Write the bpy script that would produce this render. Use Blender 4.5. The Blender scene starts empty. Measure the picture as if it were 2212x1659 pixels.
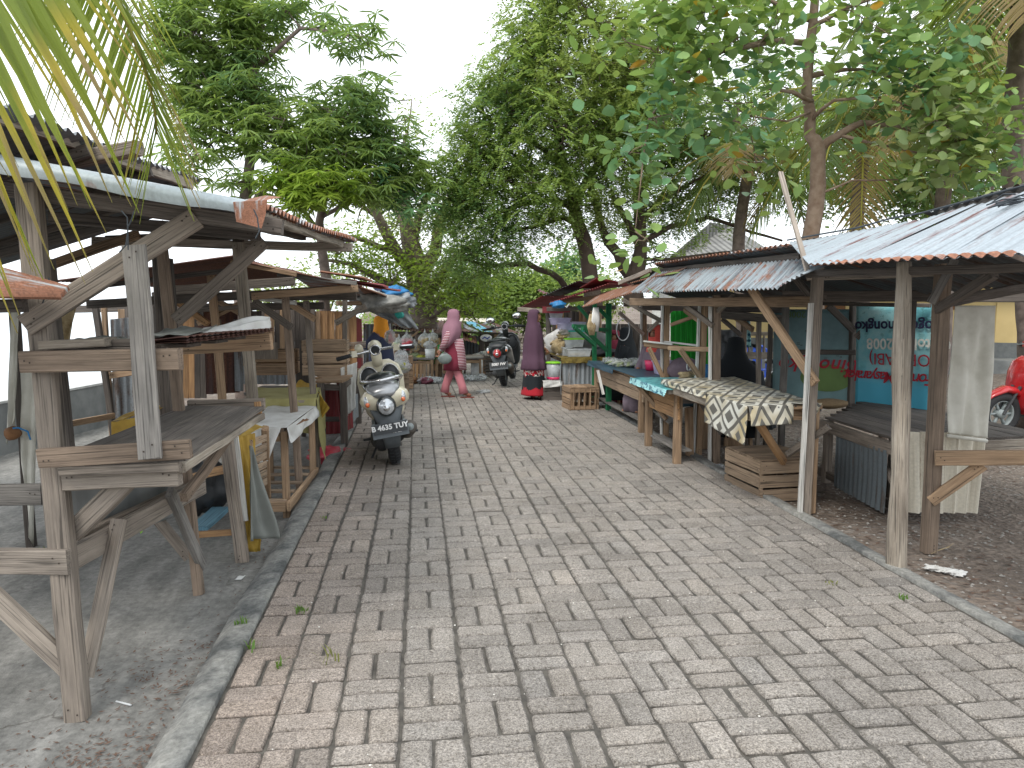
import bpy, bmesh, math, random
import numpy as np
from mathutils import Vector, Matrix, Euler
from mathutils import noise as mnoise
random.seed(7); rng = np.random.default_rng(7)
scn = bpy.context.scene
COL = scn.collection
R = math.radians
# ---------------------------------------------------------------- camera
F = 1650.0; CX, CY = 1106.0, 829.5; H = 1.62; YAW = R(7.05); PITCH = R(6.14)
cam_d = bpy.data.cameras.new('camera'); cam = bpy.data.objects.new('camera', cam_d); COL.objects.link(cam)
cam_d.sensor_fit = 'HORIZONTAL'; cam_d.sensor_width = 36; cam_d.lens = 36*F/2212
cam_d.clip_start = .05; cam_d.clip_end = 2000
cam.location = (0, 0, H); cam.rotation_euler = (R(90)-PITCH, 0, -YAW)
scn.camera = cam
_Fh = Vector((math.sin(YAW), math.cos(YAW), 0)); _Rt = Vector((math.cos(YAW), -math.sin(YAW), 0))
_fw = _Fh*math.cos(PITCH)-Vector((0, 0, math.sin(PITCH))); _up = _Fh*math.sin(PITCH)+Vector((0, 0, math.cos(PITCH)))
def W(px, py, D=None, X=None, Y=None, Z=None):
    """point seen at a place of the photograph, at a measured depth D, or on the plane X, Y or Z"""
    d = _fw+_Rt*((px-CX)/F)-_up*((py-CY)/F); o = Vector((0, 0, H))
    if D is not None: t = D/d.dot(_Fh)
    elif X is not None: t = X/d.x
    elif Y is not None: t = Y/d.y
    else: t = (Z-H)/d.z
    return o+d*t
def GZ(y):                       # the lane falls gently away past the market
    return -max(0.0, y-14)*.03
# ---------------------------------------------------------------- node materials
MATS = {}
def newmat(name):
    m = bpy.data.materials.new(name); m.use_nodes = True; nt = m.node_tree; nt.nodes.clear()
    out = nt.nodes.new('ShaderNodeOutputMaterial'); b = nt.nodes.new('ShaderNodeBsdfPrincipled')
    nt.links.new(b.outputs[0], out.inputs[0]); MATS[name] = m
    return m, nt, b, out
def ND(nt, t, **k):
    n = nt.nodes.new(t)
    for a, v in k.items(): setattr(n, a, v)
    return n
def S(nt, n, **k):
    for a, v in k.items(): n.inputs[a].default_value = v
def ramp(nt, fac, stops):
    r = ND(nt, 'ShaderNodeValToRGB'); el = r.color_ramp.elements
    while len(el) < len(stops): el.new(.5)
    for e, (p, c) in zip(el, stops):
        e.position = p; e.color = (c[0], c[1], c[2], 1) if not isinstance(c, (int, float)) else (c, c, c, 1)
    nt.links.new(fac, r.inputs[0]); return r.outputs[0]
def mix(nt, fac, a, b, mode='MIX'):
    m = ND(nt, 'ShaderNodeMix', data_type='RGBA', blend_type=mode)
    for s, v in ((0, fac), (6, a), (7, b)):
        if hasattr(v, 'links'): nt.links.new(v, m.inputs[s])
        elif s == 0: m.inputs[0].default_value = v
        else: m.inputs[s].default_value = (v[0], v[1], v[2], 1)
    return m.outputs[2]
def noise(nt, vec, scale, detail=4, rough=.6):
    n = ND(nt, 'ShaderNodeTexNoise'); n.inputs['Scale'].default_value = scale
    n.inputs['Detail'].default_value = detail; n.inputs['Roughness'].default_value = rough
    if vec is not None: nt.links.new(vec, n.inputs['Vector'])
    return n.outputs['Fac']
def mapping(nt, vec, scale, loc=None):
    m = ND(nt, 'ShaderNodeMapping'); m.inputs['Scale'].default_value = scale
    nt.links.new(vec, m.inputs['Vector'])
    if loc is not None: nt.links.new(loc, m.inputs['Location'])
    return m.outputs[0]
def bump(nt, b, h, strength=.3, dist=.01):
    n = ND(nt, 'ShaderNodeBump'); n.inputs['Strength'].default_value = strength; n.inputs['Distance'].default_value = dist
    nt.links.new(h, n.inputs['Height']); nt.links.new(n.outputs[0], b.inputs['Normal'])
def rand_loc(nt):
    oi = ND(nt, 'ShaderNodeObjectInfo'); mm = ND(nt, 'ShaderNodeMath', operation='MULTIPLY'); mm.inputs[1].default_value = 57.0
    nt.links.new(oi.outputs['Random'], mm.inputs[0])
    c = ND(nt, 'ShaderNodeCombineXYZ'); [nt.links.new(mm.outputs[0], c.inputs[i]) for i in range(3)]
    return oi.outputs['Random'], c.outputs[0]
def wood(name, c1, c2, dark=(.05, .043, .036), var=.35, stain=.6):
    m, nt, b, out = newmat(name); tc = ND(nt, 'ShaderNodeTexCoord').outputs['Object']; rnd, loc = rand_loc(nt)
    v = mapping(nt, tc, (3, 60, 60), loc); g = noise(nt, v, 1, 6, .7)
    v2 = mapping(nt, tc, (2.2, 7, 7), loc); g2 = noise(nt, v2, 1, 5, .6)
    v3 = mapping(nt, tc, (2.2, 150, 150), loc); g3 = noise(nt, v3, 1, 2, .5)
    col = ramp(nt, g, [(.3, c1), (.7, c2)])
    st = ramp(nt, g2, [(.38, 0.0), (.72, 1.0)])
    sm = ND(nt, 'ShaderNodeMath', operation='MULTIPLY'); sm.inputs[1].default_value = stain; nt.links.new(st, sm.inputs[0])
    col = mix(nt, sm.outputs[0], col, dark)
    crk = ramp(nt, g3, [(.30, 0.25), (.46, 1.0)])
    col = mix(nt, .85, col, crk, 'MULTIPLY')
    v5 = mapping(nt, tc, (1.3, 34, 34), loc); g5 = noise(nt, v5, 1, 5, .55); col = mix(nt, 1, col, ramp(nt, g5, [(.30, .35), (.37, 1.0), (.62, 1.0), (.70, 1.25)]), 'MULTIPLY')
    hsv = ND(nt, 'ShaderNodeHueSaturation'); mr = ND(nt, 'ShaderNodeMapRange')
    mr.inputs['To Min'].default_value = 1-var; mr.inputs['To Max'].default_value = 1+var
    nt.links.new(rnd, mr.inputs['Value']); nt.links.new(mr.outputs[0], hsv.inputs['Value']); nt.links.new(col, hsv.inputs['Color'])
    nt.links.new(hsv.outputs[0], b.inputs['Base Color']); S(nt, b, Roughness=.85)
    bump(nt, b, g3, .8, .006); return m
wood('wood_grey', (.315, .265, .215), (.185, .155, .13), (.06, .05, .042), .38, .6)
wood('wood_grey_cool', (.27, .25, .225), (.15, .14, .13), (.05, .047, .043), .3, .65)
wood('wood_grey_brown', (.30, .225, .165), (.17, .125, .092), (.055, .04, .03), .3, .6)
wood('wood_grey_light', (.40, .345, .285), (.25, .21, .175), (.08, .065, .055), .2, .5)
wood('wood_top', (.27, .235, .20), (.15, .13, .115), (.05, .043, .038))
wood('wood_warm', (.44, .30, .185), (.27, .175, .105), (.10, .07, .045), .3, .5)
wood('wood_dark', (.16, .135, .115), (.085, .07, .06), (.03, .027, .025), .3)
wood('wood_pale', (.46, .41, .34), (.27, .225, .175), (.09, .068, .052), .15, .75)
wood('wood_orange', (.5, .30, .14), (.33, .18, .085), (.12, .07, .04), .2, .5)
wood('wood_crate', (.46, .34, .23), (.30, .21, .14), (.10, .075, .055), .25, .45)
wood('wood_white', (.75, .74, .70), (.55, .54, .5), (.25, .23, .2), .1, .3)
wood('wood_blue', (.16, .33, .42), (.10, .22, .3), (.06, .1, .12), .1, .3)
wood('paint_green', (.008, .17, .06), (.006, .12, .045), (.02, .05, .03), .1, .25)
wood('paint_bright_green', (.02, .42, .035), (.015, .33, .03), (.01, .12, .02), .08, .35)
wood('paint_red', (.22, .022, .03), (.14, .018, .022), (.05, .02, .02), .2, .5)
def sheetmat(name, base, rust=.5, rustc=(.26, .085, .035), metal=.45, rough=.5, streak=(14, .8), dirt=.4, dirtc=(.09, .08, .075)):
    m, nt, b, out = newmat(name); uv = ND(nt, 'ShaderNodeUVMap').outputs[0]; rnd, loc = rand_loc(nt)
    v = mapping(nt, uv, (streak[0], streak[1], 1), loc); a = noise(nt, v, 1, 6, .65)
    v2 = mapping(nt, uv, (4.5, 1.1, 1), loc); c = noise(nt, v2, 1.3, 5, .7)
    v3 = mapping(nt, uv, (60, 60, 1), loc); fn = noise(nt, v3, 1, 3, .6)
    ad = ND(nt, 'ShaderNodeMath', operation='ADD'); nt.links.new(a, ad.inputs[0]); nt.links.new(c, ad.inputs[1])
    t = 1.32-rust*.62
    h = ND(nt, 'ShaderNodeMath', operation='MULTIPLY'); h.inputs[1].default_value = .5; nt.links.new(ad.outputs[0], h.inputs[0])
    rf = ramp(nt, h.outputs[0], [(t*.5-.03, 0.0), (t*.5+.05, 1.0)])
    rc = ramp(nt, fn, [(.3, tuple(x*.5 for x in rustc)), (.7, rustc)])
    bc = ramp(nt, fn, [(.3, tuple(x*.82 for x in base)), (.7, base)])
    v4 = mapping(nt, uv, (30, .5, 1), loc); sf = noise(nt, v4, 1, 4, .6)
    ds = ramp(nt, sf, [(.47, 0.0), (.64, 1.0)]); dm = ND(nt, 'ShaderNodeMath', operation='MULTIPLY'); dm.inputs[1].default_value = dirt
    nt.links.new(ds, dm.inputs[0]); bc = mix(nt, dm.outputs[0], bc, dirtc)
    nt.links.new(mix(nt, rf, bc, rc), b.inputs['Base Color'])
    inv = ND(nt, 'ShaderNodeMapRange'); inv.inputs['To Min'].default_value = metal; inv.inputs['To Max'].default_value = 0
    nt.links.new(rf, inv.inputs['Value']); nt.links.new(inv.outputs[0], b.inputs['Metallic'])
    r2 = ND(nt, 'ShaderNodeMapRange'); r2.inputs['To Min'].default_value = rough; r2.inputs['To Max'].default_value = .9
    nt.links.new(rf, r2.inputs['Value']); nt.links.new(r2.outputs[0], b.inputs['Roughness'])
    bump(nt, b, fn, .15, .002); return m
sheetmat('zinc_clean', (.385, .435, .47), .30, (.17, .075, .065), .3, .5, streak=(9, .7), dirt=.45, dirtc=(.2, .22, .24))
sheetmat('zinc_rusty', (.40, .45, .49), .38, (.27, .12, .07), .3, .5, streak=(16, .5), dirt=.85, dirtc=(.12, .135, .15))
sheetmat('zinc_old', (.20, .22, .24), .55, (.20, .075, .035), .3, .6, dirt=.6)
sheetmat('rust', (.30, .27, .25), .80, (.27, .125, .075), .1, .8)
sheetmat('rust_maroon', (.10, .05, .045), .7, (.17, .075, .05), .1, .75)
sheetmat('rust_edge', (.45, .48, .5), .72, (.34, .155, .095), .2, .7)
sheetmat('red_sheet', (.26, .035, .04), .35, (.14, .05, .04), .1, .55)
sheetmat('cream_sheet', (.66, .61, .50), .3, (.34, .26, .17), .0, .75, dirt=.5, dirtc=(.3, .25, .18))
sheetmat('grey_sheet', (.30, .33, .35), .45, (.16, .12, .10), .2, .6)
sheetmat('cyan_sheet', (.03, .42, .62), .15, (.3, .3, .3), .0, .5)
sheetmat('dark_sheet', (.10, .115, .125), .4, (.10, .06, .045), .2, .6)
def plain(name, c, rough=.6, metal=0, c2=None, sc=12, bmp=.1, alpha=1, coat=0, tr=0):
    m, nt, b, out = newmat(name); tc = ND(nt, 'ShaderNodeTexCoord').outputs['Object']
    f = noise(nt, tc, sc, 5, .6); c2 = c2 or tuple(x*(.9 if name.endswith('_cloth') else .72) for x in c)
    nt.links.new(ramp(nt, f, [(.33, c2), (.62, c)]), b.inputs['Base Color']); S(nt, b, Roughness=rough, Metallic=metal, Alpha=alpha)
    b.inputs['Coat Weight'].default_value = coat
    if tr: b.inputs['Transmission Weight'].default_value = tr
    if bmp: bump(nt, b, f, bmp, .01)
    return m
for nm, c, kw in (
    ('nail', (.045, .03, .022), dict(rough=.7)), ('rubber', (.025, .026, .028), dict(rough=.85, sc=60)), ('black_plastic', (.03, .034, .038), dict(rough=.5, sc=30)),
    ('dark_grey_plastic', (.10, .115, .125), dict(rough=.5)), ('chrome', (.62, .63, .64), dict(rough=.22, metal=.9, bmp=0)),
    ('silver_paint', (.34, .35, .36), dict(rough=.33, metal=.55, coat=.4, bmp=.02)),
    ('cream_paint', (.70, .65, .50), dict(rough=.28, coat=.5, bmp=.02, c2=(.62, .57, .43))),
    ('exhaust', (.13, .115, .10), dict(rough=.6, metal=.5)), ('engine', (.045, .047, .05), dict(rough=.7)),
    ('orange_lens', (.75, .16, .04), dict(rough=.15, coat=1)), ('red_lens', (.42, .012, .015), dict(rough=.18, coat=1)),
    ('clear_lens', (.62, .65, .68), dict(rough=.12, coat=1, metal=.4)), ('mirror', (.9, .92, .93), dict(rough=.04, metal=1, bmp=0)),
    ('plate_black', (.03, .034, .038), dict(rough=.5)), ('plate_white', (.8, .8, .78), dict(rough=.6)),
    ('red_paint', (.52, .02, .025), dict(rough=.25, coat=.8, bmp=.02)), ('dark_paint', (.018, .024, .025), dict(rough=.3, coat=.5)),
    ('yellow_decal', (.75, .66, .03), dict(rough=.4)), ('skin', (.30, .135, .075), dict(rough=.55, sc=20, bmp=.03)),
    ('mauve_cloth', (.27, .135, .175), dict(rough=.9, sc=7)), ('plum_cloth', (.078, .036, .06), dict(rough=.9, sc=7)),
    ('maroon_cloth', (.20, .022, .045), dict(rough=.9)), ('pink_cloth', (.56, .205, .235), dict(rough=.9, sc=6)),
    ('orange_cloth', (.68, .27, .02), dict(rough=.9, sc=20)), ('navy_cloth', (.026, .034, .072), dict(rough=.9)),
    ('black_cloth', (.006, .009, .012), dict(rough=.95)), ('coral_cloth', (.62, .085, .065), dict(rough=.9)),
    ('grey_green_vinyl', (.18, .215, .205), dict(rough=.4)), ('sandal_red', (.22, .045, .03), dict(rough=.6)), ('sandal_black', (.03, .02, .018), dict(rough=.6)),
    ('white_cloth', (.66, .66, .64), dict(rough=.9, sc=5, c2=(.50, .49, .46))), ('canvas', (.60, .585, .52), dict(rough=.9, sc=5, c2=(.46, .445, .38))),
    ('yellow_tarp', (.46, .30, .045), dict(rough=.7, sc=5, c2=(.33, .20, .03))), ('olive_cloth', (.40, .37, .16), dict(rough=.9, sc=5, c2=(.30, .27, .10))),
    ('grey_tarp', (.20, .21, .19), dict(rough=.7, sc=3)), ('blue_tarp', (.02, .18, .42), dict(rough=.5)), ('grey_bag', (.26, .28, .29), dict(rough=.4, sc=6, c2=(.13, .14, .15))),
    ('blue_cloth', (.022, .062, .095), dict(rough=.45, sc=4)), ('red_bag', (.50, .06, .085), dict(rough=.4, sc=14)),
    ('pink_plastic', (.72, .035, .14), dict(rough=.4)), ('lilac_plastic', (.50, .47, .66), dict(rough=.35, bmp=0, alpha=.8)),
    ('clear_plastic', (.62, .66, .68), dict(rough=.3, bmp=0, alpha=.72)), ('lime_plastic', (.28, .72, .03), dict(rough=.4)),
    ('teal_plastic', (.03, .42, .36), dict(rough=.4)), ('white_plastic', (.66, .68, .68), dict(rough=.4)), ('blue_plastic', (.03, .09, .48), dict(rough=.35)),
    ('green_plastic', (.02, .33, .05), dict(rough=.4)), ('film', (.66, .69, .70), dict(rough=.2, alpha=.42, sc=18, c2=(.4, .43, .45))),
    ('leaf_litter', (.14, .085, .06), dict(rough=.9, sc=30)), ('sea_bright', (.55, .60, .62), dict(rough=.3, sc=.3)),
    ('yellow_wall', (.62, .48, .23), dict(rough=.9, sc=1.5, c2=(.54, .41, .19))), ('grey_trim', (.16, .17, .17), dict(rough=.9)),
    ('wall_concrete', (.27, .28, .275), dict(rough=.95, sc=3, c2=(.17, .18, .18))), ('paint_white', (.62, .62, .60), dict(rough=.9)),
    ('melon_red', (.62, .03, .03), dict(rough=.4)), ('melon_green', (.03, .10, .02), dict(rough=.4)), ('banana', (.42, .42, .05), dict(rough=.6, sc=20, c2=(.30, .30, .04))),
    ('veg_green', (.05, .16, .03), dict(rough=.7, sc=25, c2=(.02, .07, .02))), ('veg_pale', (.30, .36, .20), dict(rough=.7, sc=25)), ('rope', (.22, .15, .08), dict(rough=.9, sc=40)),
    ('coconut', (.20, .095, .04), dict(rough=.9, sc=25)), ('wire', (.04, .05, .06), dict(rough=.6)), ('onion', (.16, .035, .06), dict(rough=.6, sc=30)),
    ('husk', (.42, .33, .19), dict(rough=.9, sc=16, c2=(.22, .16, .08))), ('shell_white', (.7, .68, .62), dict(rough=.8)), ('stone', (.34, .32, .29), dict(rough=.95, sc=20)),
    ('thatch', (.19, .185, .17), dict(rough=.95, sc=2)), ('steel_grey', (.3, .34, .34), dict(rough=.6)),
    ('bark_grey', (.21, .165, .14), dict(rough=.95, sc=9, c2=(.11, .085, .072), bmp=.5)), ('bark_brown', (.25, .19, .14), dict(rough=.95, sc=10, c2=(.16, .105, .07), bmp=.5)),
    ('bark_pale', (.46, .42, .36), dict(rough=.95, sc=6, c2=(.30, .26, .21), bmp=.4)), ('bark_dark', (.11, .08, .062), dict(rough=.95, sc=9, bmp=.5)),
    ('twig', (.27, .20, .14), dict(rough=.95, sc=20)), ('navy_ink', (.012, .016, .06), dict(rough=.7)), ('red_ink', (.42, .012, .03), dict(rough=.7)), ('white_ink', (.72, .72, .66), dict(rough=.7))):
    plain(nm, c, **kw)
def leafmat(name, trans=.55, rough=.5):
    m, nt, b, out = newmat(name); at = ND(nt, 'ShaderNodeAttribute', attribute_name='tint')
    nt.links.new(at.outputs['Color'], b.inputs['Base Color']); S(nt, b, Roughness=rough)
    t = ND(nt, 'ShaderNodeBsdfTranslucent'); ms = ND(nt, 'ShaderNodeMixShader'); ms.inputs[0].default_value = trans
    g = mix(nt, .45, at.outputs['Color'], (.42, .52, .07)); nt.links.new(g, t.inputs[0])
    nt.links.new(b.outputs[0], ms.inputs[1]); nt.links.new(t.outputs[0], ms.inputs[2]); nt.links.new(ms.outputs[0], out.inputs[0]); return m
leafmat('foliage'); leafmat('glossy_foliage', .4, .35)
# ---------------------------------------------------------------- objects
def tag(o, label=None, cat=None, group=None, kind=None):
    if label: o['label'] = label
    if cat: o['category'] = cat
    if group: o['group'] = group
    if kind: o['kind'] = kind
    return o
class Thing:
    def __init__(s, name, label, cat, loc=(0, 0, 0), rot=(0, 0, 0), group=None, local=False):
        s.root = bpy.data.objects.new(name, None); COL.objects.link(s.root); s.root.empty_display_size = .2
        s.root.location = loc; s.root.rotation_euler = rot; tag(s.root, label, cat, group)
        s.o = Vector((0, 0, 0)) if local else Vector(loc)
def meshobj(name, verts, faces, mat, T=None, parent=None, loc=None, M=None, uvs=None, smooth=False, tint=None, label=None, off=None, recalc=False):
    me = bpy.data.meshes.new(name); me.from_pydata([tuple(v) for v in verts], [], faces)
    mats = mat if isinstance(mat, (list, tuple)) else [mat]
    for m in mats: me.materials.append(MATS[m])
    if uvs is not None:
        uvl = me.uv_layers.new(name='UVMap'); li = np.zeros(len(me.loops), int); me.loops.foreach_get('vertex_index', li)
        uvl.data.foreach_set('uv', np.asarray(uvs, float)[li].ravel())
    if smooth: me.polygons.foreach_set('use_smooth', [True]*len(me.polygons))
    if recalc:
        bm = bmesh.new(); bm.from_mesh(me); bmesh.ops.recalc_face_normals(bm, faces=bm.faces); bm.to_mesh(me); bm.free()
    me.update(); o = bpy.data.objects.new(name, me); COL.objects.link(o)
    if T is not None: o.parent = parent or T.root
    if M is not None: o.matrix_local = M
    if loc is not None: o.location = loc
    if label: o['label'] = label
    return o
def log(T, name, p, q, r0, r1, mat, label=None):
    p = Vector(p)-T.o; q = Vector(q)-T.o; x = (q-p).normalized(); y = Vector((0, 1, 0)).cross(x).normalized(); z = x.cross(y); L = (q-p).length; n = int(L/.03); K = 20; V = []; Fc = []
    for i in range(n+1):
        t = i/n; r = r0+(r1-r0)*t; o1 = .018*mnoise.noise(Vector((t*L*1.6, 3, 1))); o2 = .018*mnoise.noise(Vector((t*L*1.6, 9, 4)))
        for k in range(K):
            a = 2*math.pi*k/K; g = mnoise.noise(Vector((math.cos(a)*2.2, math.sin(a)*2.2, t*L*1.3))); f_ = mnoise.noise(Vector((math.cos(a)*6, math.sin(a)*6, t*L*4)))
            rr = r*(1+.28*g+.13*f_-(.25 if mnoise.noise(Vector((math.cos(a)*3+7, math.sin(a)*3, t*L*.9))) > .32 else 0))
            V.append((t*L, o1+rr*math.cos(a), o2+rr*math.sin(a)))
    for i in range(n):
        for k in range(K): a = i*K+k; b = i*K+(k+1) % K; Fc.append((a, b, b+K, a+K))
    Fc.append(tuple(range(K))[::-1]); Fc.append(tuple(range(n*K, n*K+K)))
    return meshobj(name, V, Fc, mat, T, M=Matrix.Translation(p) @ Matrix((x, y, z)).transposed().to_4x4(), smooth=True, label=label)
def vs(T, pts): return [Vector(p)-T.o for p in pts]
def beam(T, name, p, q, w=.08, h=.08, mat='wood_grey', up=(0, 0, 1), jit=.003, parent=None, label=None, round_=False, taper=1.0, poff=None):
    p = Vector(p)-T.o; q = Vector(q)-T.o
    if poff is not None: p -= poff; q -= poff
    d = q-p; L = d.length; x = d.normalized(); u = Vector(up)
    if abs(x.dot(u)) > .93: u = Vector((0, 1, 0)) if abs(x.y) < .9 else Vector((1, 0, 0))
    y = u.cross(x).normalized(); z = x.cross(y)
    n = max(1, int(L/.22)); vsx = []; fs = []; K = 8
    c = min(w, h)*.12
    if round_: prof = [(math.cos(a)*w/2*random.uniform(.82, 1.1), math.sin(a)*h/2*random.uniform(.82, 1.1)) for a in [2*math.pi*(i+.5)/8 for i in range(8)]]
    else:
        a, b = w/2, h/2; prof = [(a, -b+c), (a, b-c), (a-c, b), (-a+c, b), (-a, b-c), (-a, -b+c), (-a+c, -b), (a-c, -b)]
    for i in range(n+1):
        t = i/n; jy = random.uniform(-jit, jit); jz = random.uniform(-jit, jit); k = 1+(taper-1)*t
        for (a, b) in prof:
            e = .35*jit
            xe = random.uniform(-.0035, .0035) if i in (0, n) else 0
            vsx.append((t*L+xe, a*k+jy+random.uniform(-e, e), b*k+jz+random.uniform(-e, e)))
    for i in range(n):
        for k in range(K):
            a = i*K+k; b = i*K+(k+1) % K; fs.append((a, b, b+K, a+K))
    fs.append(tuple(range(K))[::-1]); fs.append(tuple(range(n*K, n*K+K)))
    M = Matrix.Translation(p) @ Matrix((x, y, z)).transposed().to_4x4()
    nw = len(fs)
    if not round_ and L > .35 and max(w, h) > .04 and name in ('brace', 'rail', 'post', 'upright_plank', 'beam', 'rafter', 'shelf_beam', 'counter_edge', 'eave_beam', 'front_board', 'slat'):
        big = h >= w; hf = (h if big else w)/2; th_ = (w if big else h)/2
        for xe in (.028, .05, L-.03, L-.055):
            o_ = random.uniform(-.5, .5)*hf; s_ = .0035
            for sg in (-1, 1):
                k0 = len(vsx)
                for (dx, do) in ((-s_, -s_), (s_, -s_), (s_, s_), (-s_, s_)):
                    q_ = sg*(th_+jit+.0015); vsx.append((xe+dx, q_, o_+do) if big else (xe+dx, o_+do, q_))
                fs.append((k0, k0+1, k0+2, k0+3))
    ob = meshobj(name, vsx, fs, [mat, 'nail'] if len(fs) > nw else mat, T, parent=parent, M=M, label=label, smooth=round_)
    for i in range(nw, len(fs)): ob.data.polygons[i].material_index = 1
    return ob
def box_v(c, s):
    x, y, z = c; a, b, d = s[0]/2, s[1]/2, s[2]/2
    v = [(x+i*a, y+j*b, z+k*d) for k in (-1, 1) for j in (-1, 1) for i in (-1, 1)]
    f = [(0, 2, 3, 1), (4, 5, 7, 6), (0, 1, 5, 4), (2, 6, 7, 3), (0, 4, 6, 2), (1, 3, 7, 5)]
    return v, f
class MB:
    def __init__(s): s.v = []; s.f = []
    def add(s, v, f):
        n = len(s.v); s.v += [Vector(p) for p in v]; s.f += [tuple(i+n for i in q) for q in f]; return s
    def box(s, c, sz, rot=None):
        v, f = box_v((0, 0, 0), sz); M = Euler(rot).to_matrix() if rot else Matrix.Identity(3)
        return s.add([M @ Vector(p)+Vector(c) for p in v], f)
    def tube(s, pts, rs, n=8, cap=True):
        v, f = tube_v(pts, rs, n, cap); return s.add(v, f)
    def loft(s, secs, n=20, cap=True):
        v, f = loft_v(secs, n, cap); return s.add(v, f)
def tube_v(pts, rs, n=8, cap=True):
    pts = [Vector(p) for p in pts]; 
    if isinstance(rs, (int, float)): rs = [rs]*len(pts)
    V = []; Fc = []; up = None
    for i, p in enumerate(pts):
        d = (pts[min(i+1, len(pts)-1)]-pts[max(i-1, 0)]).normalized()
        if up is None: up = Vector((0, 0, 1)) if abs(d.z) < .9 else Vector((1, 0, 0))
        a = d.cross(up).normalized(); up = a.cross(d).normalized(); b = up
        for k in range(n):
            t = 2*math.pi*k/n; V.append(p+(a*math.cos(t)+b*math.sin(t))*rs[i])
    for i in range(len(pts)-1):
        for k in range(n):
            A = i*n+k; B = i*n+(k+1) % n; Fc.append((A, B, B+n, A+n))
    if cap: Fc.append(tuple(range(n))[::-1]); Fc.append(tuple(range((len(pts)-1)*n, len(pts)*n)))
    return V, Fc
def loft_v(secs, n=20, cap=True):
    """secs: list of (cx,cy,cz, rx, ry[, foldamp, foldfreq, phase, tiltx])"""
    V = []; Fc = []
    for s in secs:
        cx, cy, cz, rx, ry = s[:5]; fa = s[5] if len(s) > 5 else 0; ff = s[6] if len(s) > 6 else 7; ph = s[7] if len(s) > 7 else 0; tl = s[8] if len(s) > 8 else 0
        for k in range(n):
            t = 2*math.pi*k/n; q = 1+fa*math.sin(ff*t+ph)+fa*.5*math.sin((ff*2+1)*t+ph*2)
            V.append(Vector((cx+rx*math.cos(t)*q, cy+ry*math.sin(t)*q, cz+tl*math.sin(t))))
    for i in range(len(secs)-1):
        for k in range(n):
            A = i*n+k; B = i*n+(k+1) % n; Fc.append((A, B, B+n, A+n))
    if cap: Fc.append(tuple(range(n))[::-1]); Fc.append(tuple(range((len(secs)-1)*n, len(secs)*n)))
    return V, Fc
def build(T, name, mb, mat, smooth=False, parent=None, label=None, off=None, M=None):
    o = off if off is not None else (T.o if T else Vector((0, 0, 0)))
    return meshobj(name, [Vector(p)-o for p in mb.v], mb.f, mat, T, parent=parent, smooth=smooth, label=label, M=M)
def sheet(T, name, p00, p10, p11, p01, mat, pitch=.076, amp=.009, parent=None, label=None, bow=0., ragged=.0, axis=0, nv=8):
    """corrugated sheet: u runs across the ridges from p00 to p10, v along them from p00 to p01"""
    P = [Vector(p)-T.o for p in (p00, p10, p11, p01)]
    Lu = max((P[1]-P[0]).length, (P[2]-P[3]).length); Lv = max((P[3]-P[0]).length, (P[2]-P[1]).length)
    nu = max(4, int(Lu/pitch*6)); N = (P[1]-P[0]).cross(P[3]-P[0]).normalized()
    V = []; U = []; Fc = []; ph = random.random()*6
    low = [random.uniform(-1, 1) for _ in range(12)]
    for j in range(nv+1):
        v = j/nv
        for i in range(nu+1):
            u = i/nu; vv = v
            if ragged and j in (0, nv):
                k = int(u*Lu/.62); rr = (math.sin(k*12.9+ph)*.5)*ragged; vv = v+(rr if j == 0 else -rr)
            q = P[0]*(1-u)*(1-vv)+P[1]*u*(1-vv)+P[2]*u*vv+P[3]*(1-u)*vv
            z = amp*math.sin(2*math.pi*u*Lu/pitch)+bow*math.sin(math.pi*v)+.008*math.sin(u*Lu*2.3+ph)*math.sin(v*3+ph)
            V.append(q+N*z); U.append((u*Lu, vv*Lv))
    for j in range(nv):
        for i in range(nu):
            a = j*(nu+1)+i; Fc.append((a, a+1, a+nu+2, a+nu+1))
    return meshobj(name, V, Fc, mat, T, parent=parent, uvs=U, smooth=True, label=label)
def cloth(T, name, p00, p10, p11, p01, mat, wr=.012, nu=26, nv=26, parent=None, label=None, sag=0, freq=9, hem=.0, seed=None, uvs=True, swap=False):
    P = [Vector(p)-T.o for p in (p00, p10, p11, p01)]; N = (P[1]-P[0]).cross(P[3]-P[0]).normalized()
    V = []; Fc = []; U = []; s = seed if seed is not None else random.random()*20
    Lu = (P[1]-P[0]).length; Lv = (P[3]-P[0]).length
    for j in range(nv+1):
        for i in range(nu+1):
            u = i/nu; v = j/nv
            q = P[0]*(1-u)*(1-v)+P[1]*u*(1-v)+P[2]*u*v+P[3]*(1-u)*v
            z = wr*(math.sin(freq*u+2.3*v+s)+.6*math.sin(freq*2.1*u-3.1*v+s*2)+.5*math.sin(freq*.8*v+freq*1.3*u+s*3))*(.35+.65*v)
            z += sag*math.sin(math.pi*u)*math.sin(math.pi*v)
            dz = -hem*abs(math.sin(u*5+s))*v
            V.append(q+N*z+Vector((0, 0, dz))); U.append((v*Lv, u*Lu) if swap else (u*Lu, v*Lv))
    for j in range(nv):
        for i in range(nu):
            a = j*(nu+1)+i; Fc.append((a, a+1, a+nu+2, a+nu+1))
    o = meshobj(name, V, Fc, mat, T, parent=parent, uvs=U, smooth=True, label=label)
    m = o.modifiers.new('thick', 'SOLIDIFY'); m.thickness = .003
    return o
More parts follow.
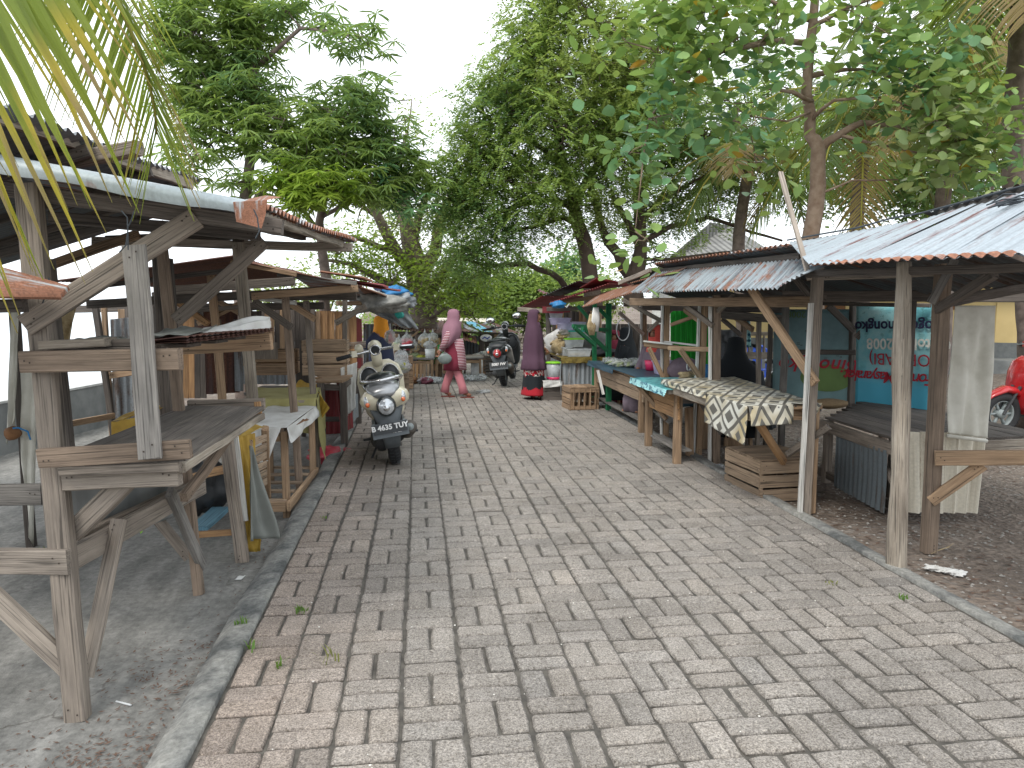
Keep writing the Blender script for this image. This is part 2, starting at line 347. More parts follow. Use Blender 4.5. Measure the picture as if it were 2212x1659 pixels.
def blob_v(c, r, seed=0, amp=.25, nu=14, nv=9, flat=0.):
    V = []; Fc = []; c = Vector(c); cr = amp > .18
    if cr: nu, nv = 22, 14
    for j in range(nv+1):
        ph = math.pi*j/nv
        for i in range(nu):
            t = 2*math.pi*i/nu
            k = 1+amp*(math.sin(3*t+seed+2*ph)*.5+math.sin(5*ph+seed*2+t*2)*.5+.4*math.sin(7*t-seed))*math.sin(ph)
            p = Vector((r[0]*k*math.sin(ph)*math.cos(t), r[1]*k*math.sin(ph)*math.sin(t), r[2]*(1 if flat == 0 else 1)*math.cos(ph)*k))
            if cr:
                q = Vector((math.sin(ph)*math.cos(t), math.sin(ph)*math.sin(t), math.cos(ph)))*2.6+Vector((seed*3.1, 0, seed)); p *= 1+.55*amp*(abs(mnoise.noise(q))*2-.6)+.5*amp*abs(mnoise.noise(q*2.7))
            if flat and p.z < -r[2]*flat: p.z = -r[2]*flat
            V.append(c+p)
    for j in range(nv):
        for i in range(nu):
            a = j*nu+i; b = j*nu+(i+1) % nu; Fc.append((a, a+nu, b+nu, b))
    return V, Fc
def text(T, s, size, mat, M, name='lettering', bold=.0, parent=None, shear=0, spacing=1.0, align='CENTER', ext=.001):
    cu = bpy.data.curves.new(name, 'FONT'); cu.body = s; cu.size = size; cu.offset = bold; cu.extrude = ext; cu.align_x = align; cu.align_y = 'CENTER'
    cu.shear = shear; cu.space_character = spacing; cu.resolution_u = 3
    tmp = bpy.data.objects.new('tmp', cu); COL.objects.link(tmp)
    dg = bpy.context.evaluated_depsgraph_get(); me = bpy.data.meshes.new_from_object(tmp.evaluated_get(dg))
    bpy.data.objects.remove(tmp); me.materials.clear(); me.materials.append(MATS[mat]); me.name = name
    o = bpy.data.objects.new(name, me); COL.objects.link(o); o.parent = parent or (T.root if T else None); o.matrix_local = M
    return o
# ---------------------------------------------------------------- light and sky
w = bpy.data.worlds.new('World'); scn.world = w; w.use_nodes = True; nt = w.node_tree; nt.nodes.clear()
sky = ND(nt, 'ShaderNodeTexSky', sky_type='NISHITA', sun_disc=False); sky.sun_elevation = R(52); sky.sun_rotation = R(-145)
sky.air_density = 1.3; sky.dust_density = 5; sky.ozone_density = 1
bg = ND(nt, 'ShaderNodeBackground'); bg.inputs[1].default_value = .125
# thin bright cloud over the whole sky: the clear-sky blue veiled by white
tcw = ND(nt, 'ShaderNodeTexCoord'); cl = noise(nt, tcw.outputs['Generated'], 2.2, 6, .6)
veil = ramp(nt, cl, [(.25, .80), (.65, .95)])
c = mix(nt, veil, sky.outputs[0], (11.2, 11.8, 12.4)); nt.links.new(c, bg.inputs[0])
o = ND(nt, 'ShaderNodeOutputWorld'); nt.links.new(bg.outputs[0], o.inputs[0])
sd = bpy.data.lights.new('sun', 'SUN'); sd.energy = 1.5; sd.angle = R(14); sd.color = (1, .95, .88)
so = bpy.data.objects.new('sun', sd); COL.objects.link(so)
sdir = Vector((math.sin(R(-145))*math.cos(R(52)), math.cos(R(-145))*math.cos(R(52)), math.sin(R(52))))
so.rotation_euler = sdir.to_track_quat('Z', 'Y').to_euler()
scn.view_settings.view_transform = 'Standard'; scn.view_settings.look = 'None'; scn.view_settings.exposure = .40; scn.view_settings.gamma = 1
scn.cycles.max_bounces = 8; scn.cycles.diffuse_bounces = 5; scn.cycles.transparent_max_bounces = 8
# ---------------------------------------------------------------- ground
def grid(name, x0, x1, y0, y1, nx, ny, zf, mat, kind='structure'):
    xs = np.linspace(x0, x1, nx+1) if not isinstance(x0, list) else np.array(x0); ys = np.linspace(y0, y1, ny+1) if not isinstance(y0, list) else np.array(y0)
    V = [(x, y, zf(x, y)) for y in ys for x in xs]; n = len(xs)
    Fc = [(j*n+i, j*n+i+1, j*n+n+i+1, j*n+n+i) for j in range(len(ys)-1) for i in range(n-1)]
    ob = meshobj(name, V, Fc, mat, smooth=True); ob['kind'] = kind; return ob
m, nt, b, out = newmat('dirt'); tc = ND(nt, 'ShaderNodeTexCoord').outputs['Object']
n1 = noise(nt, tc, 1.2, 6, .65); n2 = noise(nt, tc, 14, 6, .7); vo = ND(nt, 'ShaderNodeTexVoronoi'); vo.inputs['Scale'].default_value = 26; nt.links.new(tc, vo.inputs[0])
base = ramp(nt, n1, [(.35, (.15, .115, .09)), (.65, (.25, .20, .16))]); fine = ramp(nt, n2, [(.3, (.45, .45, .45)), (.7, (1.25, 1.25, 1.25))])
base = mix(nt, 1, base, fine, 'MULTIPLY')
st = ramp(nt, vo.outputs['Color'], [(.66, 0.0), (.72, 1.0)]); n3 = noise(nt, tc, .55, 3); msk = ramp(nt, n3, [(.42, 0.0), (.6, .75)])
mm = ND(nt, 'ShaderNodeMath', operation='MULTIPLY'); nt.links.new(st, mm.inputs[0]); nt.links.new(msk, mm.inputs[1])
nt.links.new(mix(nt, mm.outputs[0], base, (.30, .27, .24)), b.inputs['Base Color']); S(nt, b, Roughness=.95)
dd = ND(nt, 'ShaderNodeMath', operation='ADD'); nt.links.new(n2, dd.inputs[0]); nt.links.new(vo.outputs['Distance'], dd.inputs[1]); bump(nt, b, dd.outputs[0], .8, .03)
m, nt, b, out = newmat('concrete_yard'); tc = ND(nt, 'ShaderNodeTexCoord').outputs['Object']
n1 = noise(nt, tc, 1.1, 6, .65); n2 = noise(nt, tc, 22, 6, .75); n4 = noise(nt, mapping(nt, tc, (3.5, 1.2, 1)), 1.6, 6, .7)
base = ramp(nt, n4, [(.34, (.15, .148, .136)), (.5, (.225, .22, .203)), (.66, (.30, .292, .27))])
base = mix(nt, 1, base, ramp(nt, n2, [(.3, (.6, .6, .6)), (.7, (1.2, 1.2, 1.2))]), 'MULTIPLY')
wv = ND(nt, 'ShaderNodeTexVoronoi', feature='DISTANCE_TO_EDGE'); wv.inputs['Scale'].default_value = 1.1
dv = ND(nt, 'ShaderNodeVectorMath', operation='ADD'); nz = ND(nt, 'ShaderNodeTexNoise'); nz.inputs['Scale'].default_value = 3; nz.inputs['Detail'].default_value = 6; nt.links.new(tc, nz.inputs[0])
sc_ = ND(nt, 'ShaderNodeVectorMath', operation='SCALE'); sc_.inputs['Scale'].default_value = .5; nt.links.new(nz.outputs['Color'], sc_.inputs[0]); nt.links.new(tc, dv.inputs[0]); nt.links.new(sc_.outputs[0], dv.inputs[1]); nt.links.new(dv.outputs[0], wv.inputs[0])
ck = ramp(nt, wv.outputs['Distance'], [(.0, 1.0), (.010, 0.0)]); cm = ND(nt, 'ShaderNodeMath', operation='MULTIPLY'); nt.links.new(ck, cm.inputs[0]); nt.links.new(ramp(nt, n1, [(.5, 0.0), (.62, .8)]), cm.inputs[1])
nt.links.new(mix(nt, cm.outputs[0], base, (.06, .05, .04)), b.inputs['Base Color']); S(nt, b, Roughness=.92); bump(nt, b, n2, .6, .012)
def gzf(x, y):
    z = -.13 if x < 2.9 else -.06+.012*math.sin(x*3)*math.sin(y*2.1)
    if x > 5: z += min(.25, (x-5)*.03)
    return z+GZ(y)-(.06 if -6 < x < 2.84 and False else 0)
xs = [-7.5, -4, -1, 2.6, 2.95]+list(np.linspace(3.2, 12, 24))+[16, 25, 60, 300]
ys = [-30, -5]+list(np.linspace(0, 30, 60))+[40, 80, 400]
ys2 = ys
def gsub(x, y): return gzf(x, min(y, 40))-(.05 if x < 2.7 else 0)
grid('ground', xs, None, ys, None, 0, 0, gsub, 'dirt')
grid('concrete_yard', -7.0, -1.02, -2, 12.5, 24, 40, lambda x, y: -.13+.004*math.sin(x*5+y*3), 'concrete_yard')
grid('sea', -900, -7.4, -200, 900, 4, 4, lambda x, y: -2.2, 'sea_bright')
# kerbs
m, nt, b, out = newmat('kerb'); tc = ND(nt, 'ShaderNodeTexCoord').outputs['Object']
n1 = noise(nt, tc, 2.3, 5, .6); n2 = noise(nt, tc, 30, 6, .75)
base = ramp(nt, n1, [(.4, (.11, .115, .112)), (.5, (.24, .24, .225)), (.65, (.33, .325, .295))]); base = mix(nt, 1, base, ramp(nt, n2, [(.35, (.55, .55, .55)), (.65, (1.15, 1.15, 1.15))]), 'MULTIPLY')
nt.links.new(base, b.inputs['Base Color']); S(nt, b, Roughness=.95); bump(nt, b, n2, .8, .012)
def kerb(name, x0, sgn, wd, y1):
    prof = [(0, -.15), (0, .008), (.012*sgn, .014), (wd*.55*sgn, .006), (wd*.85*sgn, -.03), (wd*sgn, -.09), (wd*sgn, -.16)]
    V = []; Fc = []; ys_ = np.arange(-1, y1, .12); k = len(prof)
    for y in ys_:
        jx = .010*math.sin(y*2.7)+random.uniform(-.004, .004)
        for (px, pz) in prof: V.append((x0+px+(jx if px else 0), y, pz+GZ(y)+random.uniform(-.003, .003)))
    for j in range(len(ys_)-1):
        for i in range(k-1):
            a = j*k+i; Fc.append((a, a+1, a+1+k, a+k) if sgn > 0 else (a, a+k, a+k+1, a+1))
    ob = meshobj(name, V, Fc, 'kerb', smooth=True); ob['kind'] = 'structure'
kerb('kerb_left', -.83, -1, .19, 13.2)
kerb('kerb_right', 2.85, 1, .17, 12.6)
# pavers: every block bevelled and laid in alternating pairs
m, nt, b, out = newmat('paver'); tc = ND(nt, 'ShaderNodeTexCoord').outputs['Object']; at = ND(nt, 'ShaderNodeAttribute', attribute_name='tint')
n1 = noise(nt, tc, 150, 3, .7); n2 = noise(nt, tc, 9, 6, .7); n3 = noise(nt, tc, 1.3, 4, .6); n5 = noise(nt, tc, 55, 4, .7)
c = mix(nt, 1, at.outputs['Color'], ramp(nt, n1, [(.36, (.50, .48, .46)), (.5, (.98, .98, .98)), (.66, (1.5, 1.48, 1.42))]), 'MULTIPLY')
n6 = noise(nt, tc, 62, 3, .75); c = mix(nt, 1, c, ramp(nt, n6, [(.36, (.62, .60, .57)), (.48, (1.0, 1.0, 1.0)), (.60, (1.05, 1.05, 1.05)), (.68, (1.45, 1.43, 1.38))]), 'MULTIPLY')
c = mix(nt, 1, c, ramp(nt, n2, [(.3, (.80, .79, .77)), (.65, (1.08, 1.08, 1.08))]), 'MULTIPLY')
c = mix(nt, 1, c, ramp(nt, n3, [(.32, (.76, .755, .745)), (.5, (.97, .97, .96)), (.68, (1.10, 1.085, 1.06))]), 'MULTIPLY')
c = mix(nt, ramp(nt, n5, [(.63, 0.0), (.70, .6)]), c, (.09, .085, .07))
nt.links.new(c, b.inputs['Base Color']); S(nt, b, Roughness=.95); bump(nt, b, n1, .55, .004)
def pavers():
    RF = ((-1, -1), (1, -1), (1, 1), (-1, 1)); RN = ((-1, -1), (-.35, -1), (.35, -1), (1, -1), (1, -.35), (1, .35), (1, 1), (.35, 1), (-.35, 1), (-1, 1), (-1, .35), (-1, -.35))
    M = .2465; X0 = -.82; V = []; Fc = []; C = []
    def block(cx, cy, lx, ly):
        g = .0047+random.uniform(-.0017, .0022); be = .0095; dz = random.gauss(0, .0022); tx = random.gauss(0, .004); ty = random.gauss(0, .004)
        a = lx/2-g; d = ly/2-g; n = len(V); z0 = GZ(cy); rz = random.gauss(0, .008)
        near = cy < 9
        pts = []
        for (k, ins, z) in ((0, 0, -.03), (1, 0, -be), (2, be, .0)):
            for (sx, sy) in (RN if cy < 6.5 else RF):
                x = sx*(a-ins); y = sy*(d-ins)
                if abs(sx) == 1 and abs(sy) == 1 and cy < 6.5: x -= sx*.0035; y -= sy*.0035
                if near: x += random.uniform(-.0032, .0032)-(.004 if k == 2 else 0)*0; y += random.uniform(-.0032, .0032)
                pts.append((cx+x-y*rz, cy+y+x*rz, z+z0+dz+tx*x+ty*y))
        V.extend(pts)
        m_ = len(pts)//3
        for r_ in (0, m_):
            for k in range(m_): Fc.append((n+r_+k, n+r_+(k+1) % m_, n+r_+m_+(k+1) % m_, n+r_+m_+k))
        Fc.append(tuple(range(n+2*m_, n+3*m_)))
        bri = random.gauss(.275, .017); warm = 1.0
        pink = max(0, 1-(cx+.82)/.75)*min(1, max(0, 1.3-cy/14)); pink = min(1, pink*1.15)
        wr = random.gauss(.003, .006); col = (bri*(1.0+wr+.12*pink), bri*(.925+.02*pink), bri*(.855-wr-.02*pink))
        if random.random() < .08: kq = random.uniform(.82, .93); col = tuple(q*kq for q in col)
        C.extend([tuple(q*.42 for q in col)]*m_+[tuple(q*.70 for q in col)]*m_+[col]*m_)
    nx = 15; ny = int(27/M)
    for j in range(-4, ny):
        cy = (j+.5)*M
        nxx = nx if cy < 12.5 else nx+ (4 if cy < 16 else 14)
        i0 = 0 if cy < 13.5 else -8
        for i in range(i0, nxx):
            cx = X0+(i+.5)*M
            if cx > 2.84 and cy < 12.5: continue
            drift = .012*math.sin(cy*.9+i)*(.5)
            lx = M
            if X0+(i+1)*M > 2.86 and cy < 12.5: lx = 2.84-(X0+i*M); 
            if lx < .07: continue
            cxx = X0+i*M+lx/2+drift
            if (i+j) % 2 == 0:
                block(cxx, cy-M/4, lx, M/2); block(cxx, cy+M/4, lx, M/2)
            else:
                block(cxx-lx/4, cy, lx/2, M); block(cxx+lx/4, cy, lx/2, M)
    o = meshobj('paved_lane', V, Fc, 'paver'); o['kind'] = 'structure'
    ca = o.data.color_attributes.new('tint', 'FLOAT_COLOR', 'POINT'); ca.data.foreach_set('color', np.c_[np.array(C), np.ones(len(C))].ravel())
pavers()
plain('joint_dirt', (.11, .10, .085), rough=.95, sc=14, c2=(.05, .046, .04), bmp=.4)
grid('lane_bed', -.84, 2.86, -1, 12.6, 12, 60, lambda x, y: -.0125+.0035*math.sin(x*9+y*3)*math.sin(y*7)+.002*math.sin(x*31), 'joint_dirt')
grid('square_bed', -2.9, 7, 12.6, 27, 20, 40, lambda x, y: GZ(y)-.010+.003*math.sin(x*9+y*3), 'joint_dirt')
# loose bits
def scatter(name, n, fn, mats, size, kind='stuff', leafy=True):
    V = []; Fc = []
    for _ in range(n):
        x, y, z = fn(); s = size*random.uniform(.5, 1.4); a = random.random()*6.28; k = len(V); c, q = math.cos(a), math.sin(a)
        if leafy: pts = [(-1, 0, 0), (-.2, .35, .12), (1, 0, .22), (-.1, -.35, .05)]
        else: pts = [(-.6, -.4, 0), (.5, -.5, 0), (.6, .45, 0), (-.4, .5, 0), (0, 0, .5)]
        V += [(x+s*(u*c-v*q), y+s*(u*q+v*c), z+s*w_*random.uniform(.5, 1.2)) for (u, v, w_) in pts]
        Fc += [(k, k+1, k+2, k+3)] if leafy else [(k, k+1, k+4), (k+1, k+2, k+4), (k+2, k+3, k+4), (k+3, k, k+4)]
    o = meshobj(name, V, Fc, mats, recalc=not leafy)
    if kind: o['kind'] = kind
    o['label'] = {'leaf_litter': 'brown dead leaves scattered along the left kerb and on the dirt', 'gravel': 'pale stones and shell bits strewn over the dirt on the right', 'litter_leaves_right': ''}.get(name, name.replace('_', ' ')) or name.replace('_', ' ')
    o['category'] = 'litter'; return o
def f1():
    y = random.choice([random.gauss(2.9, .12), random.gauss(3.6, .25), random.uniform(2.2, 11)]); x = -1.04-abs(random.gauss(0, .16 if y > 4 else .33)); return x, y, -.122
scatter('leaf_litter', 900, f1, 'leaf_litter', .012)
def f2(): x = 3.05+abs(random.gauss(0, 2.2)); y = random.uniform(2.4, 14); return x, y, gzf(x, y)+.004
scatter('gravel', 3800, f2, 'stone', .016, leafy=False)
scatter('fallen_leaves', 2600, f2, 'leaf_litter', .022)['label'] = 'dry fallen leaves lying on the brown dirt right of the kerb'
def f3(): return random.uniform(-.8, 2.8), random.uniform(1.5, 11), .003
scatter('paving_grit', 260, f3, 'shell_white', .0065, leafy=False)['label'] = 'small white shell chips lying on the paving'
def tuft(name, label, c, n, h, spread, col):
    V = []; Fc = []; C = []
    for _ in range(n):
        a = random.random()*6.28; r = spread*math.sqrt(random.random()); x = c[0]+r*math.cos(a); y = c[1]+r*math.sin(a)
        b_ = random.random()*6.28; L = h*random.uniform(.5, 1.2); k = len(V); le = random.uniform(.3, 1.0)*L
        wx, wy = .0035*math.sin(b_), -.0035*math.cos(b_); dx, dy = math.cos(b_)*le, math.sin(b_)*le
        V += [(x-wx, y-wy, c[2]), (x+wx, y+wy, c[2]), (x+dx*.5+wx, y+dy*.5+wy, c[2]+L*.7), (x+dx*.5-wx, y+dy*.5-wy, c[2]+L*.7), (x+dx, y+dy, c[2]+L)]
        Fc += [(k, k+1, k+2, k+3), (k+3, k+2, k+4)]; q = random.uniform(.7, 1.3); C += [(col[0]*q, col[1]*q, col[2]*q)]*5
    o = meshobj(name, V, Fc, 'foliage'); ca = o.data.color_attributes.new('tint', 'FLOAT_COLOR', 'POINT'); ca.data.foreach_set('color', np.c_[np.array(C), np.ones(len(C))].ravel())
    tag(o, label, 'weed', 'weeds in the paving joints')
for (px, py, n, h, sp, lb) in ((652, 1322, 26, .035, .03, 'small bright green weed in the joints near the left kerb, brightest of them'), (520, 1352, 16, .05, .03, 'pale weed at the inner edge of the left kerb'),
        (548, 1402, 10, .06, .04, 'thin straggling weed just below the pale kerb weed'), (605, 1440, 12, .05, .02, 'upright weed in a joint of the pinkish pavers'), (712, 1430, 10, .07, .06, 'yellowish dry grass sprig lying across the pavers'),
        (1950, 1291, 20, .025, .03, 'green weed in the joint nearest the right kerb'), (1795, 1260, 22, .015, .04, 'olive moss patch between pavers on the right'), (700, 1118, 10, .02, .03, 'tiny weed between pavers beside the left kerb below the parked scooter')):
    p = W(px, py, Z=0); tuft('weed', lb, (p.x, p.y, -.004), n, h, sp, (.10, .22, .04) if 'dry' not in lb and 'olive' not in lb else (.22, .22, .08))
for i, (x, y, n, lb) in enumerate([(-2.8, 4.9, 60, 'grass tuft on the concrete behind the first left stall'), (-2.5, 5.4, 60, 'grass tuft growing beside the left stall rear rail')]): tuft('grass_tuft', lb, (x, y, -.13), n, .05, .18, (.13, .2, .05))
# ================================================================ left side
def V3(*a): return Vector(a)
GL = -.13
def ztop(p, q): return p
sheetmat('weathered_zinc', (.20, .22, .235), .25, (.12, .09, .07), .15, .7)
# ---- stall A, nearest on the left
A = Thing('market_stall', 'nearest left market stall with weathered grey counter and white metal flashing on its roof edge', 'market stall', (-1.4, 3.4, GL))
def bm_(T, n, a, b, w, h, mat='wood_grey', **k):
    if mat == 'wood_grey': mat = random.choice(['wood_grey', 'wood_grey', 'wood_grey_cool', 'wood_grey_brown', 'wood_grey_light'])
    return beam(T, n, a, b, w, h, mat, **k)
bm_(A, 'post', W(62, 400, D=3.25), W(168, 1552, Z=GL), .09, .075, 'wood_grey', up=(0, 1, 0))
bm_(A, 'post', W(104, 560, D=3.42), W(146, 968, D=3.40), .04, .07, 'wood_dark', up=(0, 1, 0))
bm_(A, 'post', W(343, 478, D=4.62), W(430, 1284, Z=GL), .058, .06, 'wood_grey', up=(0, 1, 0))
bm_(A, 'post', W(362, 560, D=4.72), W(384, 880, D=4.7), .06, .05, 'wood_dark', up=(0, 1, 0))
bm_(A, 'post', W(514, 520, D=5.75), W(566, 1075, Z=GL), .085, .06, 'wood_pale', up=(0, 1, 0), label='pale upright plank post')
bm_(A, 'post', W(30, 665, D=5.3), W(68, 1180, Z=GL), .06, .055, 'wood_dark', up=(0, 1, 0))
bm_(A, 'post', W(340, 500, D=6.3), W(362, 900, D=6.3), .09, .09, 'wood_dark', up=(0, 1, 0))
bm_(A, 'upright_plank', W(290, 530, D=3.07), W(327, 990, D=3.0), .088, .03, 'wood_grey', up=(0, 1, 0))
# counter
tz = .962
c1 = W(112, 975, D=3.12); c2 = W(402, 1000, D=3.12); c3 = W(568, 888, D=4.72); c4 = W(400, 868, D=4.75)
for p in (c1, c2, c3, c4): p.z = tz
for i in range(5):
    u0, u1 = i/5+.004, (i+1)/5-.004; um = (u0+u1)/2
    a = c1.lerp(c2, um); b = c4.lerp(c3, um); bm_(A, 'counter_board', a, b, (c2-c1).length/5*.985, .022, 'wood_top', jit=.0015)
bm_(A, 'counter_edge', W(85, 990, D=3.05), W(412, 968, D=3.03), .03, .078, 'wood_grey')
bm_(A, 'counter_edge', W(132, 1018, D=3.06), W(388, 1007, D=3.04), .03, .04, 'wood_grey')
bm_(A, 'counter_edge', W(408, 878, D=4.8), W(572, 873, D=4.8), .03, .075, 'wood_grey')
bm_(A, 'counter_edge', W(392, 1012, D=3.08), W(566, 898, D=4.75), .03, .04, 'wood_pale')
bm_(A, 'counter_block', W(556, 868, D=4.72), W(560, 905, D=4.72), .04, .03, 'wood_orange', up=(0, 1, 0))
bm_(A, 'beam', W(140, 1038, D=3.12), W(388, 1026, D=3.10), .05, .08, 'wood_grey')
bm_(A, 'brace', W(158, 1150, D=3.2), W(300, 1012, D=3.14), .05, .085, 'wood_grey')
bm_(A, 'brace', W(398, 1075, D=3.9), W(512, 922, D=4.6), .04, .055, 'wood_grey')
bm_(A, 'brace', W(258, 1122, D=3.45), W(184, 1462, D=3.18), .07, .03, 'wood_grey')
bm_(A, 'brace', W(368, 1062, D=4.05), W(436, 1222, D=4.5), .035, .075, 'wood_grey')
bm_(A, 'brace', W(328, 1108, D=4.6), W(408, 1205, D=4.6), .04, .06, 'wood_grey')
bm_(A, 'brace', W(-80, 1230, D=3.05), W(165, 1458, D=3.08), .035, .085, 'wood_grey')
bm_(A, 'rail', W(140, 1215, D=3.10), W(437, 1048, D=4.58), .04, .105, 'wood_grey')
bm_(A, 'rail', W(160, 1178, D=3.3), W(400, 1060, D=4.7), .04, .09, 'wood_grey')
bm_(A, 'rail', W(-260, 1216, D=3.1), W(150, 1212, D=3.08), .04, .105, 'wood_grey')
bm_(A, 'rail', W(-160, 1068, D=3.6), W(96, 1068, D=3.55), .04, .10, 'wood_grey')
cloth(A, 'back_board', W(150, 1040, D=3.5), W(412, 1000, D=4.9), W(405, 1105, D=4.9), W(160, 1195, D=3.5), 'wall_concrete', wr=.003, label='dark grey board behind the braces')
# shelf
bm_(A, 'shelf_beam', W(48, 781, D=3.1), W(390, 776, D=3.08), .05, .088, 'wood_grey')
bm_(A, 'shelf_beam', W(392, 748, D=4.5), W(586, 738, D=4.5), .05, .10, 'wood_warm')
for i, (x0, x1, dd) in enumerate(((140, 330, .1), (180, 420, .35), (240, 480, .65), (300, 520, 1.0))):
    a = W(x0, 757, D=3.12+dd); b = W(x1, 756, D=3.12+dd); a.z = b.z = 1.425; bm_(A, 'shelf_board', a, b, .16, .016, 'wood_dark')
bm_(A, 'shelf_board', W(100, 745, D=3.14), W(238, 738, D=3.14), .10, .035, 'wood_pale', label='pale chipped block on the shelf end')
bm_(A, 'shelf_board', W(240, 742, D=3.2), W(322, 740, D=3.2), .10, .03, 'wood_dark')
# big braces up to the roof
bm_(A, 'brace', W(55, 703, D=3.13), W(425, 470, D=3.3), .05, .088, 'wood_grey')
bm_(A, 'brace', W(380, 692, D=4.5), W(572, 522, D=4.55), .05, .075, 'wood_grey')
# awning
n0 = W(-150, 322, D=3.15); n1_ = W(556, 452, D=3.2); f1_ = W(766, 524, D=6.2); f0 = W(430, 470, D=6.25)
n0.z += .0; f0 = W(330, 468, D=6.2)
sheet(A, 'roof_sheet', n0, f0, f1_, n1_, 'zinc_old', amp=.010)
sheet(A, 'roof_edge', n1_.lerp(n0, .14)+Vector((0, 0, .014)), f1_.lerp(f0, .10)+Vector((0, 0, .014)), f1_+Vector((.02, 0, .012)), n1_+Vector((.02, 0, .012)), 'rust_edge', amp=.014, nv=3, label='rust-eaten corrugated eave')
sheet(A, 'roof_sheet', W(-900, 610, D=3.15), W(-420, 700, D=6.3), f0+V3(.05, 0, .02), n0+V3(.05, 0, .02), 'dark_sheet', amp=.010)
# white flashing: an angle of folded sheet
def flashing():
    a = W(-200, 300, D=3.05); b = W(545, 438, D=3.05); mb = MB(); N = 26
    for i in range(N+1):
        t = i/N; p = a.lerp(b, t); wob = .004*math.sin(t*17); h = .062+.004*math.sin(t*9)-(.02*math.sin(max(0, t-.8)*9) if t > .8 else 0)
        ins = Vector((0, .14, .02))
        for q in (p+ins, p+Vector((0, .02, .006+wob)), p+Vector((0, 0, -.012)), p+Vector((0, -.008, -h*.5)), p+Vector((0, .004, -h+wob))): mb.v.append(q)
    for i in range(N):
        for k in range(4): q = i*5+k; mb.f.append((q, q+5, q+6, q+1))
    L = (b-a).length; uv = [((i//5)/N*L, (i % 5)*.03) for i in range(len(mb.v))]
    meshobj('flashing', [p-A.o for p in mb.v], mb.f, 'flash', A, uvs=uv, smooth=True, label='pale folded metal flashing along the near roof edge')
    e = MB(); e.add([b+Vector(q) for q in ((-.07, -.012, .0), (.06, -.012, .01), (.105, .05, .03), (.03, .12, .045), (-.07, .1, .02), (-.06, -.014, -.075), (.035, -.016, -.10), (.05, -.01, -.05))],
                    [(0, 1, 2, 3, 4), (0, 5, 6, 7, 1)])
    meshobj('flashing_end', [p-A.o for p in e.v], e.f, 'rust_edge', A, uvs=[(p.x*3, p.z*3) for p in e.v], label='crumpled rusty end of the flashing')
sheetmat('flash', (.42, .475, .50), .22, (.30, .12, .06), .1, .5, streak=(3, 3), dirt=.15)
flashing()
for i, (x0, y0, x1, y1, dd, mt) in enumerate(((-180, 382, 610, 492, 3.3, 'wood_dark'), (110, 470, 560, 508, 4.35, 'wood_dark'), (200, 520, 760, 535, 5.9, 'wood_grey'), (-60, 560, 300, 470, 4.6, 'wood_dark'), (60, 590, 300, 505, 5.6, 'wood_warm'))):
    bm_(A, 'rafter', W(x0, y0, D=dd), W(x1, y1, D=dd), .045, .065, mt)
bm_(A, 'purlin', W(562, 462, D=3.35), W(740, 528, D=5.95), .04, .05, 'wood_pale')
bm_(A, 'purlin', W(400, 455, D=3.35), W(655, 512, D=5.95), .04, .05, 'wood_dark')
bm_(A, 'purlin', W(190, 410, D=3.35), W(500, 495, D=5.95), .04, .05, 'wood_dark')
# upper roof: high edge over the lane, falling away seaward
h0 = W(-10, 222, D=2.95); h1 = W(432, 390, D=5.7); l0 = h0+V3(-1.9, 0, -.62); l1 = h1+V3(-1.9, 0, -.62)
sheet(A, 'roof_sheet', h0, h1, l1, l0, 'weathered_zinc', amp=.014, pitch=.1)
bm_(A, 'purlin', W(-40, 232, D=3.02), W(412, 398, D=5.5), .035, .07, 'wood_pale')
for t in (.3, .62, .9): bm_(A, 'rafter', h0.lerp(h1, t)+V3(0, 0, -.06), l0.lerp(l1, t)+V3(0, 0, -.06), .04, .06, 'wood_dark')
bm_(A, 'purlin', l0+V3(.4, 0, .05), l1+V3(.4, 0, .05), .04, .06, 'wood_dark')
bm_(A, 'ridge_beam', W(120, 356, D=3.9), W(300, 318, D=3.75), .06, .07, 'wood_grey')
bm_(A, 'sheet_support', W(230, 520, D=6.2), W(560, 505, D=6.2), .05, .08, 'wood_dark')
for (x, y, s) in ((325, 1005, 0),): pass
for k, (pts, d) in enumerate((([(262, 455), (275, 470), (276, 500), (272, 530), (258, 545)], 3.0), ([(290, 456), (283, 478), (276, 492), (277, 540)], 3.02), ([(548, 452), (556, 470), (560, 500), (552, 515)], 3.0), ([(105, 600), (110, 620), (98, 640), (92, 655)], 3.0))):
    mb = MB(); mb.tube([W(x, y, D=d) for x, y in pts], .0028, 5); build(A, 'tie_wire', mb, 'wire')
# loads on the shelf
P = Thing('stacked_roof_sheets', 'short rusty red corrugated sheets stacked flat on the shelf of the nearest left stall', 'roof sheets', W(318, 738, D=3.2))
for i in range(3):
    z = i*.009; a, b = W(318, 744, D=3.1), W(402, 738, D=3.1); c_, d_ = W(592, 712, D=4.5), W(430, 715, D=4.3)
    a.z = b.z = 1.452+z; c_.z = d_.z = 1.458+z; sheet(P, 'metal_sheet', a, d_, c_, b, 'rust_maroon', amp=.0035, nv=5)
P = Thing('rolled_grey_board', 'curved grey offcut lying on the red sheets beside the upright plank', 'offcut', W(330, 720, D=3.3))
cloth(P, 'board', W(322, 724, D=3.15), W(405, 722, D=3.15), W(470, 706, D=3.9), W(360, 708, D=3.9), 'grey_tarp', wr=.006)
P = Thing('plastic_scrap', 'torn white plastic film draped over the far end of the left stall shelf', 'plastic film', W(500, 710, D=4.2))
cloth(P, 'film', W(430, 722, D=3.5), W(440, 708, D=3.9), W(582, 690, D=4.6), W(585, 708, D=4.45), 'white_cloth', wr=.018)
P = Thing('black_sheet_scrap', 'thin dark sheet lying over the pale block on the left shelf', 'scrap', W(180, 738, D=3.2))
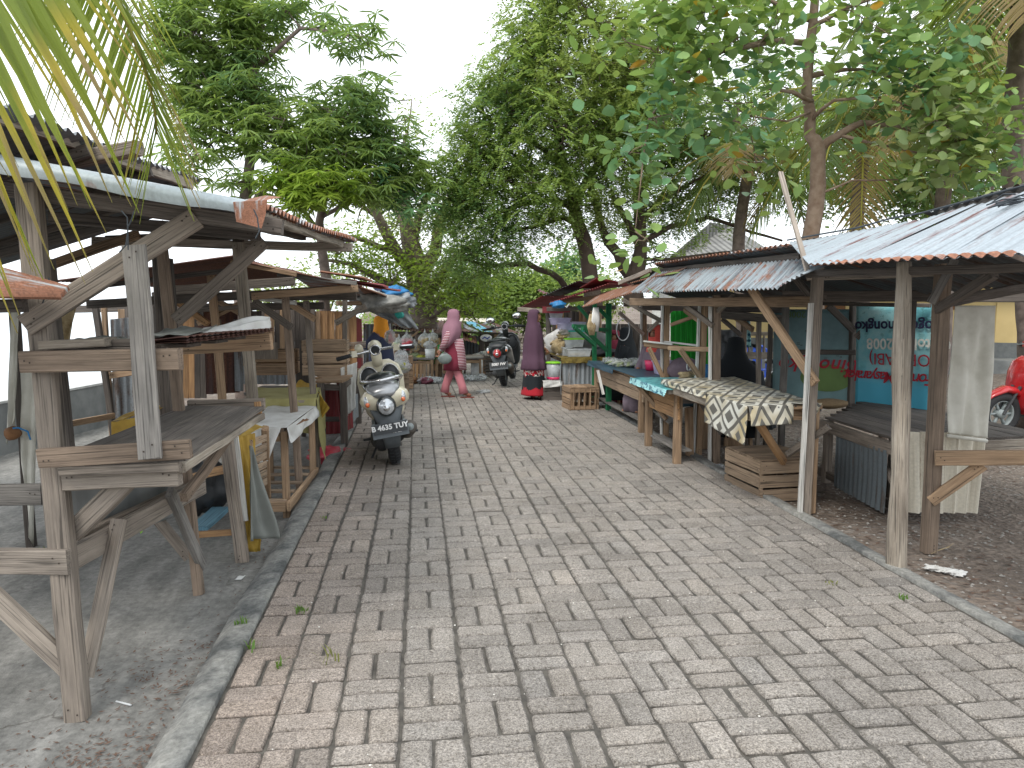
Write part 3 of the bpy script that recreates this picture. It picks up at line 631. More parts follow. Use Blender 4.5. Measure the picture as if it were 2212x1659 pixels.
cloth(P, 'scrap', W(105, 740, D=3.12), W(300, 728, D=3.3), W(320, 726, D=3.8), W(170, 730, D=3.8), 'grey_tarp', wr=.008)
P = Thing('torn_sacking', 'ragged white sacking hanging from the thin post at the far left', 'sacking', W(40, 760, D=5.2))
cloth(P, 'cloth', W(22, 668, D=5.2), W(40, 668, D=5.2), W(36, 900, D=5.2), W(14, 960, D=5.2), 'canvas', wr=.02, nu=8)
cloth(P, 'cloth', W(44, 800, D=5.25), W(82, 770, D=5.25), W(70, 1180, D=5.25), W(48, 1000, D=5.25), 'canvas', wr=.02, nu=8)
P = Thing('netting_scrap', 'yellowed torn netting hanging behind the tall near post', 'netting', W(130, 680, D=6))
cloth(P, 'cloth', W(118, 655, D=6), W(166, 655, D=6), W(150, 745, D=6), W(122, 850, D=6), 'husk', wr=.02, nu=10)
P = Thing('hanging_bottle', 'small brown bottle stub tied with blue cord to the thin far left post', 'bottle', W(25, 935, D=5.1))
mb = MB(); mb.tube([W(18, 938, D=5.15), W(30, 935, D=5.15), W(38, 936, D=5.15), W(44, 936, D=5.15)], [.045, .05, .035, .02], 10); build(P, 'bottle', mb, 'coconut', True)
mb = MB(); mb.tube([W(28, 925, D=5.1), W(40, 924, D=5.1), W(60, 932, D=5.1), W(66, 950, D=5.1)], .006, 5); build(P, 'cord', mb, 'blue_tarp')
# lone rust sheet at the left frame edge
P = Thing('roof_sheet_corner', 'near rust-orange corrugated roof corner poking in at the left edge', 'roof', W(0, 600, D=2.75))
sheet(P, 'corrugated_sheet', W(-300, 630, D=2.7), W(0, 553, D=3.2) if False else W(-250, 500, D=3.3), W(150, 622, D=3.0), W(132, 646, D=2.72), 'rust_edge', amp=.012, pitch=.09)
bm_(P, 'beam', W(-200, 668, D=2.95), W(54, 660, D=2.95), .04, .05, 'wood_dark')
# sea wall
def wallmb(a, b, h, th, name, label, mat='wall_concrete', cap=True, z0=GL-.3):
    d = (b-a).normalized(); n = Vector((-d.y, d.x, 0))*th/2; a = a.copy(); b = b.copy(); L = (b-a).length; T = Thing(name, label, 'wall', (a.x, a.y, GL))
    mb = MB(); N = 12
    for i in range(N+1):
        p = a.lerp(b, i/N)
        for s, z in ((-1, z0), (1, z0), (1, h), (-1, h)): mb.v.append(Vector((p.x, p.y, 0))+n*s+Vector((0, 0, z+(.006*math.sin(i*2.2) if z == h else 0))))
    for i in range(N):
        for k in range(4): q = i*4; mb.f.append((q+k, q+(k+1) % 4, q+4+(k+1) % 4, q+4+k))
    mb.f += [(0, 1, 2, 3), (N*4+3, N*4+2, N*4+1, N*4)]
    build(T, 'wall', mb, mat)
    if cap:
        m2 = MB(); a2 = a-d*.02; b2 = b+d*.02
        for p in (a2, b2):
            for s, z in ((-1.15, h+.002), (1.15, h+.002), (1.15, h+.03), (-1.15, h+.03)): m2.v.append(Vector((p.x, p.y, 0))+n*s+Vector((0, 0, z)))
        m2.f = [(0, 1, 5, 4), (1, 2, 6, 5), (2, 3, 7, 6), (3, 0, 4, 7), (0, 3, 2, 1), (4, 5, 6, 7)]; build(T, 'coping', m2, 'paint_white')
wallmb(Vector((-5.6, 4.5, 0)), Vector((-4.15, 13.5, 0)), .46, .18, 'sea_wall', 'low grey concrete sea wall behind the left stalls')
wallmb(Vector((-5.62, -1.5, 0)), Vector((-5.61, 4.48, 0)), .46, .18, 'sea_wall', 'near stretch of sea wall beyond the left frame edge')
# ---- produce stand under yellow plastic
P = Thing('display_stand', 'wooden stand wrapped in yellow plastic between the first two left stalls', 'stand', (-1.25, 5.3, GL))
bm_(P, 'post', W(486, 935, D=4.95), W(524, 1214, Z=GL), .085, .05, 'wood_grey', up=(0, 1, 0))
bm_(P, 'trim', W(508, 930, D=5.0), W(530, 1125, D=5.0), .035, .02, 'wood_white', up=(0, 1, 0))
a, b, c_, d_ = W(500, 940, D=5.05), W(512, 940, D=5.05), W(575, 905, D=5.7), W(470, 900, D=5.7)
for p in (a, b, c_, d_): p.z = .70
cloth(P, 'cover', a, b, c_, d_, 'yellow_tarp', wr=.012, label='yellow plastic sheet on top')
cloth(P, 'cover', W(512, 945, D=5.03), W(548, 935, D=5.2), W(560, 1190, D=5.15), W(540, 1192, D=5.05), 'yellow_tarp', wr=.03, freq=14, label='yellow plastic hanging at the side')
for i in range(6): bm_(P, 'slat', W(542, 958+i*20, D=5.15), W(574, 945+i*19, D=5.7), .02, .05, 'wood_crate')
bm_(P, 'post', W(572, 925, D=5.75), W(580, 1095, Z=GL), .05, .05, 'wood_warm', up=(0, 1, 0))
bm_(P, 'post', W(447, 985, D=5.9), W(470, 1120, Z=GL), .06, .05, 'wood_grey', up=(0, 1, 0))
bm_(P, 'rail', W(420, 1030, D=5.6), W(500, 1010, D=5.1), .03, .06, 'wood_orange')
bm_(P, 'rail', W(425, 1155, D=5.0), W(515, 1148, D=5.0), .03, .04, 'wood_orange')
P = Thing('tarp', 'grey rubbery tarp hanging like a wedge over the yellow stand beside the kerb', 'tarp', W(560, 1000, D=5.0))
cloth(P, 'tarp', W(538, 962, D=5.0), W(546, 965, D=5.03), W(600, 1160, D=5.08), W(534, 1168, D=4.95), 'grey_tarp', wr=.03, freq=7)
P = Thing('blue_plank', 'faded blue plank lying low behind the first left stall', 'plank', W(430, 1130, D=5.4)); bm_(P, 'plank', W(428, 1142, Z=-.0), W(478, 1098, Z=0.0), .14, .03, 'wood_blue')
P = Thing('paper_scrap', 'white paper scrap on the concrete beside the left kerb', 'litter', W(518, 1248, Z=GL))
cloth(P, 'paper', W(507, 1252, Z=GL+.01), W(520, 1252, Z=GL+.01), W(530, 1243, Z=GL+.03), W(514, 1244, Z=GL+.015), 'white_cloth', wr=.002, nu=4, nv=4)
P = Thing('drinking_straw', 'pale straw lying among the dead leaves bottom left', 'straw', W(266, 1519, Z=GL)); mb = MB(); mb.tube([W(251, 1515, Z=GL+.008), W(283, 1523, Z=GL+.008)], .004, 6); build(P, 'straw', mb, 'white_plastic')
P = Thing('packet_scrap', 'small yellow and green packet scrap under the lower rail of the first left stall', 'litter', W(305, 1138, D=3.9)); cloth(P, 'packet', W(296, 1135, D=3.9), W(322, 1118, D=3.95), W(310, 1140, D=3.95), W(304, 1153, D=3.9), 'lime_plastic', wr=.006, nu=5, nv=5)
# ---- generic table builders
def table(T, corners, z, top='wood_grey', leg='wood_warm', gl=0, th=.03, legs=(0, 1, 2, 3), rail=True, boards=4, lw=.055):
    c = [Vector((p[0], p[1], z)) for p in corners]; n = boards; wdt = (c[3]-c[0]).length/n
    for i in range(n):
        t = (i+.5)/n; bm_(T, 'top_board', c[0].lerp(c[3], t), c[1].lerp(c[2], t), wdt*.97, th, top, jit=.0015)
    m_ = sum(c, Vector())/4
    for k in legs:
        p = c[k].lerp(m_, .06); q = p.copy(); q.z = gl; p.z = z-th/2; bm_(T, 'leg', p, q, lw, lw, leg, up=(0, 1, 0))
    if rail:
        for k in range(4):
            a = c[k].lerp(m_, .08)+V3(0, 0, -.07); b = c[(k+1) % 4].lerp(m_, .08)+V3(0, 0, -.07); bm_(T, 'apron', a, b, .025, .07, leg)
# white-clothed table
c0 = W(562, 921, D=6.05); c1_ = W(614, 925, D=6.05); c2_ = W(676, 878, D=7.3); c3_ = W(590, 878, D=7.3)
T_ = Thing('table', 'small slatted table under a stained white cloth near the left kerb', 'table', (c1_.x, c1_.y, GL))
zt = .60
table(T_, [(c0.x-.1, c0.y), (c1_.x, c1_.y), (c2_.x, c2_.y), (c3_.x-.05, c3_.y)], zt, gl=GL, leg='wood_warm')
a0 = Vector((c0.x-.1, c0.y, 0)); b0 = Vector((c1_.x, c1_.y, 0)); b1 = Vector((c2_.x, c2_.y, 0)); a1 = Vector((c3_.x-.05, c3_.y, 0))
for i in range(5): t = i/4; bm_(T_, 'lower_slat', (a0.lerp(a1, t)).lerp(b0.lerp(b1, t), .0)+V3(0, 0, .02), (b0.lerp(b1, t))+V3(0, 0, .02), .07, .02, 'wood_crate')
bm_(T_, 'lower_rail', b0+V3(.02, -.05, -.02), b1+V3(.02, 0, -.02), .03, .08, 'wood_warm'); bm_(T_, 'lower_rail', a0+V3(0, -.04, -.02), b0+V3(0, -.04, -.02), .03, .08, 'wood_warm')
P = Thing('white_tablecloth', 'stained white cloth over the small slatted table, dark writing-like stains at its corner', 'tablecloth', b0+V3(0, 0, .6))
up_ = V3(0, 0, zt+.022); cloth(P, 'cloth', a0+up_, b0+up_+V3(.02, -.02, 0), b1+up_+V3(.02, 0, 0), a1+up_, 'white_cloth', wr=.004, label='top of the cloth')
cloth(P, 'cloth', b0+up_+V3(.03, -.02, 0), b1+up_+V3(.03, 0, 0), b1+up_+V3(.05, 0, -.10), b0+up_+V3(.05, -.02, -.13), 'white_cloth', wr=.01, label='side fall')
cloth(P, 'cloth', a0+up_+V3(0, -.03, 0), b0+up_+V3(-.02, -.03, 0), b0+up_+V3(-.12, -.06, -.26), a0+up_+V3(0, -.05, -.30), 'white_cloth', wr=.022, label='front fall')
cloth(P, 'stain', W(640, 918, Z=zt+.05), W(652, 912, Z=zt+.05), W(668, 905, Z=zt+.05), W(655, 905, Z=zt+.05), 'coconut', wr=.004, nu=5, nv=5)
P = Thing('black_bin_bag', 'black plastic bin bag stowed under the white-clothed table', 'bag', (-1.75, 6.3, .2)); mb = MB(); mb.add(*blob_v((-1.72, 6.25, .16), (.22, .22, .22), 3)); build(P, 'bag', mb, 'black_plastic', True)
# olive-clothed table
e0 = W(588, 872, D=7.3); e1 = W(684, 872, D=7.35); e2 = W(690, 848, D=8.3); e3 = W(578, 850, D=8.3)
T_ = Thing('table', 'table under a mustard cloth reaching to the ground on the lane side', 'table', (e1.x, e1.y, GL)); zt = .66
table(T_, [(e0.x-.2, e0.y), (e1.x-.03, e1.y), (e2.x-.03, e2.y), (e3.x-.2, e3.y)], zt, gl=GL, boards=3)
P = Thing('mustard_tablecloth', 'creased mustard-olive cloth hanging over the lane side of its table', 'tablecloth', (e1.x, e1.y, .66))
q = [Vector((p.x, p.y, zt+.03)) for p in (e0, e1, e2, e3)]; q[0].x -= .2; q[3].x -= .2
cloth(P, 'cloth', q[0], q[1], q[2], q[3], 'olive_cloth', wr=.004, label='cloth top')
cloth(P, 'cloth', q[1]+V3(.01, 0, 0), q[2]+V3(.01, 0, 0), q[2]+V3(.04, 0, -.42), q[1]+V3(.05, 0, -.62), 'olive_cloth', wr=.02, label='cloth fall on the lane side')
cloth(P, 'cloth', q[0]+V3(0, -.01, 0), q[1]+V3(0, -.01, 0), q[1]+V3(-.03, -.03, -.35), q[0]+V3(0, -.03, -.22), 'olive_cloth', wr=.015, label='cloth front')
P = Thing('yellow_cover', 'crumpled yellow sheet folded on top of planks behind the mustard cloth', 'sheet', W(660, 830, D=8.6))
cloth(P, 'cover', W(600, 850, D=8.5), W(690, 848, D=8.5), W(698, 826, D=9.0), W(630, 826, D=9.0), 'yellow_tarp', wr=.02)
cloth(P, 'cover', W(690, 850, D=7.6), W(712, 882, D=7.6), W(694, 906, D=7.6), W(688, 880, D=7.7), 'yellow_tarp', wr=.01)
P = Thing('yellow_cloth', 'yellow cloth lump at the back edge of the nearest left counter', 'cloth', W(280, 900, D=5.8))
cloth(P, 'cloth', W(240, 912, D=5.5), W(300, 895, D=5.9), W(385, 872, D=6.5), W(300, 880, D=6.4), 'yellow_tarp', wr=.012)
cloth(P, 'cloth', W(240, 912, D=5.5), W(330, 895, D=5.6), W(330, 960, D=5.6), W(242, 958, D=5.5), 'yellow_tarp', wr=.014)
# ---- stall B
B = Thing('market_stall', 'second left stall with a low gable of old brown roof sheets and dark timber back', 'market stall', (-1.6, 6.8, GL))
r0 = W(500, 557, D=6.4); s0 = W(757, 617, D=6.6); r1 = Vector((r0.x+.08, r0.y+3.7, r0.z-.02)); s1 = Vector((s0.x-.08, s0.y+2.6, s0.z+.05)); t0 = W(118, 605, D=6.4); t1 = t0+V3(0, 3.7, 0)
sheet(B, 'roof_sheet', r0, r1, s1, s0, 'rust_maroon', amp=.010); sheet(B, 'roof_sheet', r0+V3(.03, 0, .01), r1+V3(.03, 0, .01), t1, t0, 'rust_maroon', amp=.01)
for (x, y, dx) in ((690, 585, 0), (735, 602, 1), (770, 612, 2)):
    p = W(x, y, D=6.9+dx*.4); sheet(B, 'patch_sheet', p, p+V3(.05, .9, 0), p+V3(.42, .9, -.06), p+V3(.40, .02, -.07), 'red_sheet' if dx else 'rust', amp=.012, nv=3)
for (x0, y0, x1, y1, dd, w_, mt) in ((367, 628, 636, 607, 6.5, .075, 'wood_grey'), (130, 628, 500, 584, 6.5, .04, 'wood_dark'), (500, 566, 640, 592, 6.5, .04, 'wood_warm'), (190, 658, 768, 624, 6.75, .075, 'wood_dark'), (545, 640, 773, 622, 6.7, .065, 'wood_warm'), (600, 592, 770, 612, 6.6, .035, 'wood_grey'),
        (330, 640, 770, 640, 8.6, .09, 'wood_dark'), (150, 668, 700, 660, 9.6, .09, 'wood_dark'), (560, 645, 640, 655, 7.4, .04, 'wood_white'), (350, 676, 560, 660, 8.2, .045, 'wood_grey')):
    bm_(B, 'beam', W(x0, y0, D=dd), W(x1, y1, D=dd), .05, w_, mt)
for (x0, y0, x1, y1, dd, w_, mt) in ((616, 640, 647, 1010, 6.9, .085, 'wood_grey'), (661, 650, 688, 1000, 7.7, .075, 'wood_grey'), (455, 585, 492, 870, 6.7, .085, 'wood_warm'), (470, 690, 485, 860, 7.6, .08, 'wood_grey'),
        (205, 655, 250, 905, 8.0, .08, 'wood_dark'), (225, 665, 240, 890, 8.3, .07, 'wood_warm'), (340, 660, 352, 880, 7.6, .1, 'wood_dark'), (530, 640, 535, 860, 8.9, .07, 'wood_warm'), (745, 640, 740, 800, 9.9, .08, 'wood_grey')):
    q_ = W(x1, y1, D=dd); bm_(B, 'post', W(x0, y0, D=dd), Vector((q_.x, q_.y, GL)), w_*.75, w_*.7, mt, up=(0, 1, 0))
for (x0, y0, x1, y1, dd, mt) in ((548, 650, 630, 708, 6.8, 'wood_grey'), (600, 640, 680, 690, 7.5, 'wood_warm'), (725, 698, 790, 662, 7.9, 'wood_pale'), (375, 645, 450, 700, 7.2, 'wood_orange'), (470, 650, 560, 700, 8.5, 'wood_warm'), (428, 700, 520, 655, 8.8, 'wood_warm')):
    bm_(B, 'brace', W(x0, y0, D=dd), W(x1, y1, D=dd), .04, .06, mt)
bm_(B, 'rail', W(130, 920, D=7.2), W(246, 898, D=8.0), .03, .06, 'wood_warm'); bm_(B, 'rail', W(236, 812, D=8.1), W(345, 795, D=8.1), .03, .07, 'wood_warm')
sheet(B, 'wall_sheet', W(238, 690, D=8.4), W(330, 680, D=8.6), W(338, 905, D=8.6), W(246, 905, D=8.4), 'grey_sheet', label='grey corrugated wall panel')
sheet(B, 'wall_sheet', W(440, 668, D=8.6), W(512, 672, D=9.0), W(516, 848, D=9.0), W(444, 852, D=8.6), 'rust_maroon', pitch=.1, amp=.016, label='brown rusted corrugated panel')
sheet(B, 'wall_sheet', W(505, 690, D=8.9), W(524, 690, D=8.95), W(526, 845, D=8.95), W(507, 845, D=8.9), 'grey_sheet', label='narrow grey sheet strip')
def boards(T, x0, x1, yt, yb, D0, D1, n, mats, name='wall_board', gap=.96, gl=None):
    for i in range(n):
        t = (i+.5)/n; d = D0+(D1-D0)*t; x = x0+(x1-x0)*t; w_ = abs(x1-x0)/n*d/F*gap; p = W(x, yt, D=d); q_ = W(x+1, yb, D=d)
        if gl is not None: q_ = Vector((p.x, p.y, gl))
        bm_(T, name, p, q_, w_, .02, random.choice(mats), up=(0, 1, 0), jit=.002)
boards(B, 560, 680, 660, 830, 10.4, 10.6, 11, ['wood_dark', 'wood_warm', 'wood_dark'])
boards(B, 345, 445, 668, 860, 9.5, 9.5, 8, ['wood_dark', 'wood_dark', 'wood_orange', 'wood_dark'])
boards(B, 255, 345, 668, 720, 9.2, 9.2, 6, ['wood_dark', 'wood_warm'])
boards(B, 520, 565, 672, 790, 10.0, 10.1, 4, ['wood_dark', 'wood_warm'])
boards(B, 530, 600, 740, 776, 9.2, 9.2, 1, ['wood_pale'])
sheet(B, 'wall_sheet', W(520, 770, D=10.0), W(640, 770, D=10.2), W(640, 830, D=10.2), W(522, 830, D=10.0), 'grey_sheet', label='low grey corrugated strip')
P = Thing('display_platform', 'low weathered plank platform inside the second left stall', 'platform', W(600, 840, D=8.8))
pf = [W(545, 838, D=8.2), W(640, 838, D=8.3), W(655, 800, D=9.9), W(560, 800, D=9.9)]
table(P, [(p.x, p.y) for p in pf], .52, top='wood_dark', leg='wood_dark', gl=GL, boards=6)
P = Thing('plastic_cup', 'grey plastic cup upside down on the plank platform', 'cup', W(617, 820, D=8.9)); mb = MB(); p = W(617, 824, D=8.9); mb.loft([(p.x, p.y, .535, .05, .05), (p.x, p.y, .61, .04, .04), (p.x, p.y, .615, .02, .02)], 14); build(P, 'cup', mb, 'dark_grey_plastic', True)
# dark table with black inside, crates stacked on top
P = Thing('table', 'dark timber table with open black space under it beside the kerb', 'table', W(735, 960, Z=GL))
dt = [W(690, 812, D=8.6), W(742, 812, D=8.6), W(775, 795, D=10.2), W(690, 795, D=10.2)]
table(P, [(p.x, p.y) for p in dt], .72, top='wood_warm', leg='wood_dark', gl=GL, boards=4, lw=.08)
bm_(P, 'shelf', W(690, 905, D=9.6), W(745, 905, D=9.6), .3, .02, 'wood_dark')
sheet(P, 'back_panel', W(690, 830, D=10.0), W(742, 830, D=10.1), W(742, 940, D=10.1), W(690, 940, D=10.0), 'red_sheet', label='dark red panel behind the open shelf')
def crate(name, label, c, size, ang=0, mat='wood_crate', rows=3, gap=.018, group=None, endslats=4, top=False, cat='crate'):
    """slatted fruit crate: corner posts, long slats on the sides, upright slats on the ends"""
    T = Thing(name, label, cat, c, (0, 0, ang), group, local=True); lx, ly, lz = size; t = .014
    for sx in (-1, 1):
        for sy in (-1, 1): beam(T, 'corner_post', (sx*(lx/2-.02), sy*(ly/2-.02), .003), (sx*(lx/2-.02), sy*(ly/2-.02), lz-.003), .028, .028, mat, up=(0, 1, 0), jit=.001)
    hh = (lz-gap*(rows-1))/rows
    for s in (-1, 1):
        for r_ in range(rows):
            z = hh/2+r_*(hh+gap); beam(T, 'slat', (-lx/2, s*ly/2, z), (lx/2, s*ly/2, z), t, hh, mat, jit=.002)
            if endslats == 0: beam(T, 'slat', (s*lx/2, -ly/2, z), (s*lx/2, ly/2, z), t, hh, mat, jit=.002)
        if endslats:
            for k in range(endslats):
                y = (k-(endslats-1)/2)*ly/endslats; beam(T, 'end_slat', (s*lx/2, y, .01), (s*lx/2, y, lz-.01), ly/endslats*.72, t, mat, up=(0, 1, 0), jit=.002)
            for z in (.035, lz-.035): beam(T, 'slat', (s*(lx/2+t), -ly/2, z), (s*(lx/2+t), ly/2, z), t, .06, mat, jit=.002)
    n = 5
    for k in range(n):
        y = (k-(n-1)/2)*ly/n; zz = lz+.008 if top else .012; beam(T, 'base_slat' if not top else 'lid_slat', (-lx/2, y, zz), (lx/2, y, zz), ly/n*.9, t, mat, jit=.002)
    return T
p = W(705, 790, D=9.4); yaw = 0
crate('wooden_crate', 'pale wooden crate stacked on the dark timber table behind the leaning posts', Vector((p.x+.0, p.y, .735)), (.52, .36, .42), 0, rows=3, endslats=0, gap=.02)
crate('wooden_crate', 'brown wooden crate left of the pale one, behind the thin posts', Vector((p.x-.62, p.y+.1, .735)), (.5, .36, .3), 0, 'wood_warm', rows=2, endslats=0)
P = Thing('plank_bundle', 'thin sticks bundled on a box beside the stacked crates', 'sticks', W(765, 745, D=10))
for i in range(5): bm_(P, 'stick', W(750, 741+i*3, D=9.9+.05*i), W(790, 738+i*3, D=10.0+.05*i), .02, .012, 'wood_grey')
bm_(P, 'box_board', W(748, 765, D=9.95), W(782, 765, D=9.95), .1, .09, 'wood_grey')
P = Thing('white_cloth', 'thin white pleated cloth hung over a red post right behind the parked scooter', 'cloth', W(750, 800, D=9))
cloth(P, 'cloth', W(735, 795, D=9.2), W(772, 782, D=9.4), W(768, 880, D=9.4), W(742, 905, D=9.2), 'white_cloth', wr=.014, freq=22)
P = Thing('metal_panel', 'rust-red corrugated panel standing at the kerb beside the white cloth', 'panel', W(745, 930, D=9.2))
sheet(P, 'metal_sheet', W(728, 820, D=9.25), W(758, 815, D=9.7), W(762, 925, D=9.7), W(736, 945, D=9.25), 'red_sheet')
sheet(P, 'metal_sheet', W(756, 855, D=9.7), W(772, 850, D=9.9), W(774, 900, D=9.9), W(758, 915, D=9.7), 'grey_sheet')
P = Thing('red_plastic_bag', 'crumpled pinkish red plastic bag on the ground beside the left kerb', 'bag', W(715, 975, Z=GL)); mb = MB(); c_ = W(713, 965, D=8.2)
mb.add(*blob_v((c_.x-.03, c_.y, GL+.09), (.17, .14, .10), 2, .4)); mb.add(*blob_v((c_.x+.1, c_.y+.1, GL+.06), (.12, .12, .07), 5, .45)); build(P, 'bag', mb, 'red_bag', True)
plain('grey_canvas', (.27, .265, .24), rough=.8, sc=14, c2=(.13, .13, .12), bmp=.4)
# ---- stall C with the red door where the woman in orange stands
C_ = Thing('market_stall', 'third left stall of plank walls with red metal door and bags heaped on its roof', 'market stall', W(760, 840, Z=GL))
boards(C_, 676, 770, 672, 800, 10.6, 10.9, 6, ['wood_orange', 'wood_orange', 'wood_warm'])
sheet(C_, 'door', W(765, 682, D=11.3), W(782, 690, D=11.6), W(785, 832, D=11.6), W(768, 832, D=11.3), 'red_sheet', label='faded red metal door')
bm_(C_, 'post', W(752, 690, D=11.1), W(756, 830, D=11.1), .09, .08, 'wood_pale', up=(0, 1, 0)); bm_(C_, 'post', W(745, 700, D=11.0), W(748, 830, D=11), .08, .08, 'wood_dark', up=(0, 1, 0))
sheet(C_, 'roof_sheet', W(760, 612, D=9.8), W(800, 640, D=14.5), W(880, 655, D=14), W(832, 640, D=10.6), 'rust', amp=.012)
sheet(C_, 'roof_sheet', W(640, 600, D=10.4), W(690, 632, D=14.5), W(795, 640, D=14.3), W(765, 614, D=10.2), 'zinc_old', amp=.012)
bm_(C_, 'beam', W(765, 645, D=10.7), W(845, 640, D=11.2), .06, .08, 'wood_grey'); bm_(C_, 'beam', W(728, 655, D=10.4), W(795, 655, D=10.8), .05, .06, 'wood_warm'); bm_(C_, 'beam', W(790, 650, D=11), W(880, 668, D=14), .06, .08, 'wood_dark')
bm_(C_, 'ridge_strip', W(800, 626, D=10.8), W(842, 640, D=10.9), .06, .02, 'wood_white')
bm_(C_, 'post', W(842, 655, D=13.6), W(846, 820, D=13.6), .08, .08, 'wood_dark', up=(0, 1, 0))
sheet(C_, 'wall_sheet', W(785, 700, D=13.8), W(845, 700, D=13.9), W(845, 800, D=13.9), W(785, 800, D=13.8), 'dark_sheet')
for (nm, lb, x, y, d, r_, mt, sd) in (('rubbish_sack', 'pale grey tarpaulin bundle slumped off the eave of the third left stall', 818, 655, 10.8, (.30, .18, .13), 'grey_canvas', 1), ('rubbish_sack', 'shiny grey plastic bundle at the right end of the stall roof', 868, 648, 11.0, (.14, .12, .11), 'grey_bag', 2),
        ('rubbish_sack', 'bright blue plastic sheet crumpled on top of the stall roof bundles', 852, 632, 11.0, (.17, .12, .09), 'blue_tarp', 4), ('rubbish_sack', 'dark blue plastic scrap beside the bright blue one on the roof', 826, 630, 11.1, (.12, .1, .07), 'navy_cloth', 5), ('plastic_bag', 'light green plastic bag hanging under the roof bundles', 862, 678, 11.2, (.05, .04, .06), 'teal_plastic', 6)):
    p = W(x, y, D=d); T_ = Thing(nm, lb, 'bag', p); mb = MB(); mb.add(*blob_v(p, r_, sd, .38)); mb.add(*blob_v(p+V3(r_[0]*.6, .05, -r_[2]*.3), tuple(q*.7 for q in r_), sd+3, .45)); build(T_, 'bundle', mb, mt, True)
P = Thing('hanging_sacking', 'torn grey sacking hanging from the third left stall eave behind the orange headscarf', 'sacking', W(880, 690, D=11.5))
cloth(P, 'cloth', W(800, 672, D=11.1), W(878, 668, D=11.3), W(905, 712, D=11.5), W(850, 700, D=11.3), 'grey_bag', wr=.05)
# watermelon slice in clear bag
P = Thing('watermelon_slice', 'cut watermelon wedge hanging in a clear bag beside the woman in orange headscarf', 'watermelon', W(843, 705, D=11.4)); p = W(843, 728, D=11.4)
mb = MB(); mb.add([p+V3(*q) for q in ((0, -.03, .09), (.06, 0, -.06), (-.03, 0, -.075), (0, .05, .09), (.06, .06, -.06), (-.03, .06, -.075))], [(0, 2, 1), (3, 4, 5), (0, 1, 4, 3), (1, 2, 5, 4), (2, 0, 3, 5)]); build(P, 'flesh', mb, 'melon_red')
mb = MB(); mb.tube([p+V3(-.012, .01, .09), p+V3(-.045, .01, .02), p+V3(-.05, .01, -.07)], .018, 7); build(P, 'rind', mb, 'melon_green', True)
mb = MB(); mb.add(*blob_v(p+V3(0, .01, -.0), (.085, .07, .11), 2, .1)); mb.tube([p+V3(0, .01, .1), p+V3(0, .01, .20)], [.02, .008], 6); build(P, 'bag', mb, 'film', True)
# crates and bananas in front
p = W(858, 838, Z=0); cb = Vector((W(858, 840, D=13).x, W(858, 840, D=13).y, 0))
crate('wooden_crate', 'slatted crate stood on end carrying a bag of bananas by the lane', W(862, 862, Z=0)+V3(-.05, .3, 0), (.42, .5, .55), 0, rows=5, endslats=0, top=True)
crate('wooden_crate', 'slatted crate behind the banana crate at the lane edge', W(880, 842, Z=0)+V3(-.1, .45, 0), (.4, .5, .58), 0, 'wood_warm', rows=5, endslats=0, top=True)
P = Thing('banana_bag', 'clear plastic bag full of green-yellow bananas on the end-standing crate', 'bananas', W(850, 782, D=12.6)); base = W(856, 800, D=12.55)
for i in range(16):
    a = random.uniform(0, 6.28); q = base+V3(random.uniform(-.2, .14), random.uniform(-.08, .1), random.uniform(.0, .10)); mb = MB()
    pts = [q+V3(math.cos(a)*s*.08, math.sin(a)*s*.05, .03*(1-s*s)) for s in (-1, -.4, .3, 1)]; mb.tube(pts, [.008, .02, .02, .008], 6); build(P, 'banana', mb, 'banana', True)
mb = MB(); mb.add(*blob_v(base+V3(-.02, 0, .06), (.26, .16, .13), 4, .12)); build(P, 'bag', mb, 'film', True)
P = Thing('white_carrier_bag', 'white carrier bag with knotted handles standing beside the bananas', 'bag', W(868, 765, D=12.9)); p = W(868, 775, D=12.9); mb = MB(); mb.add(*blob_v(p, (.12, .1, .15), 8, .2)); mb.tube([p+V3(-.04, 0, .13), p+V3(-.05, 0, .22)], [.03, .012], 6); mb.tube([p+V3(.04, 0, .13), p+V3(.06, 0, .22)], [.03, .012], 6); build(P, 'bag', mb, 'film', True)
# ================================================================ right side
GR = -.05
def col_(T, x0, y0, x1, y1, D, w_, mt, name='post', z=GR, h=None, **k):
    a = W(x0, y0, D=D); q_ = W(x1, y1, D=D); bm_(T, name, a, Vector((q_.x, q_.y, z)), w_*(.78 if name == 'post' else 1), (h or w_)*(.7 if name == 'post' else 1), mt, up=(0, 1, 0), **k)
# ---- stall R1 (nearest right)
S1 = Thing('market_stall', 'nearest right market stall with silver corrugated roof over a plank platform', 'market stall', W(1990, 1150, Z=GR))
e1_ = W(1750, 572, D=5.1); e0_ = W(2212, 556, D=3.25)+V3(0, -.9, -.02); k1 = W(1705, 524, D=6.6); k0 = W(2212, 412, D=4.07)+V3(0.02, -1.1, .02)
k2 = W(1990, 476, D=5.35); k0 = k2+V3(.02, -3.2, .26); e0_.y = k0.y
up1 = lambda a, b: a+(b-a).normalized()*.035+V3(0, 0, .004)
YS = [k0.y, -.9+k0.y+1.9, k0.y+1.85, k0.y+2.65, k2.y]
for i in range(4):
    t0_, t1_ = [(y-k0.y)/(k2.y-k0.y) for y in (YS[i], YS[i+1])]; t1_ += .012 if i < 3 else 0; dz = V3(0, 0, .004*(i % 2)); dy = V3(random.uniform(-.02, .02), 0, 0)
    a, b, c, d = e0_.lerp(e1_, t0_), e0_.lerp(e1_, t1_), k0.lerp(k2, t1_), k0.lerp(k2, t0_)
    sheet(S1, 'roof_sheet', a+dz+dy, b+dz+dy, c+dz, d+dz, 'zinc_clean', amp=.007, pitch=.09, ragged=.02)
sheet(S1, 'roof_sheet', e1_, k1, k1+V3(.02, .02, .0), k2, 'zinc_clean', amp=.007, pitch=.09)
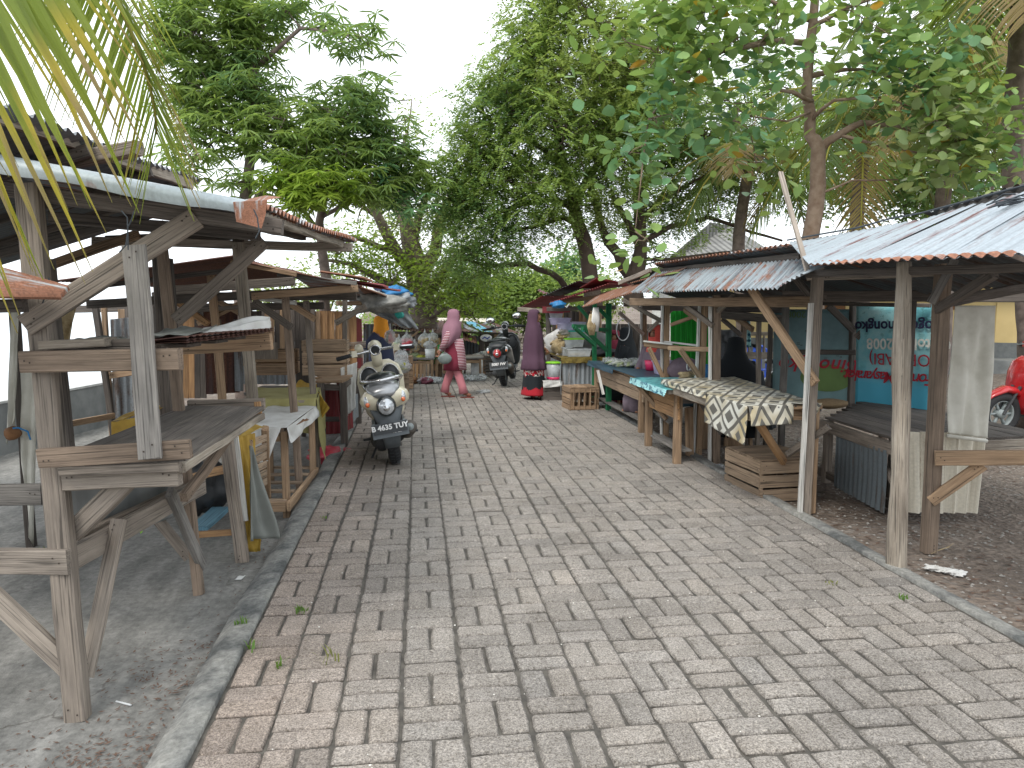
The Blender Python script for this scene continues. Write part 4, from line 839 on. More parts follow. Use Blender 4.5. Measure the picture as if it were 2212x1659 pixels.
sheet(S1, 'eave_rust', e0_+V3(-.012, 0, .002), e1_+V3(-.012, 0, .002), up1(e1_, k2), up1(e0_, k0), 'rust_edge', amp=.010, pitch=.09, nv=2, label='rusted wavy eave edge')
sheet(S1, 'roof_sheet', k0+V3(.02, 0, .05), k2+V3(.02, 0, .055), k2+V3(1.3, .1, -.30), k0+V3(1.3, 0, -.32), 'dark_sheet', amp=.014, pitch=.1, label='rear roof sheet whose wavy top edge stands above the ridge')
sheet(S1, 'roof_sheet', k2+V3(.0, .0, -.01), k1+V3(0, 0, -.01), k1+V3(1.35, .1, -.42), k2+V3(1.3, .1, -.42), 'dark_sheet', amp=.012)
bm_(S1, 'cap_board', k2+V3(.06, -.1, .01), k0+V3(.06, 0, .0), .02, .12, 'wood_grey')
# gnarled pale post
q_ = W(1938, 1240, Z=GR); log(S1, 'post', W(1953, 566, D=4.62), q_-V3(0, 0, .05), .043, .052, 'wood_pale', label='gnarled pale log post')
col_(S1, 2038, 570, 2005, 1205, 4.98, .115, 'wood_grey', h=.11)
col_(S1, 1768, 560, 1738, 1110, 5.85, .095, 'wood_grey', h=.11)
col_(S1, 1752, 655, 1727, 1110, 5.75, .035, 'wood_white', h=.03, name='trim')
col_(S1, 1845, 640, 1838, 880, 8.2, .10, 'wood_dark', z=.4); col_(S1, 1975, 650, 1960, 900, 6.6, .05, 'wood_dark', z=.3); col_(S1, 1700, 600, 1690, 900, 8.0, .08, 'wood_grey'); col_(S1, 1665, 700, 1655, 900, 8.4, .06, 'wood_dark')
for (x0, y0, x1, y1, d0, d1, w_, mt) in ((1745, 592, 2260, 576, 5.3, 3.9, .05, 'wood_dark'), (1690, 640, 2300, 640, 7.2, 6.6, .10, 'wood_dark'), (1780, 598, 2040, 588, 5.6, 5.0, .05, 'wood_grey'), (1700, 655, 2010, 660, 8.3, 7.3, .04, 'wood_dark'), (2030, 655, 2330, 600, 5.1, 6.2, .07, 'wood_dark'),
        (1700, 760, 1848, 762, 8.15, 7.9, .05, 'wood_dark'), (2240, 610, 2330, 640, 4.2, 6.6, .07, 'wood_dark')): bm_(S1, 'beam', W(x0, y0, D=d0), W(x1, y1, D=d1), .05, w_, mt)
for (x0, y0, x1, y1, d0, d1, w_, mt) in ((2150, 590, 2025, 668, 4.3, 4.95, .06, 'wood_dark'), (2062, 560, 2010, 655, 4.8, 4.85, .05, 'wood_grey'), (1622, 622, 1762, 828, 6.3, 5.72, .07, 'wood_warm'), (1790, 660, 1845, 715, 8.1, 8.1, .07, 'wood_dark'), (1925, 660, 1850, 730, 7.9, 8.1, .07, 'wood_dark'), (1715, 596, 1768, 660, 6.2, 5.9, .05, 'wood_dark')):
    bm_(S1, 'brace', W(x0, y0, D=d0), W(x1, y1, D=d1), .04, w_, mt)
sheetmat('panel_blue', (.17, .20, .215), .3, (.14, .11, .09), .1, .7)
# plank platform
PL = Thing('plank_platform', 'wide low platform of dark weathered planks under the nearest right stall', 'platform', W(1920, 1080, Z=GR))
zp = .56; pa = [W(1792, 905, Z=zp), W(1925, 948, Z=zp)+V3(0, -.15, 0), None, None]; pa[2] = pa[1]+V3(1.35, .1, 0); pa[3] = pa[0]+V3(1.3, 1.4, 0)
nb = 9
for i in range(nb):
    t = (i+.5)/nb; a = pa[0].lerp(pa[3], t); b = pa[1].lerp(pa[2], t); bm_(PL, 'plank', a, b, .142, .022, 'wood_dark', jit=.002)
bm_(PL, 'front_beam', pa[0]+V3(-.02, .25, -.07), pa[1]+V3(-.02, -.05, -.07), .045, .10, 'wood_grey'); bm_(PL, 'end_beam', pa[1]+V3(0, 0, -.05), pa[2]+V3(0, 0, -.05), .04, .08, 'wood_pale')
for p in (pa[0]+V3(.05, .1, 0), pa[1]+V3(.03, .08, 0), pa[1].lerp(pa[0], .45)+V3(.25, 0, 0), pa[2]+V3(-.05, .05, 0), pa[3]+V3(-.05, -.3, 0)): bm_(PL, 'leg', p+V3(0, 0, -.03), Vector((p.x, p.y, GR)), .07, .07, 'wood_grey', up=(0, 1, 0))
bm_(PL, 'brace', pa[1]+V3(-.0, .35, -.12), pa[1]+V3(0, .02, -.4), .03, .05, 'wood_grey')
pb = pa[0]+V3(.55, .3, 0); pc = pa[1]+V3(.10, .1, 0)
sa, sb = W(1806, 950, D=6.7), W(1914, 985, D=5.85)
sheet(PL, 'side_panel', Vector((sa.x, sa.y, .47)), Vector((sb.x, sb.y, .47)), Vector((sb.x, sb.y, -.03)), Vector((sa.x, sa.y, -.02)), 'panel_blue', amp=.008, label='blue-grey corrugated side panel')
bm_(PL, 'bottom_rail', Vector((pb.x-.5, pb.y+.4, .04)), Vector((pc.x, pc.y, .0)), .04, .07, 'wood_grey')
sheet(PL, 'end_panel', W(1930, 936, D=5.5), W(2128, 938, D=5.75), W(2110, 1105, D=5.75), W(1932, 1104, D=5.5), 'cream_sheet', amp=.021, pitch=.125, label='cream corrugated end panel', ragged=.04)
bm_(PL, 'end_post', W(2112, 1010, D=5.8), W(2103, 1106, D=5.8), .03, .03, 'wood_dark', up=(0, 1, 0))
P = Thing('guard_rail', 'wooden rail with diagonal brace running off the right frame edge from the stall post', 'rail', W(2030, 1090, D=5.0))
bm_(P, 'rail', W(2020, 990, D=4.88), W(2400, 985, D=4.6), .035, .095, 'wood_warm'); bm_(P, 'brace', W(2010, 1082, D=4.95), W(2122, 1003, D=4.85), .04, .075, 'wood_warm')
P = Thing('hanging_canvas', 'creased off-white canvas sheet hanging at the open side of the nearest right stall', 'canvas', W(2100, 800, D=5.5))
cloth(P, 'cloth', W(2066, 660, D=5.5), W(2152, 660, D=5.6), W(2128, 946, D=5.6), W(2044, 935, D=5.45), 'canvas', wr=.022, nu=40, nv=60, freq=9)
bm_(P, 'hem_roll', W(2046, 942, D=5.42), W(2130, 951, D=5.52), .035, .03, 'canvas', round_=True, jit=.006)
P = Thing('leaning_pole', 'white-painted pole leaning up past the roof corner of the nearest right stall', 'pole', W(1750, 605, D=5.6)); bm_(P, 'pole', W(1686, 372, D=6.0), W(1748, 604, D=5.5), .033, .025, 'wood_grey_light', up=(0, 1, 0), jit=.004)
P = Thing('black_netting', 'tangle of black netting lying on the silver roof near the ridge', 'netting', W(2150, 440, D=4.3))
mb = MB()
for i in range(14): a = W(2130+random.uniform(0, 60), 440+random.uniform(-4, 10), D=4.22); b = a+V3(random.uniform(.05, .2), -random.uniform(.05, .3), random.uniform(.0, .05)); mb.tube([a, (a+b)/2+V3(0, 0, random.uniform(-.01, .03)), b], .004, 4)
build(P, 'netting', mb, 'wire')
P = Thing('roof_wire', 'black wire running along the top edge of the silver roof', 'wire', k1); mb = MB(); mb.tube([k1+V3(-.02, 0, .02), k1.lerp(k2, .3)+V3(0, 0, .025), k1.lerp(k2, .6)+V3(-.03, 0, .02), k1.lerp(k2, .8)+V3(.0, 0, .05), k2+V3(0, 0, .05), k2.lerp(k0, .3)+V3(0, 0, .03)], .007, 5); build(P, 'wire', mb, 'wire')
# ---- banners
def banner_mat():
    m, nt, b, out = newmat('banner'); uv = ND(nt, 'ShaderNodeUVMap').outputs[0]; n = noise(nt, uv, 2.2, 5, .65); n2 = noise(nt, uv, 11, 4, .7)
    sp = ND(nt, 'ShaderNodeSeparateXYZ'); nt.links.new(uv, sp.inputs[0])
    c = ramp(nt, n, [(.35, (.38, .60, .60)), (.55, (.16, .46, .52)), (.7, (.05, .22, .22))])
    lo = ramp(nt, sp.outputs['Y'], [(.62, 0.0), (.80, 1.0)]); c = mix(nt, lo, c, (.08, .42, .58))
    d = ramp(nt, n2, [(.55, 0.0), (.62, .6)]); up = ramp(nt, sp.outputs['Y'], [(.15, 1.0), (.45, 0.0)]); mm = ND(nt, 'ShaderNodeMath', operation='MULTIPLY'); nt.links.new(d, mm.inputs[0]); nt.links.new(up, mm.inputs[1])
    nt.links.new(mix(nt, mm.outputs[0], c, (.02, .10, .07)), b.inputs['Base Color']); S(nt, b, Roughness=.45)
banner_mat(); plain('banner_dull', (.17, .29, .30), rough=.5, sc=1.6, c2=(.08, .15, .17)); plain('banner_green', (.13, .22, .06), rough=.6, sc=4)
def banner(name, label, tl, tr, br, bl, mat):
    T = Thing(name, label, 'banner', bl); cloth(T, 'cloth', tl, tr, br, bl, mat, wr=.006, nu=20, nv=20); return T
def on_plane(T, tl, tr, bl, u, v, s, size, mat, flip=True, **k):
    x = (tr-tl); y = (tl-bl); ctr = tl+x*u-y*v; xn = x.normalized(); n = xn.cross(y).normalized(); yn = n.cross(xn)
    M = Matrix((-xn, -yn, n)).transposed().to_4x4() if flip else Matrix((xn, yn, n)).transposed().to_4x4()
    M.translation = ctr+n*.022-T.o; return text(T, s, size, mat, M, **k)
bl_ = [W(1672, 668, D=8.6), W(1842, 668, D=8.2), W(1836, 878, D=8.2), W(1668, 872, D=8.6)]
T_ = banner('banner', 'dull blue-green upside-down banner with red lettering, left rear of the nearest right stall', *bl_, 'banner_dull')
on_plane(T_, bl_[0], bl_[1], bl_[3], .60, .57, 'Binongko', .205, 'red_ink', name='lettering', shear=.25, spacing=1.06, bold=.003)
on_plane(T_, bl_[0], bl_[1], bl_[3], .30, .05, '2008', .10, 'banner_green', name='lettering')
mb = MB(); p = bl_[0]+(bl_[1]-bl_[0])*.72+(bl_[3]-bl_[0])*.72; n_ = Vector((0, -1, 0))
for nm_, uu, vv in (('motif', .45, .22), ('motif', .7, .50), ('motif', .85, .46), ('motif', .35, .35)):
    on_plane(T_, bl_[0], bl_[1], bl_[3], uu, vv, '"=', .07, 'dark_paint', name='motif')
ell = MB(); cc = bl_[0]+(bl_[1]-bl_[0])*.70+(bl_[3]-bl_[0])*.70; xn = (bl_[1]-bl_[0]).normalized(); yn = Vector((0, 0, 1)); nn = xn.cross(yn).normalized()
ell.v = [cc+nn*.012+xn*.27*math.cos(t)+yn*.15*math.sin(t) for t in [i*math.pi/12 for i in range(24)]]; ell.f = [tuple(range(24))]; build(T_, 'green_oval', ell, 'banner_green')
br_ = [W(1850, 662, D=8.1), W(2040, 656, D=7.25), W(2004, 900, D=7.40), W(1848, 872, D=8.1)]
T_ = banner('banner', 'turquoise banner hung upside down with red, white and navy lettering behind the pale log post', *br_, 'banner')
for (s, u, v, sz, mt, kw) in (('Togo Binongko', .50, .20, .155, 'navy_ink', dict(bold=.004)), ('Oktober 2008', .62, .37, .155, 'white_ink', dict(bold=.003)), ('(FORMABI)', .60, .52, .17, 'red_ink', {}), ('Forum Masyarakat', .40, .70, .165, 'red_ink', dict(shear=.25, spacing=.82, bold=.002))):
    on_plane(T_, br_[0], br_[1], br_[3], u, v, s, sz, mt, name='lettering', **kw)
# ---- stall R2 (patterned and teal tables)
S2 = Thing('market_stall', 'second right market stall with rust-streaked silver awning above the row of covered tables', 'market stall', W(1540, 1000, Z=0))
a0 = W(1740, 594, D=5.45)+V3(-.0, -.1, -.0); a0 = W(1681, 622, D=5.36); a1 = W(1364, 631, D=9.0); b1_ = W(1382, 609, D=11.1); b0_ = W(1738, 592, D=6.35)
b0_ = W(1738, 560, D=6.3)
sheet(S2, 'awning_sheet', a0, a1, W(1415, 590, D=10.3), b0_, 'zinc_rusty', amp=.010, ragged=.05)
sheet(S2, 'awning_sheet', a0+V3(0, 0, -.001), W(1736, 592, D=5.05), b0_+V3(.3, -.3, .03), b0_, 'zinc_clean', amp=.009)
g0 = W(1706, 527, D=6.5); g1 = W(1413, 569, D=10.3); sheet(S2, 'rear_sheet', g0, g1, g1+V3(1.5, .1, -.42), g0+V3(1.5, .1, -.40), 'rust_edge', amp=.014, pitch=.1, nv=3, label='rusty wavy top edge of the rear roof'); 
sheet(S2, 'rear_sheet', g0+V3(.03, 0, -.02), g1+V3(.03, 0, -.02), g1+V3(1.5, .1, -.44), g0+V3(1.5, .1, -.42), 'dark_sheet', amp=.012, pitch=.1)
g2 = W(1345, 607, D=11.2); sheet(S2, 'rear_sheet', g1+V3(0, 0, -.06), g2, g2+V3(1.4, .1, -.4), g1+V3(1.4, .1, -.46), 'dark_sheet', amp=.012, pitch=.1)
bm_(S2, 'rafter_beam', g1+V3(-.05, 0, -.09), g2+V3(-.05, 0, -.03), .04, .06, 'wood_grey'); bm_(S2, 'rafter_beam', g0+V3(.1, 0, -.10), g1+V3(.1, 0, -.10), .04, .06, 'wood_dark')
sheet(S2, 'awning_sheet', W(1500, 571, D=9.4), W(1400, 603, D=11), W(1360, 612, D=10.7), W(1455, 590, D=9.0), 'rust', amp=.010, nv=4)
bm_(S2, 'eave_beam', W(1364, 652, D=9.1), W(1765, 652, D=5.9), .05, .085, 'wood_warm'); bm_(S2, 'beam', W(1390, 664, D=10.6), W(1700, 668, D=8.2), .05, .08, 'wood_dark'); bm_(S2, 'beam', W(1500, 676, D=9.4), W(1700, 690, D=8.0), .05, .09, 'wood_dark'); bm_(S2, 'beam', W(1545, 640, D=7.9), W(1780, 645, D=6.2), .04, .05, 'wood_dark')
for (x0, y0, x1, y1, d, w_, tr) in ((1440, 645, 1438, 950, 9.2, .085, 1), (1522, 645, 1508, 985, 8.3, .085, 1), (1548, 638, 1546, 1000, 7.75, .10, 1), (1392, 655, 1392, 900, 10.9, .075, 1), (1608, 665, 1604, 820, 9.5, .08, 0), (1640, 680, 1640, 860, 8.6, .06, 0)):
    col_(S2, x0, y0, x1, y1, d, w_, 'wood_warm' if x0 < 1530 else 'wood_grey')
    if tr: dx = -(w_*.62)*F/d; col_(S2, x0+dx, y0+3, x1+dx, y1, d-.01, .022, 'wood_white', name='trim', h=.05)
for (x0, y0, x1, y1, d0, d1, w_, mt) in ((1345, 648, 1440, 700, 9.3, 9.2, .05, 'wood_grey'), (1338, 675, 1390, 722, 10.6, 10.8, .05, 'wood_grey'), (1400, 715, 1455, 665, 10.3, 10.2, .05, 'wood_grey'), (1468, 650, 1540, 704, 8.0, 7.7, .05, 'wood_grey'), (1480, 670, 1525, 705, 9.0, 8.3, .05, 'wood_warm'), (1450, 702, 1510, 680, 9.7, 9.3, .04, 'wood_warm'),
        (1582, 640, 1552, 672, 7.3, 7.7, .05, 'wood_grey'), (1555, 660, 1625, 712, 9.3, 8.6, .06, 'wood_warm'), (1560, 690, 1600, 724, 9.6, 9.4, .05, 'wood_dark'), (1440, 700, 1515, 640, 9.2, 8.4, .0, 'wood_warm')):
    if w_: bm_(S2, 'brace', W(x0, y0, D=d0), W(x1, y1, D=d1), .04, w_, mt)
# upper display shelf
bm_(S2, 'shelf_board', W(1395, 744, D=9.15), W(1462, 752, D=9.0), .2, .05, 'wood_warm'); bm_(S2, 'shelf_edge', W(1390, 737, D=9.05), W(1453, 744, D=8.9), .03, .02, 'wood_white')
bm_(S2, 'shelf_board', W(1446, 752, D=8.4), W(1540, 755, D=8.0), .06, .05, 'wood_warm'); bm_(S2, 'shelf_edge', W(1436, 738, D=9.0), W(1524, 748, D=8.5), .03, .02, 'wood_white'); bm_(S2, 'shelf_edge', W(1524, 690, D=8.4), W(1523, 748, D=8.4), .02, .02, 'wood_white', up=(0, 1, 0))
bm_(S2, 'brace', W(1402, 752, D=9.0), W(1440, 830, D=9.0), .04, .05, 'wood_warm'); bm_(S2, 'brace', W(1470, 755, D=8.2), W(1524, 832, D=8.15), .04, .06, 'wood_warm')
P = Thing('rope_loop', 'white rope loop hanging from the awning eave right of the green posts', 'rope', W(1340, 700, D=9.6)); mb = MB()
c_ = W(1346, 712, D=9.8); mb.tube([c_+V3(math.cos(t)*.085, 0, math.sin(t)*.14) for t in np.linspace(1.2, 7.0, 18)], .0075, 6); build(P, 'rope', mb, 'grey_bag', True)
P = Thing('hanging_hook', 'white plastic hook hanging under the awning near its middle', 'hook', W(1424, 645, D=8.6)); mb = MB(); mb.tube([W(1421, 634, D=8.5), W(1421, 648, D=8.5), W(1425, 652, D=8.5), W(1429, 650, D=8.5)], .014, 6); build(P, 'hook', mb, 'white_plastic', True)
for (x, y, l, mt, lb) in ((1275, 690, 34, 'husk', 'frayed brown rope end hanging from the eave by the green bracket'), (1283, 676, 40, 'white_cloth', 'bunch of white plastic bags hanging against the green post')):
    P = Thing('hanging_rag', lb, 'rag', W(x, y, D=10.8)); mb = MB()
    for k in range(4): mb.tube([W(x+k*3, y-12, D=10.8), W(x+k*3.5-2, y+l*.4, D=10.8), W(x+k*2.5, y+l, D=10.8)], [.01, .035, .015], 7)
    build(P, 'rag', mb, mt, True)
# tables
def cloth_table(T, X0, X1, Y0, Y1, z, topmat, leg='wood_warm', apron='wood_crate', apr=.22):
    table(T, [(X0+.04, Y0+.04), (X1-.04, Y0+.04), (X1-.04, Y1-.04), (X0+.04, Y1-.04)], z-.02, top='wood_warm', leg=leg, gl=GR, boards=3, rail=False, lw=.075)
    bm_(T, 'front_board', (X0+.05, Y0+.02, z-.11), (X0+.05, Y1-.02, z-.11), .02, .13, apron); bm_(T, 'front_board', (X0+.06, Y0+.02, z-.24), (X0+.06, Y1-.02, z-.24), .02, .11, apron)
    bm_(T, 'end_board', (X0+.05, Y0+.05, z-.09), (X1-.05, Y0+.05, z-.09), .02, .08, 'wood_dark')
    bm_(T, 'foot_rail', (X0+.15, Y0+.1, .12), (X0+.15, Y1-.1, .12), .15, .02, 'wood_grey')
T1 = Thing('table', 'long wooden table with a navy blue oilcloth top and plain board front', 'table', (2.72, 10.4, GR)); cloth_table(T1, 2.70, 3.55, 9.05, 11.7, .68, 'blue')
P = Thing('blue_oilcloth', 'navy oilcloth on the long table, hanging down at its near end', 'tablecloth', (2.7, 9.05, .68))
cloth(P, 'cloth', (2.66, 9.0, .70), (3.6, 9.0, .70), (3.6, 11.75, .70), (2.66, 11.75, .70), 'blue_cloth', wr=.003); cloth(P, 'cloth', (2.72, 8.98, .70), (3.6, 8.98, .70), (3.55, 8.99, .36), (2.78, 8.97, .30), 'blue_cloth', wr=.012)
cloth(P, 'cloth', (2.655, 10.2, .70), (2.655, 11.75, .70), (2.64, 11.75, .63), (2.64, 10.2, .64), 'blue_cloth', wr=.008)
T2 = Thing('table', 'shorter table with a glossy teal cover and yellowish board front', 'table', (2.5, 7.6, GR)); cloth_table(T2, 2.52, 3.3, 7.25, 8.35, .74, 'teal', apron='wood_orange')
def tilemat(name, a, b_, sc):
    m, nt, b, out = newmat(name); uv = ND(nt, 'ShaderNodeUVMap').outputs[0]; v = ND(nt, 'ShaderNodeTexVoronoi'); v.inputs['Scale'].default_value = sc; nt.links.new(uv, v.inputs[0])
    n = noise(nt, uv, 20, 3); f = ramp(nt, v.outputs['Distance'], [(.35, 0.0), (.5, 1.0)]); nt.links.new(mix(nt, f, a, b_), b.inputs['Base Color']); S(nt, b, Roughness=.35); bump(nt, b, n, .1, .01)
tilemat('teal_cloth', (.035, .20, .24), (.10, .40, .42), 14); tilemat('teal_edge', (.02, .14, .22), (.35, .66, .68), 22)
P = Thing('teal_oilcloth', 'shiny teal patterned oilcloth with a pale beaded rim on the shorter table', 'tablecloth', (2.4, 7.2, .76))
cloth(P, 'cloth', (2.40, 7.2, .765), (3.3, 7.2, .765), (3.3, 8.4, .765), (2.40, 8.4, .765), 'teal_cloth', wr=.003); cloth(P, 'rim', (2.395, 7.15, .768), (2.395, 8.42, .768), (2.385, 8.42, .70), (2.385, 7.15, .70), 'teal_edge', wr=.008, freq=25)
bm_(T2, 'brace', (2.44, 8.3, .70), (2.66, 7.9, .36), .03, .05, 'wood_warm')
bm_(T2, 'support_board', (2.45, 7.26, .735), (3.3, 7.26, .735), .05, .05, 'wood_grey'); bm_(T2, 'support_board', (2.45, 8.3, .735), (3.3, 8.3, .735), .05, .05, 'wood_grey')
T3 = Thing('table', 'nearest right table under the black and cream diamond-patterned oilcloth', 'table', (2.7, 6.3, GR))
table(T3, [(2.52, 5.55), (3.1, 5.55), (3.28, 7.6), (2.52, 7.45)], .80, top='wood_warm', leg='wood_warm', gl=GR, boards=3, legs=(1, 2), lw=.07)
bm_(T3, 'side_rail', (2.52, 5.5, .75), (2.50, 7.45, .75), .03, .07, 'wood_pale'); bm_(T3, 'brace', W(1508, 858, D=7.3), W(1560, 935, D=7.0), .03, .06, 'wood_dark'); bm_(T3, 'brace', (2.6, 5.6, .72), (3.0, 5.9, .30), .04, .06, 'wood_orange'); bm_(T3, 'brace', (3.15, 5.5, .66), (2.95, 5.75, .40), .04, .05, 'wood_grey')
col_(T3, 1458+30, 880, 1490, 985, 8.0, .075, 'wood_warm', name='leg')
def diamond():
    m, nt, b, out = newmat('diamond_oilcloth'); uv = ND(nt, 'ShaderNodeUVMap').outputs[0]; sp = ND(nt, 'ShaderNodeSeparateXYZ'); nt.links.new(uv, sp.inputs[0])
    def M(op, a, b_=None, c_=None):
        n = ND(nt, 'ShaderNodeMath', operation=op)
        for i, v in enumerate((a, b_, c_)):
            if v is None: continue
            if hasattr(v, 'links'): nt.links.new(v, n.inputs[i])
            else: n.inputs[i].default_value = v
        return n.outputs[0]
    u = M('ABSOLUTE', M('SUBTRACT', M('FRACT', M('MULTIPLY', sp.outputs[0], 1/.215)), .5)); v = M('ABSOLUTE', M('SUBTRACT', M('FRACT', M('MULTIPLY', sp.outputs[1], 1/.35)), .5))
    d = M('MULTIPLY', M('ADD', u, v), 2.0)     # 0 at the centre of a diamond, 1 on its edge, 2 at the corners
    core = M('LESS_THAN', d, .46); ring = M('MULTIPLY', M('GREATER_THAN', d, .85), M('LESS_THAN', d, 1.15)); 
    d2 = M('GREATER_THAN', d, 1.62); dark = M('MINIMUM', M('ADD', M('ADD', core, ring), d2), 1.0)
    st = noise(nt, ND(nt, 'ShaderNodeTexCoord').outputs['Object'], 2.2, 4, .6)
    lt = ramp(nt, st, [(.40, (.62, .62, .56)), (.62, (.46, .38, .22))])
    nt.links.new(mix(nt, dark, lt, (.12, .115, .10)), b.inputs['Base Color']); S(nt, b, Roughness=.42)
diamond()
plain('yellowed', (.5, .4, .22), rough=.6)
P = Thing('patterned_oilcloth', 'black and cream diamond-patterned oilcloth draped over the nearest right table', 'tablecloth', (2.5, 5.5, .83)); zc = .832
cA, cB, cC, cD = Vector((2.48, 5.48, zc)), Vector((3.12, 5.60, zc)), Vector((3.32, 7.7, zc)), Vector((2.48, 7.55, zc))
cloth(P, 'cloth', cA, cB, cC, cD, 'diamond_oilcloth', wr=.003, label='flat top of the oilcloth')
cloth(P, 'cloth', cA.lerp(cD, .40), cA+V3(-.006, 0, 0), cA+V3(-.02, -.01, -.30), cA.lerp(cD, .40)+V3(-.02, 0, -.25), 'diamond_oilcloth', wr=.008, swap=True, label='deep fall on the lane side')
cloth(P, 'cloth', cD, cA.lerp(cD, .40)+V3(-.004, 0, 0), cA.lerp(cD, .40)+V3(-.012, 0, -.045), cD+V3(-.006, 0, -.05), 'diamond_oilcloth', wr=.006, swap=True, label='narrow fall on the lane side')
cloth(P, 'cloth', cA+V3(0, -.012, .001), cA.lerp(cB, .62)+V3(0, -.012, .001), cA.lerp(cB, .62)+V3(0, -.02, -.15), cA+V3(0.02, -.03, -.15), 'diamond_oilcloth', wr=.008, label='yellowed near end fall')
cloth(P, 'cloth', cA.lerp(cB, .78)+V3(0, -.01, 0), cB+V3(.02, -.01, 0), cB+V3(-.02, -.03, -.06), cA.lerp(cB, .80)+V3(0, -.03, -.22), 'diamond_oilcloth', wr=.008, label='torn yellowed corner piece')
mb = MB()
for i in range(7):
    p = cA.lerp(cB, .05+.12*i)+V3(0, -.02, -.015); mb.add(*blob_v(p, (.006, .006, .006), 1, 0, 6, 4))
build(P, 'tack', mb, 'black_plastic')
# crate under the table
cc = W(1655, 1092, Z=GR); crate('wooden_crate', 'big old wooden crate with grey board lid under the nearest right table', Vector((3.06, 6.28, GR)), (.52, .62, .345), R(4), 'wood_crate', rows=3, endslats=0, top=True)
crate('wooden_crate', 'pinkish slatted crate lying on its side on the paving beside the blue table', Vector((2.46, 11.4, 0)), (.40, .44, .33), R(97), 'wood_warm', rows=4, gap=.012, endslats=5, top=True)
crate('wooden_crate', 'grey crate under a white cloth carrying the lime-lidded bucket', Vector((2.26, 12.55, 0)), (.40, .36, .30), R(-3), 'wood_dark', rows=2, gap=.008, endslats=4, top=True)
P = Thing('white_cover', 'white cloth spread on the grey crate below the lime-lidded bucket', 'cloth', (2.26, 12.55, .32)); cloth(P, 'cloth', (2.04, 12.35, .325), (2.49, 12.35, .325), (2.49, 12.75, .325), (2.04, 12.75, .325), 'white_cloth', wr=.004); cloth(P, 'cloth', (2.04, 12.335, .325), (2.49, 12.335, .325), (2.50, 12.32, .25), (2.04, 12.32, .21), 'white_cloth', wr=.012)
def bucket(name, label, c, r, h, mat, lid, lidh=.02, cat='bucket', fill=None):
    T = Thing(name, label, cat, c, local=True); mb = MB(); mb.loft([(0, 0, 0, r*.82, r*.82), (0, 0, h, r, r), (0, 0, h+.002, r*.9, r*.9)], 20); build(T, 'bucket_body', mb, mat, True)
    if fill: m2 = MB(); m2.loft([(0, 0, .004, r*.825, r*.825), (0, 0, h*.16, r*.86, r*.86)], 20); build(T, 'contents', m2, fill, True)
    if lid: m3 = MB(); m3.loft([(0, 0, h, r*1.09, r*1.09), (0, 0, h+lidh, r*1.07, r*1.07), (0, 0, h+lidh+.006, r*.9, r*.9)], 20); build(T, 'lid', m3, lid, True)
    return T
bucket('bucket', 'translucent bucket with lime green lid on the white-covered crate', (2.25, 12.5, .335), .14, .27, 'clear_plastic', 'lime_plastic', fill='pink_plastic')
def tub(name, label, c, sx, sy, h, mat, lid=None, fill=None, group=None):
    T = Thing(name, label, 'plastic box', c, local=True, group=group); mb = MB(); v = []
    for (k, z) in ((.88, 0), (1, h)): v += [(sx/2*k*a, sy/2*k*b, z) for a, b in ((-1, -1), (1, -1), (1, 1), (-1, 1))]
    mb.add(v, [(3, 2, 1, 0), (0, 1, 5, 4), (1, 2, 6, 5), (2, 3, 7, 6), (3, 0, 4, 7)]); build(T, 'box_body', mb, mat)
    m2 = MB()
    if lid: m2.box((0, 0, h+.009), (sx*1.05, sy*1.05, .018)); build(T, 'lid', m2, lid)
    else:
        for s in (-1, 1): m2.box((s*sx*.51, 0, h), (.012, sy*1.04, .014)); m2.box((0, s*sy*.51, h), (sx, .012, .013))
        build(T, 'rim', m2, mat)
    if fill: m3 = MB(); m3.add(*blob_v((0, 0, h*.18), (sx*.40, sy*.40, h*.2), 3, .15, flat=.8)); build(T, 'contents', m3, fill, True)
tub('plastic_box', 'open lilac plastic box with red food on the near end of the blue table', (3.22, 9.35, .705), .46, .30, .16, 'lilac_plastic', fill='red_bag')
bucket('plastic_jar', 'taller hot pink plastic tub behind the lilac box on the blue table', (3.13, 9.95, .705), .10, .13, 'pink_plastic', None, cat='tub'); bucket('plastic_jar', 'flat hot pink bowl right behind the lilac box', (3.28, 9.75, .705), .12, .06, 'pink_plastic', None, cat='tub')
for i in range(9):
    P = Thing('food_parcel', 'knotted pale green-white plastic parcel in the heap at the far end of the blue table', 'parcel', (2.85+.13*(i % 4)+random.uniform(-.03, .03), 10.5+.3*(i//4)+random.uniform(-.05, .05), .74), group='knotted food parcels heaped on the blue table', local=True)
    mb = MB(); mb.add(*blob_v((0, 0, .01), (.10, .09, .055), i, .35)); build(P, 'parcel', mb, 'film', True); m2 = MB(); m2.add(*blob_v((0, 0, .0), (.085, .08, .043), i+3, .3)); build(P, 'contents', m2, 'veg_pale', True)
P = Thing('cloth_bag', 'stuffed grey-mauve cloth bag standing behind the teal table', 'bag', (3.35, 8.55, .74)); p = W(1478, 800, D=9.2); mb = MB(); mb.add(*blob_v(p, (.21, .15, .16), 3, .12)); build(P, 'bag', mb, 'plum_cloth_light' if 'plum_cloth_light' in MATS else 'grey_mauve', True) if False else None
plain('grey_mauve', (.20, .155, .19), rough=.9); build(P, 'bag', mb, 'grey_mauve', True)
P = Thing('snack_bag', 'knotted clear bag of orange-brown snacks in front of the grey-mauve bag', 'bag', p); q_ = W(1486, 812, D=8.7); mb = MB(); mb.add(*blob_v(q_, (.11, .08, .05), 5, .3)); build(P, 'snacks', mb, 'husk', True); m2 = MB(); c_ = W(1488, 794, D=8.68)
m2.tube([c_+V3(math.cos(t)*.025, 0, math.sin(t)*.045+.01) for t in np.linspace(-1.4, 4.5, 10)], .008, 5); build(P, 'knot', m2, 'white_plastic', True)
